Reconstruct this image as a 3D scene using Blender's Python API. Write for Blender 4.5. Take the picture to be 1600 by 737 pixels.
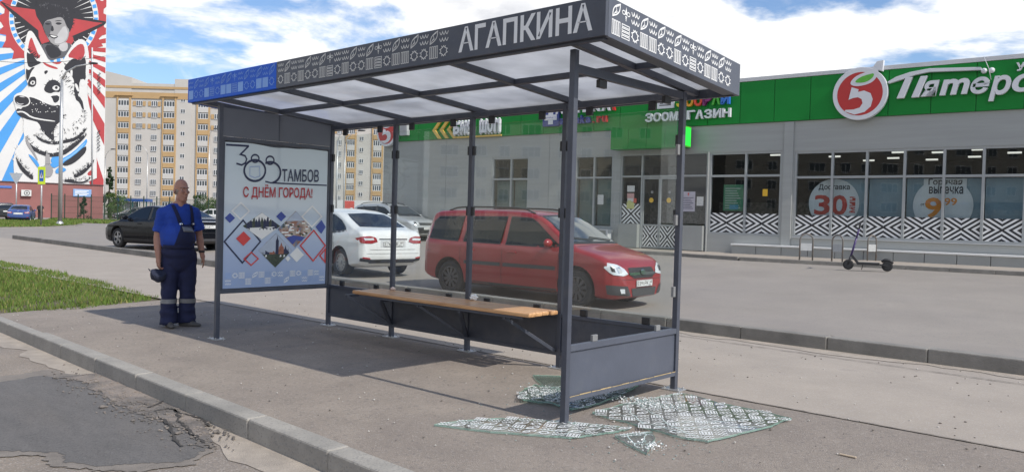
import bpy, bmesh, math, random
from mathutils import Vector as V, Matrix
from mathutils.bvhtree import BVHTree
from mathutils import noise as MN
random.seed(7)
S=bpy.context.scene
for o in list(bpy.data.objects): bpy.data.objects.remove(o)
COL=S.collection
# ---------------------------------------------------------------- camera
FPX,ROLL,PITCH,YAW=1250.69,.0271,-.0221,-.7334
CAMP=V((8.1526,-5.7446,1.3606))
fw=V((math.sin(YAW)*math.cos(PITCH),math.cos(YAW)*math.cos(PITCH),math.sin(PITCH)))
r0=V((math.cos(YAW),-math.sin(YAW),0)); u0=r0.cross(fw)
cr,sr=math.cos(ROLL),math.sin(ROLL)
rc=r0*cr+u0*sr; uc=u0*cr-r0*sr
cd=bpy.data.cameras.new('camera'); cam=bpy.data.objects.new('camera',cd); COL.objects.link(cam)
cam.matrix_world=Matrix(((rc.x,uc.x,-fw.x,CAMP.x),(rc.y,uc.y,-fw.y,CAMP.y),(rc.z,uc.z,-fw.z,CAMP.z),(0,0,0,1)))
cd.sensor_width=36; cd.lens=FPX/1600*36; cd.clip_end=6000; cd.clip_start=.05
S.camera=cam
# ---------------------------------------------------------------- sky, sun, exposure
SUN_EL,SUN_AZ=math.radians(44),math.radians(90)      # azimuth measured from +Y towards +X
w=bpy.data.worlds.new('World'); S.world=w; w.use_nodes=True
nt=w.node_tree; N=nt.nodes; L=nt.links; N.clear()
def nd(t,**k):
    n=N.new(t)
    for a,b in k.items(): setattr(n,a,b)
    return n
out=nd('ShaderNodeOutputWorld'); bg=nd('ShaderNodeBackground'); bg.inputs[1].default_value=.122
sky=nd('ShaderNodeTexSky',sky_type='NISHITA'); sky.sun_disc=False; sky.sun_elevation=SUN_EL; sky.sun_rotation=SUN_AZ; sky.altitude=150; sky.air_density=1.0; sky.dust_density=.8; sky.ozone_density=1.3
tc=nd('ShaderNodeTexCoord'); sep=nd('ShaderNodeSeparateXYZ'); L.new(tc.outputs['Generated'],sep.inputs[0])
def mth(op,a,b=None,c=None,clamp=False):
    n=nd('ShaderNodeMath',operation=op); n.use_clamp=clamp
    for i,x in enumerate((a,b,c)):
        if x is None: continue
        if isinstance(x,(int,float)): n.inputs[i].default_value=x
        else: L.new(x,n.inputs[i])
    return n.outputs[0]
def ramp(fac,p0,p1,interp='EASE'):
    n=nd('ShaderNodeValToRGB'); n.color_ramp.interpolation=interp
    n.color_ramp.elements[0].position=p0; n.color_ramp.elements[1].position=p1
    L.new(fac,n.inputs[0]); return n.outputs[0]
zc=mth('MAXIMUM',sep.outputs[2],0.0)
den=mth('ADD',zc,.16)
px=mth('DIVIDE',sep.outputs[0],den); py=mth('DIVIDE',sep.outputs[1],den)
cmb=nd('ShaderNodeCombineXYZ'); L.new(px,cmb.inputs[0]); L.new(py,cmb.inputs[1]); L.new(mth('MULTIPLY',zc,1.6),cmb.inputs[2])
def nz(vec,scale,det,rough,off=(0,0,0),dist=0.0):
    m=nd('ShaderNodeMapping'); m.inputs['Location'].default_value=off; L.new(vec,m.inputs[0])
    n=nd('ShaderNodeTexNoise'); n.inputs['Scale'].default_value=scale; n.inputs['Detail'].default_value=det; n.inputs['Roughness'].default_value=rough; n.inputs['Distortion'].default_value=dist
    L.new(m.outputs[0],n.inputs['Vector']); return n.outputs['Fac']
CLOFF=(3.1,1.7,.4)
big=nz(cmb.outputs[0],.85,9,.56,CLOFF,.25)
low=mth('MULTIPLY',mth('SUBTRACT',.36,zc),.32)              # more cloud towards the horizon
dens=mth('ADD',big,low)
mask=ramp(dens,.485,.555)
wisp=mth('MULTIPLY',ramp(nz(cmb.outputs[0],2.2,7,.62,(9,2,0),1.2),.47,.76),.48)
mask2=mth('MAXIMUM',mask,wisp)
thick=ramp(dens,.55,.75)                                     # thick cloud is greyer underneath
detail=nz(cmb.outputs[0],3.2,8,.6,(1,5,2),.2)
shade=mth('MULTIPLY',thick,ramp(detail,.40,.62))
ccol=nd('ShaderNodeMix',data_type='RGBA'); ccol.inputs[6].default_value=(8.9,8.9,8.9,1); ccol.inputs[7].default_value=(5.7,5.85,6.25,1); L.new(shade,ccol.inputs[0])
hs=nd('ShaderNodeMix',data_type='RGBA',blend_type='MULTIPLY'); hs.inputs[0].default_value=1; hs.inputs[7].default_value=(.92,1.05,1.22,1); L.new(sky.outputs[0],hs.inputs[6])
mx=nd('ShaderNodeMix',data_type='RGBA'); L.new(mask2,mx.inputs[0]); L.new(hs.outputs[2],mx.inputs[6]); L.new(ccol.outputs[2],mx.inputs[7])
L.new(mx.outputs[2],bg.inputs[0]); L.new(bg.outputs[0],out.inputs[0])
sd=bpy.data.lights.new('sun','SUN'); sd.energy=3.7; sd.angle=math.radians(.55); sd.color=(1,.955,.88)
sun=bpy.data.objects.new('sun',sd); COL.objects.link(sun)
sdir=V((math.sin(SUN_AZ)*math.cos(SUN_EL),math.cos(SUN_AZ)*math.cos(SUN_EL),math.sin(SUN_EL)))
sun.rotation_mode='QUATERNION'; sun.rotation_quaternion=sdir.to_track_quat('Z','Y'); sun.location=(20,-10,40)
S.view_settings.view_transform='Standard'; S.view_settings.look='None'; S.view_settings.exposure=0.12; S.view_settings.gamma=1; S.view_settings.use_curve_mapping=False
S.render.engine='CYCLES'; S.cycles.max_bounces=8; S.cycles.transparent_max_bounces=16
try: S.cycles.use_denoising=True
except Exception: pass
# ---------------------------------------------------------------- materials
MATS={}
def mat(name,col,rough=.6,metal=0,var=.12,vs=6,bump=0,bs=40,spec=.5,trans=0,coat=0,emit=0,stretch=None,speck=None,alpha=1,big=None):
    """procedural principled material: noise-varied colour, optional bump, specks"""
    if name in MATS: return MATS[name]
    m=bpy.data.materials.new(name); m.use_nodes=True; t=m.node_tree; n=t.nodes; l=t.links
    b=n['Principled BSDF']; b.inputs['Roughness'].default_value=rough; b.inputs['Metallic'].default_value=metal
    b.inputs['Specular IOR Level'].default_value=spec; b.inputs['Coat Weight'].default_value=coat; b.inputs['Coat Roughness'].default_value=.05
    b.inputs['Transmission Weight'].default_value=trans; b.inputs['Alpha'].default_value=alpha
    tcn=n.new('ShaderNodeTexCoord'); mp=n.new('ShaderNodeMapping'); l.new(tcn.outputs['Object'],mp.inputs[0])
    if stretch: mp.inputs['Scale'].default_value=stretch
    no=n.new('ShaderNodeTexNoise'); no.inputs['Scale'].default_value=vs; no.inputs['Detail'].default_value=6; no.inputs['Roughness'].default_value=.65
    l.new(mp.outputs[0],no.inputs['Vector'])
    def mixc(fac,a,bb,blend='MIX'):
        x=n.new('ShaderNodeMix'); x.data_type='RGBA'; x.blend_type=blend
        for s,val in ((0,fac),(6,a),(7,bb)):
            if isinstance(val,(int,float)): x.inputs[s].default_value=val
            elif isinstance(val,(tuple,list)): x.inputs[s].default_value=(*val[:3],1)
            else: l.new(val,x.inputs[s])
        return x.outputs[2]
    def rmp(fac,a,c):
        r=n.new('ShaderNodeValToRGB'); r.color_ramp.elements[0].position=a; r.color_ramp.elements[1].position=c; l.new(fac,r.inputs[0]); return r.outputs[0]
    c0=tuple(max(0,x*(1-var)) for x in col[:3]); c1=tuple(min(1,x*(1+var)) for x in col[:3])
    c=mixc(rmp(no.outputs['Fac'],.3,.7),c0,c1)
    if big:
        for (scl,lo,hi,cc,amt) in big:
            nb=n.new('ShaderNodeTexNoise'); nb.inputs['Scale'].default_value=scl; nb.inputs['Detail'].default_value=7; nb.inputs['Roughness'].default_value=.6; nb.inputs['Distortion'].default_value=.4; l.new(mp.outputs[0],nb.inputs['Vector'])
            f=n.new('ShaderNodeMath'); f.operation='MULTIPLY'; l.new(rmp(nb.outputs['Fac'],lo,hi),f.inputs[0]); f.inputs[1].default_value=amt
            c=mixc(f.outputs[0],c,cc)
    if speck:
        for (scl,thr,cc,amt) in speck:
            vo=n.new('ShaderNodeTexVoronoi'); vo.inputs['Scale'].default_value=scl; l.new(tcn.outputs['Object'],vo.inputs['Vector'])
            sp=n.new('ShaderNodeSeparateColor'); l.new(vo.outputs['Color'],sp.inputs[0])
            f=n.new('ShaderNodeMath'); f.operation='GREATER_THAN'; l.new(sp.outputs[0],f.inputs[0]); f.inputs[1].default_value=thr
            f2=n.new('ShaderNodeMath'); f2.operation='MULTIPLY'; l.new(f.outputs[0],f2.inputs[0]); f2.inputs[1].default_value=amt
            c=mixc(f2.outputs[0],c,cc)
    l.new(c,b.inputs['Base Color'])
    rr=n.new('ShaderNodeMapRange'); l.new(no.outputs['Fac'],rr.inputs[0]); rr.inputs[3].default_value=max(0,rough*.85); rr.inputs[4].default_value=min(1,rough*1.15); l.new(rr.outputs[0],b.inputs['Roughness'])
    if bump:
        nb=n.new('ShaderNodeTexNoise'); nb.inputs['Scale'].default_value=bs; nb.inputs['Detail'].default_value=5; l.new(mp.outputs[0],nb.inputs['Vector'])
        bp=n.new('ShaderNodeBump'); bp.inputs['Strength'].default_value=bump; bp.inputs['Distance'].default_value=.02; l.new(nb.outputs['Fac'],bp.inputs['Height']); l.new(bp.outputs[0],b.inputs['Normal'])
    if emit:
        l.new(c,b.inputs['Emission Color']); b.inputs['Emission Strength'].default_value=emit
    MATS[name]=m; return m
def glass(name,tint=(1,1,1),refl=1.0,rough=.0,tr=1.0,dust=0):
    """thin sheet of glass: transparent with a Fresnel mirror"""
    if name in MATS: return MATS[name]
    m=bpy.data.materials.new(name); m.use_nodes=True; t=m.node_tree; n=t.nodes; l=t.links; n.clear()
    o=n.new('ShaderNodeOutputMaterial'); mixs=n.new('ShaderNodeMixShader'); tr_=n.new('ShaderNodeBsdfTransparent'); gl=n.new('ShaderNodeBsdfGlossy')
    tcn=n.new('ShaderNodeTexCoord'); no=n.new('ShaderNodeTexNoise'); no.inputs['Scale'].default_value=1.3; l.new(tcn.outputs['Object'],no.inputs['Vector'])
    bp=n.new('ShaderNodeBump'); bp.inputs['Strength'].default_value=.02; bp.inputs['Distance'].default_value=.02; l.new(no.outputs['Fac'],bp.inputs['Height']); l.new(bp.outputs[0],gl.inputs['Normal'])
    tr_.inputs[0].default_value=(*[x*tr for x in tint],1); gl.inputs['Roughness'].default_value=rough
    ge=n.new('ShaderNodeNewGeometry'); dt=n.new('ShaderNodeVectorMath'); dt.operation='DOT_PRODUCT'; l.new(ge.outputs['Normal'],dt.inputs[0]); l.new(ge.outputs['Incoming'],dt.inputs[1])
    def mm(op,a,b=None):
        q=n.new('ShaderNodeMath'); q.operation=op
        for i,x in enumerate((a,b)):
            if x is None: continue
            if isinstance(x,(int,float)): q.inputs[i].default_value=x
            else: l.new(x,q.inputs[i])
        return q.outputs[0]
    fr=mm('ADD',mm('MULTIPLY',mm('POWER',mm('SUBTRACT',1.0,mm('ABSOLUTE',dt.outputs['Value'])),5.0),.96),.04)
    mu=n.new('ShaderNodeMath'); mu.operation='MULTIPLY'; mu.use_clamp=True; l.new(fr,mu.inputs[0]); mu.inputs[1].default_value=refl
    l.new(mu.outputs[0],mixs.inputs[0]); l.new(tr_.outputs[0],mixs.inputs[1]); l.new(gl.outputs[0],mixs.inputs[2]); l.new(mixs.outputs[0],o.inputs[0])
    if dust:
        df=n.new('ShaderNodeBsdfDiffuse'); df.inputs[0].default_value=(.6,.58,.54,1); md=n.new('ShaderNodeMixShader'); n2=n.new('ShaderNodeTexNoise'); n2.inputs['Scale'].default_value=2.5; n2.inputs['Detail'].default_value=8; l.new(tcn.outputs['Object'],n2.inputs['Vector'])
        mr=n.new('ShaderNodeMapRange'); l.new(n2.outputs['Fac'],mr.inputs[0]); mr.inputs[1].default_value=.35; mr.inputs[2].default_value=.75; mr.inputs[3].default_value=dust*.3; mr.inputs[4].default_value=dust
        l.new(mr.outputs[0],md.inputs[0]); l.new(mixs.outputs[0],md.inputs[1]); l.new(df.outputs[0],md.inputs[2]); l.new(md.outputs[0],o.inputs[0])
    MATS[name]=m; return m
# ---------------------------------------------------------------- mesh helpers
WM={}
def thing(name,label,cat,loc=(0,0,0),rz=0,group=None):
    o=bpy.data.objects.new(name,None); COL.objects.link(o); o.empty_display_size=.2
    o.location=loc; o.rotation_euler=(0,0,rz); o['label']=label; o['category']=cat
    if group: o['group']=group
    WM[o]=Matrix.Translation(V(loc))@Matrix.Rotation(rz,4,'Z'); return o
def tag(o,label,cat,group=None,kind=None):
    if label: o['label']=label
    if cat: o['category']=cat
    if group: o['group']=group
    if kind: o['kind']=kind
    return o
def dup(root,loc,rz,label=None,group=None):
    def cp(o,par):
        c=o.copy(); COL.objects.link(c)
        if par is not None: c.parent=par
        for ch in o.children: cp(ch,c)
        return c
    r=cp(root,None); r.location=loc; r.rotation_euler=(0,0,rz); WM[r]=Matrix.Translation(V(loc))@Matrix.Rotation(rz,4,'Z')
    if label: r['label']=label
    if group: r['group']=group
    return r
def ev_mesh(me,mods):
    """mesh with modifiers applied, without operators"""
    o=bpy.data.objects.new('tmp',me); COL.objects.link(o)
    for fn in mods: fn(o)
    dg=bpy.context.evaluated_depsgraph_get(); dg.update()
    r=bpy.data.meshes.new_from_object(o.evaluated_get(dg)); bpy.data.objects.remove(o); return r
class MB:
    def __init__(s): s.v=[]; s.f=[]; s.m=[]
    def add(s,vs,fs,mi=0):
        b=len(s.v); s.v+= [V(x) for x in vs]; s.f+=[tuple(b+i for i in f) for f in fs]; s.m+=[mi]*len(fs); return s
    def box(s,a,b,F=None,mi=0):
        x0,y0,z0=a; x1,y1,z1=b
        p=[(x0,y0,z0),(x1,y0,z0),(x1,y1,z0),(x0,y1,z0),(x0,y0,z1),(x1,y0,z1),(x1,y1,z1),(x0,y1,z1)]
        if F: p=[F(*q) for q in p]
        return s.add(p,[(0,3,2,1),(4,5,6,7),(0,1,5,4),(1,2,6,5),(2,3,7,6),(3,0,4,7)],mi)
    def bar(s,p,q,wd,ht,up=(0,0,1),mi=0):
        p,q=V(p),V(q); d=(q-p).normalized(); up=V(up)
        if abs(d.dot(up))>.98: up=V((1,0,0))
        x=d.cross(up).normalized(); y=x.cross(d); c=[]
        for e in (p,q):
            for i,j in ((-1,-1),(1,-1),(1,1),(-1,1)): c.append(e+x*(i*wd/2)+y*(j*ht/2))
        return s.add(c,[(0,3,2,1),(4,5,6,7),(0,1,5,4),(1,2,6,5),(2,3,7,6),(3,0,4,7)],mi)
    def tube(s,pts,r,n=8,mi=0,caps=True):
        pts=[V(p) for p in pts]; R=r if isinstance(r,(list,tuple)) else [r]*len(pts); ring=[]; pu=None
        for i,p in enumerate(pts):
            d=(pts[min(i+1,len(pts)-1)]-pts[max(i-1,0)]).normalized()
            if pu is None: pu=V((0,0,1)) if abs(d.z)<.9 else V((1,0,0))
            x=d.cross(pu).normalized(); y=x.cross(d).normalized(); pu=y
            ring.append([p+(x*math.cos(a)+y*math.sin(a))*R[i] for a in [2*math.pi*k/n for k in range(n)]])
        vs=[q for rr in ring for q in rr]; fs=[]
        for i in range(len(pts)-1):
            for k in range(n): fs.append((i*n+k,i*n+(k+1)%n,(i+1)*n+(k+1)%n,(i+1)*n+k))
        if caps: fs.append(tuple(range(n-1,-1,-1))); fs.append(tuple((len(pts)-1)*n+k for k in range(n)))
        return s.add(vs,fs,mi)
    def capsule(s,p,q,r1,r2,n=14,sq=1.0,axis=None,mi=0):
        p,q=V(p),V(q); d=(q-p).normalized(); pts=[];R=[]
        for k in range(5):
            a=-math.pi/2+math.pi/2*k/4.0; pts.append(p+d*(r1*math.sin(a))); R.append(max(r1*math.cos(a),.0005))
        for k in range(1,5): pts.append(p.lerp(q,k/5)); R.append(r1+(r2-r1)*k/5)
        for k in range(5):
            a=math.pi/2*k/4.0; pts.append(q+d*(r2*math.sin(a))); R.append(max(r2*math.cos(a),.0005))
        return s.tube(pts,R,n,mi)
    def ell(s,c,r,rot=None,nu=16,nv=10,mi=0):
        vs=[];fs=[]; c=V(c)
        for j in range(nv+1):
            a=-math.pi/2+math.pi*j/nv
            for i in range(nu):
                b=2*math.pi*i/nu; p=V((r[0]*math.cos(a)*math.cos(b),r[1]*math.cos(a)*math.sin(b),r[2]*math.sin(a)))
                if rot: p=rot@p
                vs.append(c+p)
        for j in range(nv):
            for i in range(nu): fs.append((j*nu+i,j*nu+(i+1)%nu,(j+1)*nu+(i+1)%nu,(j+1)*nu+i))
        return s.add(vs,fs,mi)
    def prism(s,poly,ext,mi=0):
        n=len(poly); a=[V(p) for p in poly]; b=[p+V(ext) for p in a]
        return s.add(a+b,[tuple(range(n-1,-1,-1)),tuple(range(n,2*n))]+[(i,(i+1)%n,n+(i+1)%n,n+i) for i in range(n)],mi)
    def lathe(s,prof,c,ax,n=28,mi=0):
        ax=V(ax).normalized(); x=ax.cross(V((0,0,1)) if abs(ax.z)<.9 else V((1,0,0))).normalized(); y=ax.cross(x); c=V(c); vs=[];fs=[];m=len(prof)
        for k in range(n):
            a=2*math.pi*k/n; d=x*math.cos(a)+y*math.sin(a)
            for (r,h) in prof: vs.append(c+d*r+ax*h)
        for k in range(n):
            for j in range(m-1): fs.append((k*m+j,k*m+j+1,((k+1)%n)*m+j+1,((k+1)%n)*m+j))
        return s.add(vs,fs,mi)
    def build(s,name,mats,parent=None,smooth=False,bevel=0,fix=True,ang=None):
        me=bpy.data.meshes.new(name)
        vs=s.v
        if parent is not None:
            W=WM[parent].inverted(); vs=[W@p for p in vs]
        me.from_pydata([tuple(p) for p in vs],[],s.f); 
        if not isinstance(mats,(list,tuple)): mats=[mats]
        for m in mats: me.materials.append(m)
        if len(mats)>1: me.polygons.foreach_set('material_index',s.m)
        if fix:
            bm=bmesh.new(); bm.from_mesh(me); bmesh.ops.recalc_face_normals(bm,faces=bm.faces); bm.to_mesh(me); bm.free()
        if smooth: me.polygons.foreach_set('use_smooth',[True]*len(me.polygons))
        if smooth and ang is not None:
            try: me.set_sharp_from_angle(angle=math.radians(ang))
            except Exception: pass
        me.update(); return link(name,me,parent,bevel)
def link(name,me,parent=None,bevel=0):
    o=bpy.data.objects.new(name,me); COL.objects.link(o)
    if parent is not None: o.parent=parent; WM[o]=WM[parent]
    else: WM[o]=Matrix.Identity(4)
    if bevel:
        b=o.modifiers.new('bevel','BEVEL'); b.width=bevel; b.segments=2; b.limit_method='ANGLE'; b.angle_limit=math.radians(40)
    return o
def frame(o,U,Vv,step=.0015):
    o,U,Vv=V(o),V(U),V(Vv); Nn=U.cross(Vv).normalized()
    return lambda u,v,l=0: o+U*u+Vv*v+Nn*(step*l)
TXT={}
def text_geo(s,bold=.0,shear=0,depth=0):
    k=(s,bold,shear,depth)
    if k in TXT: return TXT[k]
    cu=bpy.data.curves.new('t','FONT'); cu.body=s; cu.offset=bold; cu.shear=shear; cu.extrude=depth; cu.resolution_u=3
    o=bpy.data.objects.new('t',cu); COL.objects.link(o)
    dg=bpy.context.evaluated_depsgraph_get(); dg.update()
    me=bpy.data.meshes.new_from_object(o.evaluated_get(dg)); bpy.data.objects.remove(o)
    vs=[tuple(v.co) for v in me.vertices]; fs=[tuple(p.vertices) for p in me.polygons]; bpy.data.meshes.remove(me)
    if not vs: TXT[k]=([],[]); return TXT[k]
    x0=min(v[0] for v in vs);x1=max(v[0] for v in vs);y0=min(v[1] for v in vs);y1=max(v[1] for v in vs)
    vs=[((x-x0)/(x1-x0),(y-y0)/(y1-y0),z) for x,y,z in vs]
    TXT[k]=(vs,fs); return TXT[k]
class Flat(MB):
    """flat print / decal drawn in a frame F(u,v,layer)"""
    def __init__(s,F): MB.__init__(s); s.F=F
    def poly(s,p,mi=0,l=0): return s.add([s.F(u,v,l) for u,v in p],[tuple(range(len(p)))],mi)
    def rect(s,a,b,c,d,mi=0,l=0): return s.poly([(a,b),(c,b),(c,d),(a,d)],mi,l)
    def disc(s,c,r,mi=0,l=0,n=36,ry=None): return s.poly([(c[0]+r*math.cos(2*math.pi*k/n),c[1]+(ry or r)*math.sin(2*math.pi*k/n)) for k in range(n)],mi,l)
    def line(s,p,wd,mi=0,l=0,closed=False):
        P=[V((a,b)) for a,b in p]; n=len(P); A=[];B=[]
        for i in range(n):
            d0=(P[i]-P[i-1]) if (i>0 or closed) else (P[1]-P[0]); d1=(P[(i+1)%n]-P[i]) if (i<n-1 or closed) else (P[i]-P[i-1])
            d0=d0.normalized() if d0.length>1e-9 else d1.normalized(); d1=d1.normalized() if d1.length>1e-9 else d0
            t=(d0+d1); t=t.normalized() if t.length>1e-6 else d0
            nn=V((-t.y,t.x)); k=max(.35,abs(nn.dot(V((-d0.y,d0.x))))); nn=nn*(wd/2/k); A.append(P[i]+nn); B.append(P[i]-nn)
        m=n if closed else n-1
        return s.add([s.F(q.x,q.y,l) for q in A+B],[(i,(i+1)%n,n+(i+1)%n,n+i) for i in range(m)],mi)
    def ring(s,c,r,wd,mi=0,l=0,n=36,a0=0,a1=2*math.pi,ry=None):
        full=abs(a1-a0-2*math.pi)<1e-6; k=n if full else n+1
        return s.line([(c[0]+r*math.cos(a0+(a1-a0)*i/n),c[1]+(ry or r)*math.sin(a0+(a1-a0)*i/n)) for i in range(k)],wd,mi,l,full)
    def text(s,t,x0,y0,x1,y1,mi=0,l=0,bold=.0,shear=0,rot=0):
        vs,fs=text_geo(t,bold,shear)
        def g(a,b):
            if rot: a,b=(1-b),a   # text turned to read upward
            return (x0+(x1-x0)*a,y0+(y1-y0)*b)
        return s.add([s.F(*g(a,b),l) for a,b,_ in vs],fs,mi)
def letters(mb,F,t,x0,y0,x1,y1,d0,d1,mi=0,bold=.0,shear=0):
    """raised lettering: F(u,v,w), from depth d0 to d1"""
    vs,fs=text_geo(t,bold,shear,.05)
    zs=[v[2] for v in vs]; a,b=min(zs),max(zs)
    return mb.add([F(x0+(x1-x0)*x,y0+(y1-y0)*y,d0+(d1-d0)*(z-a)/(b-a)) for x,y,z in vs],fs,mi)
def clip(poly,a,b,c):
    """keep a*x+b*y<=c"""
    r=[]
    for i in range(len(poly)):
        p,q=poly[i-1],poly[i]; fp=a*p[0]+b*p[1]-c; fq=a*q[0]+b*q[1]-c
        if (fp<0)!=(fq<0):
            t=fp/(fp-fq); r.append((p[0]+(q[0]-p[0])*t,p[1]+(q[1]-p[1])*t))
        if fq<=0: r.append(q)
    return r
def smooth_poly(p,it=1):
    for _ in range(it):
        r=[]
        for i in range(len(p)):
            a,b=p[i],p[(i+1)%len(p)]; r+=[(a[0]*.75+b[0]*.25,a[1]*.75+b[1]*.25),(a[0]*.25+b[0]*.75,a[1]*.25+b[1]*.75)]
        p=r
    return p
def lerpt(tab,x):
    if x<=tab[0][0]: return tab[0][1]
    for (a,b),(c,d) in zip(tab,tab[1:]):
        if x<=c: return b+(d-b)*(x-a)/(c-a) if c>a else d
    return tab[-1][1]
# ---------------------------------------------------------------- colours
M_anth=mat('anthracite_paint',(.060,.067,.088),.42,var=.14,vs=7,bump=.04,bs=200,big=[(5,.52,.78,(.13,.125,.12),.35),(40,.66,.74,(.18,.17,.16),.4)])
M_anth2=mat('anthracite_sheet',(.082,.092,.120),.45,var=.10,vs=3,bump=.04,bs=60,big=[(3,.5,.78,(.15,.15,.15),.3),(45,.68,.75,(.2,.19,.18),.4)])
M_white=mat('white_print',(.78,.78,.77),.5,var=.03)
M_black=mat('black_plastic',(.02,.02,.022),.45,var=.2)
M_dark=mat('dark_rubber',(.028,.028,.03),.75,var=.2,vs=20)
M_chrome=mat('chrome_trim',(.75,.76,.78),.15,1,var=.03)
M_steel=mat('galvanised_steel',(.50,.50,.49),.4,.7,var=.15,vs=14)
M_conc=mat('kerb_concrete',(.335,.312,.275),.9,var=.13,vs=5,bump=.35,bs=60,big=[(1.4,.45,.7,(.22,.21,.19),.6)],speck=[(90,.9,(.2,.19,.18),.5)])
M_conc2=mat('dark_kerb_concrete',(.24,.225,.20),.9,var=.18,vs=4,bump=.4,bs=60,big=[(1.1,.42,.68,(.13,.125,.115),.7)])
M_apron=mat('worn_asphalt_apron',(.290,.245,.202),.92,var=.14,vs=2.2,bump=.5,bs=120,big=[(.55,.42,.72,(.185,.155,.135),.7),(1.7,.5,.75,(.32,.27,.225),.5)],speck=[(70,.82,(.19,.165,.145),.35),(110,.90,(.38,.345,.31),.4),(45,.95,(.15,.13,.12),.4)])
M_path=mat('smooth_asphalt_path',(.365,.315,.262),.92,var=.09,vs=1.6,bump=.25,bs=160,big=[(.4,.45,.75,(.30,.252,.205),.5),(3,.62,.74,(.24,.21,.19),.35)],speck=[(130,.84,(.28,.25,.23),.4),(160,.9,(.48,.45,.42),.4)])
M_park=mat('parking_asphalt',(.295,.262,.226),.9,var=.1,vs=.7,bump=.25,bs=90,big=[(.16,.42,.72,(.25,.225,.21),.6),(.9,.6,.75,(.19,.175,.17),.4)],speck=[(60,.88,(.2,.19,.185),.4)])
M_road=mat('dusty_road_asphalt',(.265,.220,.175),.93,var=.14,vs=1.5,bump=.45,bs=90,big=[(.7,.45,.72,(.20,.175,.16),.6),(2.2,.55,.75,(.34,.29,.25),.5)],speck=[(80,.84,(.16,.145,.135),.5),(120,.88,(.42,.38,.34),.5)])
M_patch=mat('dark_asphalt_patch',(.148,.138,.130),.92,var=.2,vs=2.2,bump=.6,bs=120,stretch=(1,3.2,1),big=[(1.2,.42,.7,(.18,.17,.16),.7),(.5,.5,.75,(.22,.195,.17),.5)],speck=[(90,.80,(.20,.19,.18),.45),(120,.85,(.08,.078,.076),.5)])
M_rubble=mat('broken_asphalt_rubble',(.15,.135,.122),.95,var=.35,vs=9,bump=.9,bs=45,big=[(3,.45,.65,(.31,.26,.22),.85)])
M_sand=mat('drifted_sand',(.40,.345,.285),.95,var=.15,vs=6,bump=.6,bs=90,big=[(4,.5,.7,(.28,.245,.21),.6)])
M_crack=mat('dark_crack',(.055,.05,.045),.95,var=.3,vs=15)
M_soil=mat('soil',(.12,.10,.06),.95,var=.3,vs=4)
M_far=mat('far_ground',(.13,.14,.09),.95,var=.2,vs=.05)
# ---------------------------------------------------------------- terrain
SL=.0242
def zside(y): return SL*y if y<0 else 0.0
def zpark(X,Y):
    t=min(max((Y-6)/9,0),1); f=min(max((X+30)/12,0),1); b=.10*min(max((-2-X)/5,0),1)*min(max((X+60)/25,0),1); return -.1+b+(.42-b)*t*f
def struct(name,mb,m,**k):
    o=mb.build(name,m,**k); o['kind']='structure'; return o
def sheet(name,poly,zf,m,cell=None,tri=False):
    mb=MB(); mb.add([(x,y,zf(x,y)) for x,y in poly],[tuple(range(len(poly)))]); return mb
g=MB(); g.add([(-2500,-2500,-.42),(2500,-2500,-.42),(2500,2500,-.42),(-2500,2500,-.42)],[(0,1,2,3)]); struct('ground',g,M_far)
# near road, lower than the pavement
ROADZ=-.205
kin=lambda x:-2.47-.0363*(x+3.72)      # inner edge of the road kerb
g=MB(); xs=[-90,-40,-20,-8,0,6,12,40]
for i in range(len(xs)-1):
    a,b=xs[i],xs[i+1]; g.add([(a,-30,ROADZ),(b,-30,ROADZ),(b,kin(b)-.02,ROADZ),(a,kin(a)-.02,ROADZ)],[(0,1,2,3)])
struct('road',g,M_road)
# apron under the shelter: slopes to the road
g=MB(); xs=[-3.75,-2,0,2,4,6,9,14,40]
for i in range(len(xs)-1):
    a,b=xs[i],xs[i+1]
    ys=[0,.25,.5,.75,1.0]
    for j in range(4):
        f=lambda x,t:(x,.05+(kin(x)-.10)*t,zside(.05+(kin(x)-.10)*t)-.0)
        g.add([f(a,ys[j]),f(b,ys[j]),f(b,ys[j+1]),f(a,ys[j+1])],[(0,3,2,1)])
struct('pavement',g,M_apron)
g=MB(); g.add([(x,y,zside(y)-.012) for x,y in [(-45,-3.0),(-3.7,-2.47),(-3.4,-1.4),(-3.7,.06),(-45,.6)]],[(0,1,2,3,4)]); struct('verge_soil',g,M_soil)
# path behind the shelter up to the car park kerb
kerbP=[(40,2.9),(12,3.08),(-4.3,3.17),(-13.5,4.03),(-28,4.62)]
g=MB(); PX=[40,12,4,-4.3,-13.5,-28]
kp=lambda x:lerpt(sorted(kerbP),x)
near=lambda x: .055 if x>-3.7 else (.0 if x>-4.2 else .2)
PX=[40,12,4,-1,-3.69,-3.71,-4.3,-9,-13.5,-28,-60]
for a,b in zip(PX,PX[1:]):
    n0=.055 if a>-3.7 else -.3; n1=.055 if b>-3.7 else -.3
    if a<=-3.71: n0=n1=-.3
    g.add([(a,n0,.004 if n0>0 else .002),(a,kp(a) if a>-30 else 1.5,.004),(b,kp(b) if b>-30 else 1.5,.004),(b,n1,.004 if n1>0 else .002)],[(0,1,2,3)])
struct('footpath',g,M_path)
# car park: a gently rising grid
g=MB(); gx=[-420,-260,-180,-130,-100,-80,-60,-45,-35,-30,-26,-22,-18,-14,-8,0,8,20,60,140]; gy=[None,5.2,6,7.5,9,11,13,15,18,24,34,50,80,140,260]
idx={}
for i,x in enumerate(gx):
    for j,y in enumerate(gy):
        yy=(kp(x)+.1 if x>=-28.5 else -2.6+(x+28)*.0) if y is None else y
        idx[i,j]=len(g.v); g.v.append(V((x,yy,zpark(x,yy))))
for i in range(len(gx)-1):
    for j in range(len(gy)-1): g.f.append((idx[i,j],idx[i+1,j],idx[i+1,j+1],idx[i,j+1])); g.m.append(0)
struct('car_park',g,M_park)
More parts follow.
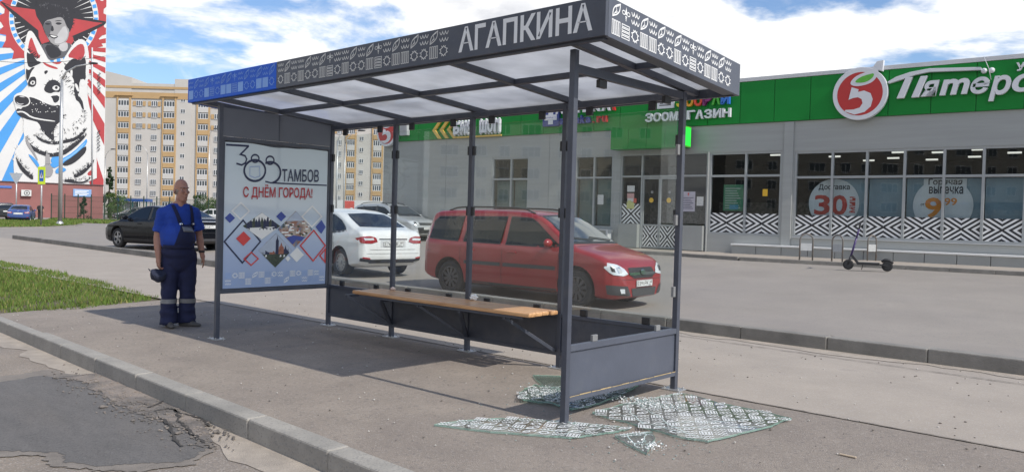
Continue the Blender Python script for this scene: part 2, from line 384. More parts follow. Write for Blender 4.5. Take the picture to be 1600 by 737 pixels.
# kerbs, as runs of concrete blocks with open joints
def kerb(name,line,wd,zt,zb,m,side,block=1.0,bevel=.012,jit=.004):
    mb=MB(); rnd=random.Random(3)
    for (x0,y0),(x1,y1) in zip(line,line[1:]):
        Lg=math.hypot(x1-x0,y1-y0); n=max(1,round(Lg/block)); dx,dy=(x1-x0)/Lg,(y1-y0)/Lg; nx,ny=-dy*side,dx*side
        for k in range(n):
            s0=Lg*k/n+.0022; s1=Lg*(k+1)/n-.0022; dz=rnd.uniform(-jit,jit); do=rnd.uniform(-jit,jit)
            c=[(x0+dx*s+nx*o,y0+dy*s+ny*o) for s,o in ((s0,do),(s1,do),(s1,wd+do),(s0,wd+do))]
            Z=(zt(c[0][0],c[0][1]) if callable(zt) else zt)+dz
            mb.prism([(a,b,zb) for a,b in c],(0,0,Z-zb))
    return struct(name,mb,m,bevel=bevel)
kerb('road_kerb',[(14,kin(14)),(-45,kin(-45))],.16,lambda x,y:-.062,-.32,M_conc,1,.98,.014,.003)
kerb('car_park_kerb',kerbP,.15,.152,-.2,M_conc2,-1)
# seam, crack and drifted sand along the path
def jag(name,pts,wd,m,zf,amp=.01,step=.06,wvar=.5):
    f=Flat(lambda u,v,l=0:V((u,v,zf(u,v)))); P=[]; rnd=random.Random(len(pts)+int(wd*1e4))
    for (a,b),(c,d) in zip(pts,pts[1:]):
        n=max(1,int(math.hypot(c-a,d-b)/step))
        for k in range(n): P.append((a+(c-a)*k/n+rnd.uniform(-amp,amp),b+(d-b)*k/n+rnd.uniform(-amp,amp)))
    P.append(pts[-1]); A=[];B=[]
    for i,(x,y) in enumerate(P):
        x2,y2=P[min(i+1,len(P)-1)]; x1,y1=P[max(i-1,0)]; l=math.hypot(x2-x1,y2-y1) or 1; nx,ny=-(y2-y1)/l,(x2-x1)/l; h=wd/2*rnd.uniform(1-wvar,1+wvar)
        A.append((x+nx*h,y+ny*h)); B.append((x-nx*h,y-ny*h))
    n=len(P); f.add([f.F(*q) for q in A+B],[(i,i+1,n+i+1,n+i) for i in range(n-1)])
    return f
struct('pavement_seam',jag('s',[(-3.6,.055),(4.75,.055),(7.2,.05),(14,.05)],.009,mat('joint_dirt',(.20,.172,.145),.95,var=.4,vs=9),lambda x,y:.009,.006),M_crack,fix=False)
struct('path_crack',jag('s',[(7.0,2.57),(5.0,2.66),(3.2,2.74),(.5,2.83),(-4,2.9)],.014,M_crack,lambda x,y:.013,.012),M_crack,fix=False)
f=Flat(lambda u,v,l=0:V((u,v,.0085))); rnd=random.Random(5); up=[];lo=[]
for k in range(120):
    x=12-k*.16; up.append((x,kp(x)+.02)); lo.append((x,kp(x)-.22-.22*MN.noise(V((x*.9,2,0)))-.10*MN.noise(V((x*4,7,0)))))
for k in range(119): f.add([f.F(*up[k]),f.F(*up[k+1]),f.F(*lo[k+1]),f.F(*lo[k])],[(0,1,2,3)])
struct('sand_drift',f,M_sand,fix=False)
f=Flat(lambda u,v,l=0:V((u,v,ROADZ+.0045))); up=[];lo=[]
for k in range(150):
    x=12-k*.16; y0=kin(x)-.13; up.append((x,y0)); lo.append((x,y0-.22-.25*abs(MN.noise(V((x*.7,5,0))))-.12*MN.noise(V((x*3,7,0)))))
for k in range(149): f.add([f.F(*up[k]),f.F(*up[k+1]),f.F(*lo[k+1]),f.F(*lo[k])],[(0,1,2,3)])
struct('gutter_sand',f,M_sand,fix=False)
def ragged(poly,amp,n=10,seed=1):
    r=[]; rnd=random.Random(seed)
    for i in range(len(poly)):
        a,b=poly[i],poly[(i+1)%len(poly)]
        for k in range(n):
            t=k/n; x=a[0]+(b[0]-a[0])*t; y=a[1]+(b[1]-a[1])*t
            r.append((x+amp*MN.noise(V((x*5,y*5,seed)))+rnd.uniform(-amp,amp)*.35,y+amp*MN.noise(V((x*5,y*5,seed+9)))+rnd.uniform(-amp,amp)*.35))
    return r
def flat_patch(name,poly,z,m,amp=.03,n=10,seed=1,zf=None):
    f=Flat(lambda u,v,l=0:V((u,v,zf(u,v) if zf else z))); f.poly(ragged(poly,amp,n,seed)); return struct(name,f,m,fix=False)
def px(x,y,z=None,sl=0,Y=None):
    """point of the place seen at picture position x,y on a level or sloping plane"""
    d=rc*((x-800)/FPX)+uc*((368.5-y)/FPX)+fw
    if Y is not None: t=(Y-CAMP.y)/d.y
    else: t=(z-CAMP.z+sl*CAMP.y)/(d.z-sl*d.y)
    return CAMP+d*t
def pxd(x,y,dist):
    d=rc*((x-800)/FPX)+uc*((368.5-y)/FPX)+fw; h=V((fw.x,fw.y,0)).normalized(); return CAMP+d*(dist/d.dot(h))
rp=lambda *pts:[tuple(px(x,y,ROADZ)[:2]) for x,y in pts]
flat_patch('patch_margin',rp((-60,604),(0,589),(70,578),(150,590),(205,620),(262,648),(300,662),(340,696),(318,726),(225,736),(140,735),(85,728),(60,712),(0,711),(-60,708)),ROADZ+.0065,mat('patch_margin',(.215,.188,.162),.95,var=.2,vs=5,bump=.5,bs=100),.07,10,31)
flat_patch('asphalt_patch',rp((-60,612),(0,597),(70,586),(140,600),(190,630),(250,655),(285,668),(325,700),(300,718),(220,728),(150,727),(100,722),(95,708),(0,704),(-60,700)),ROADZ+.0085,M_patch,.05,14,3)
flat_patch('rubble_patch',rp((90,590),(170,583),(215,592),(262,612),(290,635),(325,662),(335,690),(318,700),(280,668),(240,654),(200,640),(165,622),(135,600)),ROADZ+.013,M_rubble,.05,9,4)
f=MB(); rnd=random.Random(11)                       # loose lumps of the broken edge, uncountable crumbs
for k in range(620):
    t=rnd.random(); x,y=(110+t*230+rnd.gauss(0,24),592+t*98+rnd.gauss(0,13)); p=px(x,y,ROADZ); r=rnd.uniform(.003,.010)*(1 if rnd.random()<.95 else 2.0)
    if p.y>kin(p.x)-.17: continue
    f.ell((p.x,p.y,ROADZ+r*.4+.013),(r*rnd.uniform(.8,1.5),r*rnd.uniform(.8,1.5),r*.75),nu=6,nv=4)
tag(f.build('asphalt_crumbs',M_rubble),None,None,kind='stuff')
for i,pts in enumerate([[(240,645),(262,640),(285,648),(310,655),(330,668)],[(255,655),(268,672),(272,690),(285,700)],[(275,642),(280,660),(300,680),(318,695)],[(230,640),(258,628),(265,612)],[(290,604),(300,596),(296,585)]]):
    struct('road_crack',jag('c',rp(*pts),.02,M_crack,lambda x,y:ROADZ+.018,.012,.04),M_crack,fix=False)
# small litter and pebbles on the pavement
f=MB(); rnd=random.Random(21)
for k in range(700):
    x=rnd.uniform(-3.5,9); y=rnd.uniform(-2.6,2.9); r=rnd.uniform(.003,.009); z=zside(y)
    f.ell((x,y,z+r*.5+.004),(r*rnd.uniform(.8,1.6),r,r*.7),nu=5,nv=3,mi=0 if rnd.random()<.55 else 1)
tag(f.build('grit',[mat('pale_grit',(.5,.47,.43),.9),mat('dark_grit',(.16,.14,.12),.9)]),None,None,kind='stuff')
# stains, cracks and tyre wear on the car park and path
for i,(x,y,r,e) in enumerate([(1130,500,.35,.3),(1300,514,.16,.4),(1080,497,.25,.4)]):
    p=px(x,y,.0); 
    flat_patch('oil_stain',[(p.x+r*math.cos(a*.785),p.y+r*e*math.sin(a*.785)) for a in range(8)],0,mat('oil_stain',(.215,.182,.165),.8,var=.3,vs=6),.10,5,i+3,lambda u,v:zpark(u,v)+.008)
# grass
M_grass=mat('grass_blades',(.105,.165,.03),.7,var=.35,vs=2.5,spec=.25)
M_grass2=mat('dry_grass',(.21,.20,.06),.8,var=.3,vs=3)
def inside(p,poly):
    c=False
    for i in range(len(poly)):
        (x1,y1),(x2,y2)=poly[i-1],poly[i]
        if (y1>p[1])!=(y2>p[1]) and p[0]<(x2-x1)*(p[1]-y1)/(y2-y1)+x1: c=not c
    return c
def grass(name,poly,n,h,zf,seed,wd=.008,label=None):
    rnd=random.Random(seed); vs=[];fs=[];ms=[]; x0=min(p[0] for p in poly);x1=max(p[0] for p in poly);y0=min(p[1] for p in poly);y1=max(p[1] for p in poly)
    while len(fs)<n:
        x,y=rnd.uniform(x0,x1),rnd.uniform(y0,y1)
        d=math.hypot(x-CAMP.x,y-CAMP.y)
        if not inside((x+.12*MN.noise(V((x*3,y*3,seed))),y+.12*MN.noise(V((x*3,y*3,seed+5)))),poly): continue
        if MN.noise(V((x*.9,y*.9,1.5)))<-.33 and rnd.random()<.6: continue
        z=zf(x,y); a=rnd.uniform(0,6.28); hh=h*rnd.uniform(.45,1.25)*(1+.5*MN.noise(V((x*.8,y*.8,4)))); ww=wd*max(1,d/14)*rnd.uniform(.7,1.3); b=len(vs); le=rnd.uniform(0,.8)*hh; a2=rnd.uniform(0,6.28)
        vs+=[(x-math.cos(a)*ww,y-math.sin(a)*ww,z),(x+math.cos(a)*ww,y+math.sin(a)*ww,z),(x+math.cos(a2)*le,y+math.sin(a2)*le,z+hh)]
        fs.append((b,b+1,b+2)); ms.append(1 if rnd.random()<.17 else 0)
    me=bpy.data.meshes.new(name); me.from_pydata(vs,[],fs); me.materials.append(M_grass); me.materials.append(M_grass2); me.polygons.foreach_set('material_index',ms)
    o=link(name,me); o['kind']='stuff'; return o
GP=[(-3.85,-2.43),(-3.5,-1.5),(-3.98,-.27),(-6.2,-.05),(-9.33,.2),(-13.66,.26),(-30,.4),(-30,-2.1),(-12,-2.2)]
grass('grass',GP,52000,.07,lambda x,y:zside(y)-.012,2)
# ================================================================= bus shelter
sh=thing('bus_shelter','anthracite bus shelter with wooden bench, glass back and blue and dark patterned canopy','bus shelter',(2.4,-.72,0))
PW=.046; D=1.44; Lx=4.8
def post(x,y,top):
    z0=zside(y)-.002
    mb=MB(); mb.box((x-PW/2,y-PW/2,z0+.012),(x+PW/2,y+PW/2,top)); p=mb.build('post',M_anth,sh,bevel=.003)
    b=MB(); b.box((x-.085,y-.06,z0),(x+.085,y+.06,z0+.012))
    for i in (-1,1):
        for j in (-1,1): b.lathe([(0,.012+.014),(.008,.012+.014),(.008,.012)],(x+i*.062,y+j*.042,z0),(0,0,1),8)
    b.build('base_plate',M_steel,p,bevel=.002)
for k in range(5): post(1.2*k,0,2.42)
post(0,-D,2.51); post(Lx,-D,2.51)
# low back panels, one a bay
for k in range(4):
    a,b=1.2*k+PW/2+.001,1.2*(k+1)-PW/2-.001
    m=MB(); m.box((a,-.006,.15),(b,.006,.468)); p=m.build('back_panel',M_anth,sh)
    m=MB(); m.box((a,-.02,.468),(b,.02,.50)); m.box((a,-.02,.118),(b,.02,.15)); m.build('panel_rail',M_anth,p,bevel=.002)
# low end panel
ya,yb=-D+PW/2+.001,-PW/2-.001
m=MB(); m.box((Lx-.004,ya,.15),(Lx+.006,yb,.462)); p=m.build('end_panel',M_anth2,sh)
m=MB(); m.box((Lx-.02,ya,.462),(Lx+.022,yb,.504)); m.box((Lx-.02,ya,.117),(Lx+.022,yb,.15)); m.build('panel_rail',M_anth2,p,bevel=.002)
m=MB(); rnd=random.Random(4); y=ya
while y<yb-.03:
    l=rnd.uniform(.03,.14); m.box((Lx+.0224,y,.1495),(Lx+.0242,min(y+l,yb),.1495+rnd.uniform(.004,.009))); y+=l+rnd.uniform(0,.012)
m.build('silt_line',mat('dried_silt',(.40,.30,.16),.95,var=.3,vs=20),p)
for y in (-1.12,-.28):
    m=MB(); m.box((Lx-.012,y-.03,.504),(Lx+.010,y+.03,.55)); m.build('clip',mat('grey_clip',(.22,.22,.22),.4),p,bevel=.003)
# glass back: four panes and their clips
G_pane=glass('shelter_glass',(.95,.975,.965),1.0,dust=.055)
for k in range(4):
    a,b=1.2*k+.045,1.2*(k+1)-.045
    m=MB(); m.box((a,-.004,.55),(b,.004,2.285)); p=m.build('glass_pane',G_pane,sh)
    bl=[]
    for x in (a+.22,b-.24): bl+=[((x-.034,-.014,2.29),(x+.034,.014,2.362)),((x-.036,-.014,.501),(x+.036,.014,.562))]
    for z in (1.42,2.03): bl+=[((a-.022,-.015,z-.045),(a+.006,.015,z+.045)),((b-.006,-.015,z-.045),(b+.022,.015,z+.045))]
    for q in bl: c=MB(); c.box(*q); c.build('clip',M_black,p,bevel=.004)
for z in (.80,1.38,1.95):
    m=MB(); m.box((Lx-.02,-.058,z-.042),(Lx+.005,-.024,z+.042)); m.build('clip',mat('grey_clip',(.2,.2,.2),.4),sh,bevel=.003)
for y in (-.25,-1.12):
    m=MB(); m.box((Lx-.016,y-.045,2.295),(Lx+.016,y+.045,2.35)); m.build('clip',M_black,sh,bevel=.003)
# beams and roof
rz=lambda y:2.42-.075*y           # underside of rafters
def beam(name,p,q,wd,ht): 
    m=MB(); m.bar(p,q,wd,ht); return m.build(name,M_anth,sh,bevel=.003)
beam('back_beam',(.0235,0,2.388),(4.7765,0,2.388),.04,.05)
beam('cross_beam',(Lx,-D+.024,2.385),(Lx,-.024,2.385),.04,.06)
for x in (0,1.2,2.4,3.6,4.8): beam('rafter',(x,-1.58,rz(-1.58)+.03),(x,.215,rz(.215)+.03),.05,.05)
for a in ((.0265,1.1735),(1.2265,2.3735),(2.4265,3.5735),(3.6265,4.7735),(4.8265,5.135),(-.37,-.0265)): beam('purlin',(a[0],-.72,rz(-.72)+.03),(a[1],-.72,rz(-.72)+.03),.05,.045)
M_poly=bpy.data.materials.new('opal_polycarbonate'); M_poly.use_nodes=True
_t=M_poly.node_tree; _n=_t.nodes; _l=_t.links; _n.clear()
_o=_n.new('ShaderNodeOutputMaterial'); _m=_n.new('ShaderNodeMixShader'); _a=_n.new('ShaderNodeBsdfTranslucent'); _b=_n.new('ShaderNodeBsdfPrincipled'); _m2=_n.new('ShaderNodeMixShader'); _tr=_n.new('ShaderNodeBsdfTransparent')
_tc=_n.new('ShaderNodeTexCoord'); _no=_n.new('ShaderNodeTexNoise'); _no.inputs['Scale'].default_value=2.0; _no.inputs['Detail'].default_value=7; _l.new(_tc.outputs['Object'],_no.inputs['Vector'])
_r=_n.new('ShaderNodeValToRGB'); _r.color_ramp.elements[0].color=(.47,.48,.50,1); _r.color_ramp.elements[1].color=(.64,.65,.67,1); _r.color_ramp.elements[0].position=.35; _r.color_ramp.elements[1].position=.6; _l.new(_no.outputs['Fac'],_r.inputs[0])
_l.new(_r.outputs[0],_a.inputs[0]); _l.new(_r.outputs[0],_b.inputs['Base Color']); _b.inputs['Roughness'].default_value=.35
_m.inputs[0].default_value=.28; _l.new(_a.outputs[0],_m.inputs[1]); _l.new(_b.outputs[0],_m.inputs[2])
_m2.inputs[0].default_value=.24; _l.new(_m.outputs[0],_m2.inputs[1]); _l.new(_tr.outputs[0],_m2.inputs[2]); _l.new(_m2.outputs[0],_o.inputs[0])
MATS['opal_polycarbonate']=M_poly
xr=[-.39,0,1.2,2.4,3.6,4.8,5.15]
for a,b in zip(xr,xr[1:]):
    m=MB(); zz=lambda x,y,z:V((x,y,rz(y)+.058+z)); m.box((a+.004,-1.585,0),(b-.004,.225,.008),F=zz); m.build('roof_panel',M_poly,sh)
# canopy boards: front (blue part and dark part), right end, back, left end
M_blue=mat('blue_film',(.008,.11,.62),.5,var=.08,vs=4,spec=.25)
zbF,ztF,zbB,ztB=2.5266,2.7787,2.388,2.64
XL,XR,YF,YB=-.41,5.17,-1.61,.245
def fascia(name,a,b,m,zs,th,par=sh):
    (x0,y0),(x1,y1)=a,b; mb=MB(); (z00,z01),(z10,z11)=zs
    t=V(th); P=[V((x0,y0,z00)),V((x1,y1,z10)),V((x1,y1,z11)),V((x0,y0,z01))]; mb.prism(P,t); return mb.build(name,m,par,bevel=.003)
fb=fascia('blue_fascia',(XL,YF),(1.364,YF),M_blue,((zbF,ztF),)*2,(0,.03,0)); fb['label']='blue patterned left end of the canopy board'
ff=fascia('front_fascia',(1.366,YF),(XR,YF),M_anth,((zbF,ztF),)*2,(0,.03,0))
fe=fascia('end_fascia',(XR,YF+.032),(XR,YB),M_anth2,((zbF-.0025,ztF),(zbB,ztB)),(-.03,0,0))
fascia('back_fascia',(XR-.032,YB),(XL,YB),M_anth,((zbB,ztB),)*2,(0,-.03,0))
fascia('left_fascia',(XL,YF+.032),(XL,YB-.032),M_blue,((zbF,ztF),(zbB,ztB)),(.03,0,0))
m=MB(); m.bar((XL+.035,-1.56,zbF+.018),(XR-.035,-1.56,zbF+.018),.034,.07,); m.build('fascia_beam',M_anth,sh)
F1=lambda x,y,z:V((x,y,z))
m=MB(); zz=lambda x,y,z:V((x,y,lerpt([(YF,zbF),(YB,zbB)],y)+z)); m.box((XR-.12,YF+.1,.006),(XR-.034,YB-.04,.06),F=zz); m.build('fascia_beam',M_anth,sh)
m=MB(); m.box((XL+.034,YF+.1,.006),(XL+.12,YB-.04,.06),F=zz); m.build('fascia_beam',M_anth,sh)
# ornament: waves, leaf, bee / bars, notched lozenge, rungs
def orn(f,kind,x,y,wd,h,lw,mi=0,l=1):
    T=lambda p:[(x+a*wd,y+b*h) for a,b in p]
    if kind=='w':
        for r in (.10,.62):
            f.line(T([(.02+.96*i/24,r+.24*(1-abs(math.sin(math.pi*3*i/24)))) for i in range(25)]),lw,mi,l)
    elif kind=='w1': f.line(T([(.02+.96*i/24,.6+.26*(1-abs(math.sin(math.pi*3*i/24)))) for i in range(25)]),lw,mi,l)
    elif kind=='l':
        p=[]; n=14
        for i in range(n+1): t=i/n; p.append((.08+.84*t-.26*math.sin(math.pi*t),.02+.96*t+.10*math.sin(math.pi*t)))
        for i in range(1,n): t=1-i/n; p.append((.08+.84*t+.26*math.sin(math.pi*t),.02+.96*t-.10*math.sin(math.pi*t)))
        f.line(T(p),lw*1.15,mi,l,True); f.line(T([(.16,.12),(.52,.48),(.42,.70),(.80,.86)]),lw*.8,mi,l+1); f.line(T([(.30,.26),(.62,.40)]),lw*.7,mi,l+2)
    elif kind=='b':
        f.poly(T([(.5,1.0),(.58,.72),(.60,.5),(.5,.44),(.40,.5),(.42,.72)]),mi,l)
        for k,yy in enumerate((.34,.22,.10)): f.line(T([(.40+.03*k,yy),(.60-.03*k,yy)]),lw*1.2,mi,l)
        f.ring((x+.22*wd,y+.58*h),.17*wd,lw*.8,mi,l,14,ry=.13*h); f.ring((x+.78*wd,y+.58*h),.17*wd,lw*.8,mi,l,14,ry=.13*h)
    elif kind=='v':
        for k in range(4): f.line(T([(.04+.25*k,.03),(.04+.25*k,.97),(.20+.25*k,.97),(.20+.25*k,.03)]),lw*.8,mi,l,True)
    elif kind=='h':
        for k in range(4): f.line(T([(.05,.04+.25*k),(.95,.04+.25*k),(.95,.20+.25*k),(.05,.20+.25*k)]),lw*.8,mi,l,True)
    elif kind=='g':
        p=[]
        for q in range(4):
            c,s=[(1,0),(0,1),(-1,0),(0,-1)][q]
            for a,b in ((.30,-.10),(.30,.0),(.16,.22)): p.append((.5+(a*c-b*s)*1.25,.5+(a*s+b*c)*1.35))
        f.line(T([(.5,.10),(.62,.22),(.86,.36),(.80,.5),(.86,.64),(.62,.78),(.5,.9),(.38,.78),(.14,.64),(.2,.5),(.14,.36),(.38,.22)]),lw*1.1,mi,l,True)
        for a,b,c,d in ((.62,.22,.74,.10),(.38,.22,.26,.10),(.62,.78,.74,.90),(.38,.78,.26,.90),(.86,.36,.98,.36),(.86,.64,.98,.64),(.14,.36,.02,.36),(.14,.64,.02,.64)): f.line(T([(a,b),(c,d)]),lw*.9,mi,l+1)
    elif kind=='s': f.rect(x,y,x+wd,y+h,mi,l)
def band(f,up,lo,x0,x1,zt,zb,lw,mi=0):
    h=(zt-zb)*.46
    for seq,yy in ((up,zt-h),(lo,zb)):
        n=len(seq); cw=(x1-x0)/n
        for i,k in enumerate(seq):
            if k!='_': orn(f,k,x0+cw*(i+.06),yy,cw*.88,h,lw,mi)
M_print=mat('pale_vinyl_print',(.68,.67,.63),.5,var=.05); M_printb=mat('light_blue_vinyl_print',(.20,.38,.78),.5,var=.08)
UP=['w','l','w','w','l','w','l','b','w','w','l','w','l','b','w','l','w','l','w','l','w']; LO=['g','v','g','v','g','g','v','h','g','v','g','g','v','h','g','v','v','g','g','v','g']
f=Flat(frame((0,YF-.001,0),(1,0,0),(0,0,1),.0008)); band(f,UP,LO,1.39,3.74,2.765,2.558,.0065); f.build('ornament_print',M_print,ff,fix=False)
UB=['w','l','w','l','b','w','l','l','b','w','l','w','l','w','l']; LB=['s','g','g','s','h','g','s','s','h','s','g','g','s','s','g']
f=Flat(frame((0,YF-.001,0),(1,0,0),(0,0,1),.0008)); band(f,UB,LB,-.39,1.35,2.762,2.556,.0055); f.build('ornament_print',M_printb,fb,fix=False)
f=Flat(frame((0,YF-.001,0),(1,0,0),(0,0,1),.0008)); f.text('АГАПКИНА',3.845,2.572,5.07,2.755,0,1,bold=.024); f.build('lettering',M_white,ff,fix=False)
dy=(YB-YF); dz=zbB-zbF
FE=lambda u,v,l=0:V((XR+.001+l*.0008,YF+u,v+dz*u/dy))
f=Flat(FE); UE=['l','b','w','l','w','l','w','l','w','b','w','l','w','l','w']; LE=['v','h','g','v','v','g','g','v','g','h','g','v','v','g','g']
band(f,UE,LE,.06,1.70,2.765,2.556,.0075); f.build('ornament_print',M_white,fe,fix=False)
# left wall: solid sheet above, poster case below
m=MB(); m.box((-.008,ya,2.165),(.008,yb,2.47)); m.build('wall_sheet',mat('grey_blue_sheet',(.115,.125,.15),.5,var=.06,vs=2),sh)
m=MB(); m.box((-.0105,-.73,2.165),(.0105,-.722,2.47)); m.build('sheet_joint',M_anth,sh)
m=MB(); m.box((-.03,ya,.455),(.012,yb,.50)); m.box((-.03,ya,2.12),(.012,yb,2.162)); m.box((-.03,ya,.5005),(.012,ya+.03,2.1195)); m.box((-.03,yb-.03,.5005),(.012,yb,2.1195)); cs=m.build('poster_case',M_anth,sh,bevel=.003)
m=MB(); m.box((-.03,ya+.031,.501),(-.018,yb-.031,2.119)); m.build('case_back',M_anth2,cs)
# bench
M_wood=mat('varnished_pine',(.60,.34,.16),.38,var=.22,vs=5,stretch=(.6,7,7),coat=.25,big=[(2,.5,.62,(.36,.16,.055),.5)])
yy=[-.46,-.357,-.254,-.151]
bx0,bx1=1.08,3.62
br=MB(); br.box((bx0+.1,-.44,.472),(bx1-.1,-.40,.496)); br.box((bx0+.1,-.10,.472),(bx1-.1,-.06,.496)); bench=br.build('bench',M_anth,sh)
for k,y in enumerate(yy):
    m=MB(); m.box((bx0+.012*(k%2),y,.4965),(bx1-.01*(k%3),y+.094,.5365)); m.build('plank',M_wood,bench,bevel=.012)
for x in (1.2,2.4,3.58):
    m=MB()
    for s in ((-1,1) if x<3 else (-1,)):
        m.bar((x+s*.015,-.03,.16),(x+s*.30,-.40,.46),.035,.03); m.bar((x+s*.30,-.42,.458),(x+s*.30,-.03,.458),.035,.025)
    m.build('bracket',M_anth,bench,bevel=.002)
# ----------------------------------------------------------------- poster in the case
ps=thing('poster','large wrinkled pale blue city day poster in the shelter side case','poster',(0,-.72,.5))
pw=yb-ya-.066; PH=1.60; py0=ya+.033; pz0=.508
def wr(u,v): return .005*MN.noise(V((u*2.2,v*2.2,3)))+.0015*MN.noise(V((u*7,v*2.5,8)))+.010*max(0,MN.noise(V((u*1.6,v*4,1))))*(1-abs(2*u-1))
def PF(u,v,l=0): return V((.0015+wr(u,v)+.0016*l,py0+u*pw,pz0+v*PH))
f=MB(); n=26;k=34
for j in range(k+1):
    for i in range(n+1):
        u,v=i/n,j/k; e=0
        if j==k: e=.010*math.sin(u*9)+.012*MN.noise(V((u*6,1,1)))-.006
        f.v.append(PF(u,v+e/PH))
for j in range(k):
    for i in range(n): f.f.append((j*(n+1)+i,j*(n+1)+i+1,(j+1)*(n+1)+i+1,(j+1)*(n+1)+i)); f.m.append(0)
pm=mat('poster_paper',(.66,.72,.80),.42,var=.04,vs=3)
_nt=pm.node_tree; _b=_nt.nodes['Principled BSDF']; _tc=_nt.nodes.new('ShaderNodeTexCoord'); _s=_nt.nodes.new('ShaderNodeSeparateXYZ'); _nt.links.new(_tc.outputs['Generated'],_s.inputs[0])
_r=_nt.nodes.new('ShaderNodeValToRGB'); _e=_r.color_ramp.elements; _e[0].position=0; _e[0].color=(.31,.40,.60,1); _e[1].position=1; _e[1].color=(.56,.64,.68,1)
for p_,c_ in ((.30,(.42,.50,.66,1)),(.42,(.50,.59,.70,1)),(.58,(.62,.68,.72,1)),(.8,(.57,.65,.69,1))):
    q_=_r.color_ramp.elements.new(p_); q_.color=c_
_nt.links.new(_s.outputs[2],_r.inputs[0]); _nt.links.new(_r.outputs[0],_b.inputs['Base Color'])
sheet_=f.build('paper',pm,ps,smooth=True,fix=False)
C_navy=mat('navy_print',(.022,.028,.075),.45,var=.1); C_red=mat('red_print',(.42,.02,.03),.45,var=.1); C_red2=mat('bright_red_print',(.62,.06,.06),.45); C_wh=mat('white_poster_print',(.80,.80,.78),.45,var=.04); C_bl=mat('violet_blue_print',(.05,.08,.33),.45,var=.1); C_lb=mat('faint_blue_print',(.30,.40,.62),.45,var=.1)
def phm(nm,a,b,c):
    return mat(nm,a,.5,var=.5,vs=9,big=[(6,.42,.6,b,.9),(13,.52,.6,c,.8)])
P1=phm('photo_print_square',(.40,.44,.48),(.08,.10,.07),(.62,.62,.62)); P2=phm('photo_print_town',(.42,.36,.30),(.30,.12,.07),(.10,.20,.34)); P3=phm('photo_print_church',(.34,.38,.46),(.06,.06,.05),(.30,.12,.08))
class Pf(Flat):
    """densely cut print that follows the wrinkled paper"""
    pass
def Q(x,y):
    a=(x-75)/425; t=80+30*a; b=665-15*a; return (a,1-(y-t)/(b-t))
f=Flat(PF); MI=dict(n=0,r=1,R=2,w=3,b=4,l=5,p=6,q=7,c=8,k=9,s=10,o=11)
pr=[C_navy,C_red,C_red2,C_wh,C_bl,C_lb,P1,P2,P3,mat('photo_tree_print',(.05,.065,.045),.5,var=.5,vs=40),mat('photo_sky_print',(.44,.50,.60),.5,var=.1),mat('photo_roof_print',(.32,.12,.08),.5,var=.4,vs=40)]
def pl(pts,wd,c,l=1,closed=False):
    P=[Q(*p) for p in pts]; D=[]
    for i in range(len(P)-(0 if closed else 1)):
        a,b=P[i],P[(i+1)%len(P)]
        for k in range(6): D.append((a[0]+(b[0]-a[0])*k/6,a[1]+(b[1]-a[1])*k/6))
    if not closed: D.append(P[-1])
    f.line(D,wd,MI[c],l,closed)
def dia(x,y,hw,hh,c,l=2,out=0):
    pts=[(x-hw,y),(x,y-hh),(x+hw,y),(x,y+hh)]; pts=[(min(496,max(78,a)),b) for a,b in pts]
    if out: pl(pts,out,c,l,True)
    else:
        P=[Q(*p) for p in pts]; n=6                  # cut fine so that it follows the paper
        for i in range(n):
            for j in range(n):
                g=lambda s,t:tuple((P[0][k]*(1-s)*(1-t)+P[1][k]*s*(1-t)+P[2][k]*s*t+P[3][k]*(1-s)*t) for k in (0,1))
                f.poly([g(i/n,j/n),g((i+1)/n,j/n),g((i+1)/n,(j+1)/n),g(i/n,(j+1)/n)],MI[c],l)
pl([(78,93),(165,96)],.014,'n'); pl([(163,97),(133,130),(150,135),(157,148),(152,164),(138,172),(118,166)],.012,'n',2)
circ=lambda x,y,r,a0=0,a1=360,n=30:[(x+r*math.cos(math.radians(a0+(a1-a0)*i/n)),y+r*1.0*math.sin(math.radians(a0+(a1-a0)*i/n))) for i in range(n+(0 if a1-a0==360 else 1))]
pl(circ(190,193,42),.016,'n',2,True); pl(circ(190,145,15),.012,'n',2,True); pl(circ(252,200,42,-120,75),.016,'n',3); pl(circ(250,151,16),.012,'n',2,True); pl([(232,236),(255,241),(300,243),(400,246),(497,249)],.010,'n',2)
pl([(170,178),(208,176),(210,215),(190,222),(170,214)],.005,'l',3,True)
def ptext(t,x0,y0,x1,y1,c,bold):
    a=Q(x0,y1); b=Q(x1,y0); a2=Q(x1,y1)
    vs,fs=text_geo(t,bold); f.add([f.F(a[0]+(b[0]-a[0])*x,a[1]+(b[1]-a2[1])*y+(a2[1]-a[1])*x,6) for x,y,_ in vs],fs,MI[c])
ptext('ТАМБОВ',300,186,459,236,'n',.012); ptext('С ДНЁМ ГОРОДА!',145,250,432,308,'r',.015)
dia(222,415,75,55,'p',1); dia(362,428,76,74,'q',1); dia(280,513,70,70,'c',1)
def inphoto(c,pts,ci,l):
    x,y,hw,hh=c; p=[((a-x)/hw,(b-y)/hh) for a,b in pts]
    for sx in (1,-1):
        for sy in (1,-1): p=clip(p,sx,sy,.98) if len(p)>2 else p
    if len(p)>2: f.poly([Q(x+a*hw,y+b*hh) for a,b in p],MI[ci],l)
D1,D2,D3=(222,415,75,55),(362,428,76,74),(280,513,70,70); rq=random.Random(5)
inphoto(D1,[(140,355),(300,355),(300,392),(140,398)],'w',2); inphoto(D1,[(140,424),(300,416),(300,470),(140,470)],'w',2)
for k in range(14): xx=150+k*11; inphoto(D1,[(xx,430),(xx+13,430),(xx+11,395+rq.uniform(-14,6)),(xx+5,384+rq.uniform(-10,8)),(xx+1,398)],'n' if k%3 else 'k',2.5)
for k in range(9): xx=160+k*14; inphoto(D1,[(xx,440),(xx+10,440),(xx+10,426),(xx,424)],'w',3)
inphoto(D2,[(280,350),(440,350),(440,392),(280,396)],'s',2)
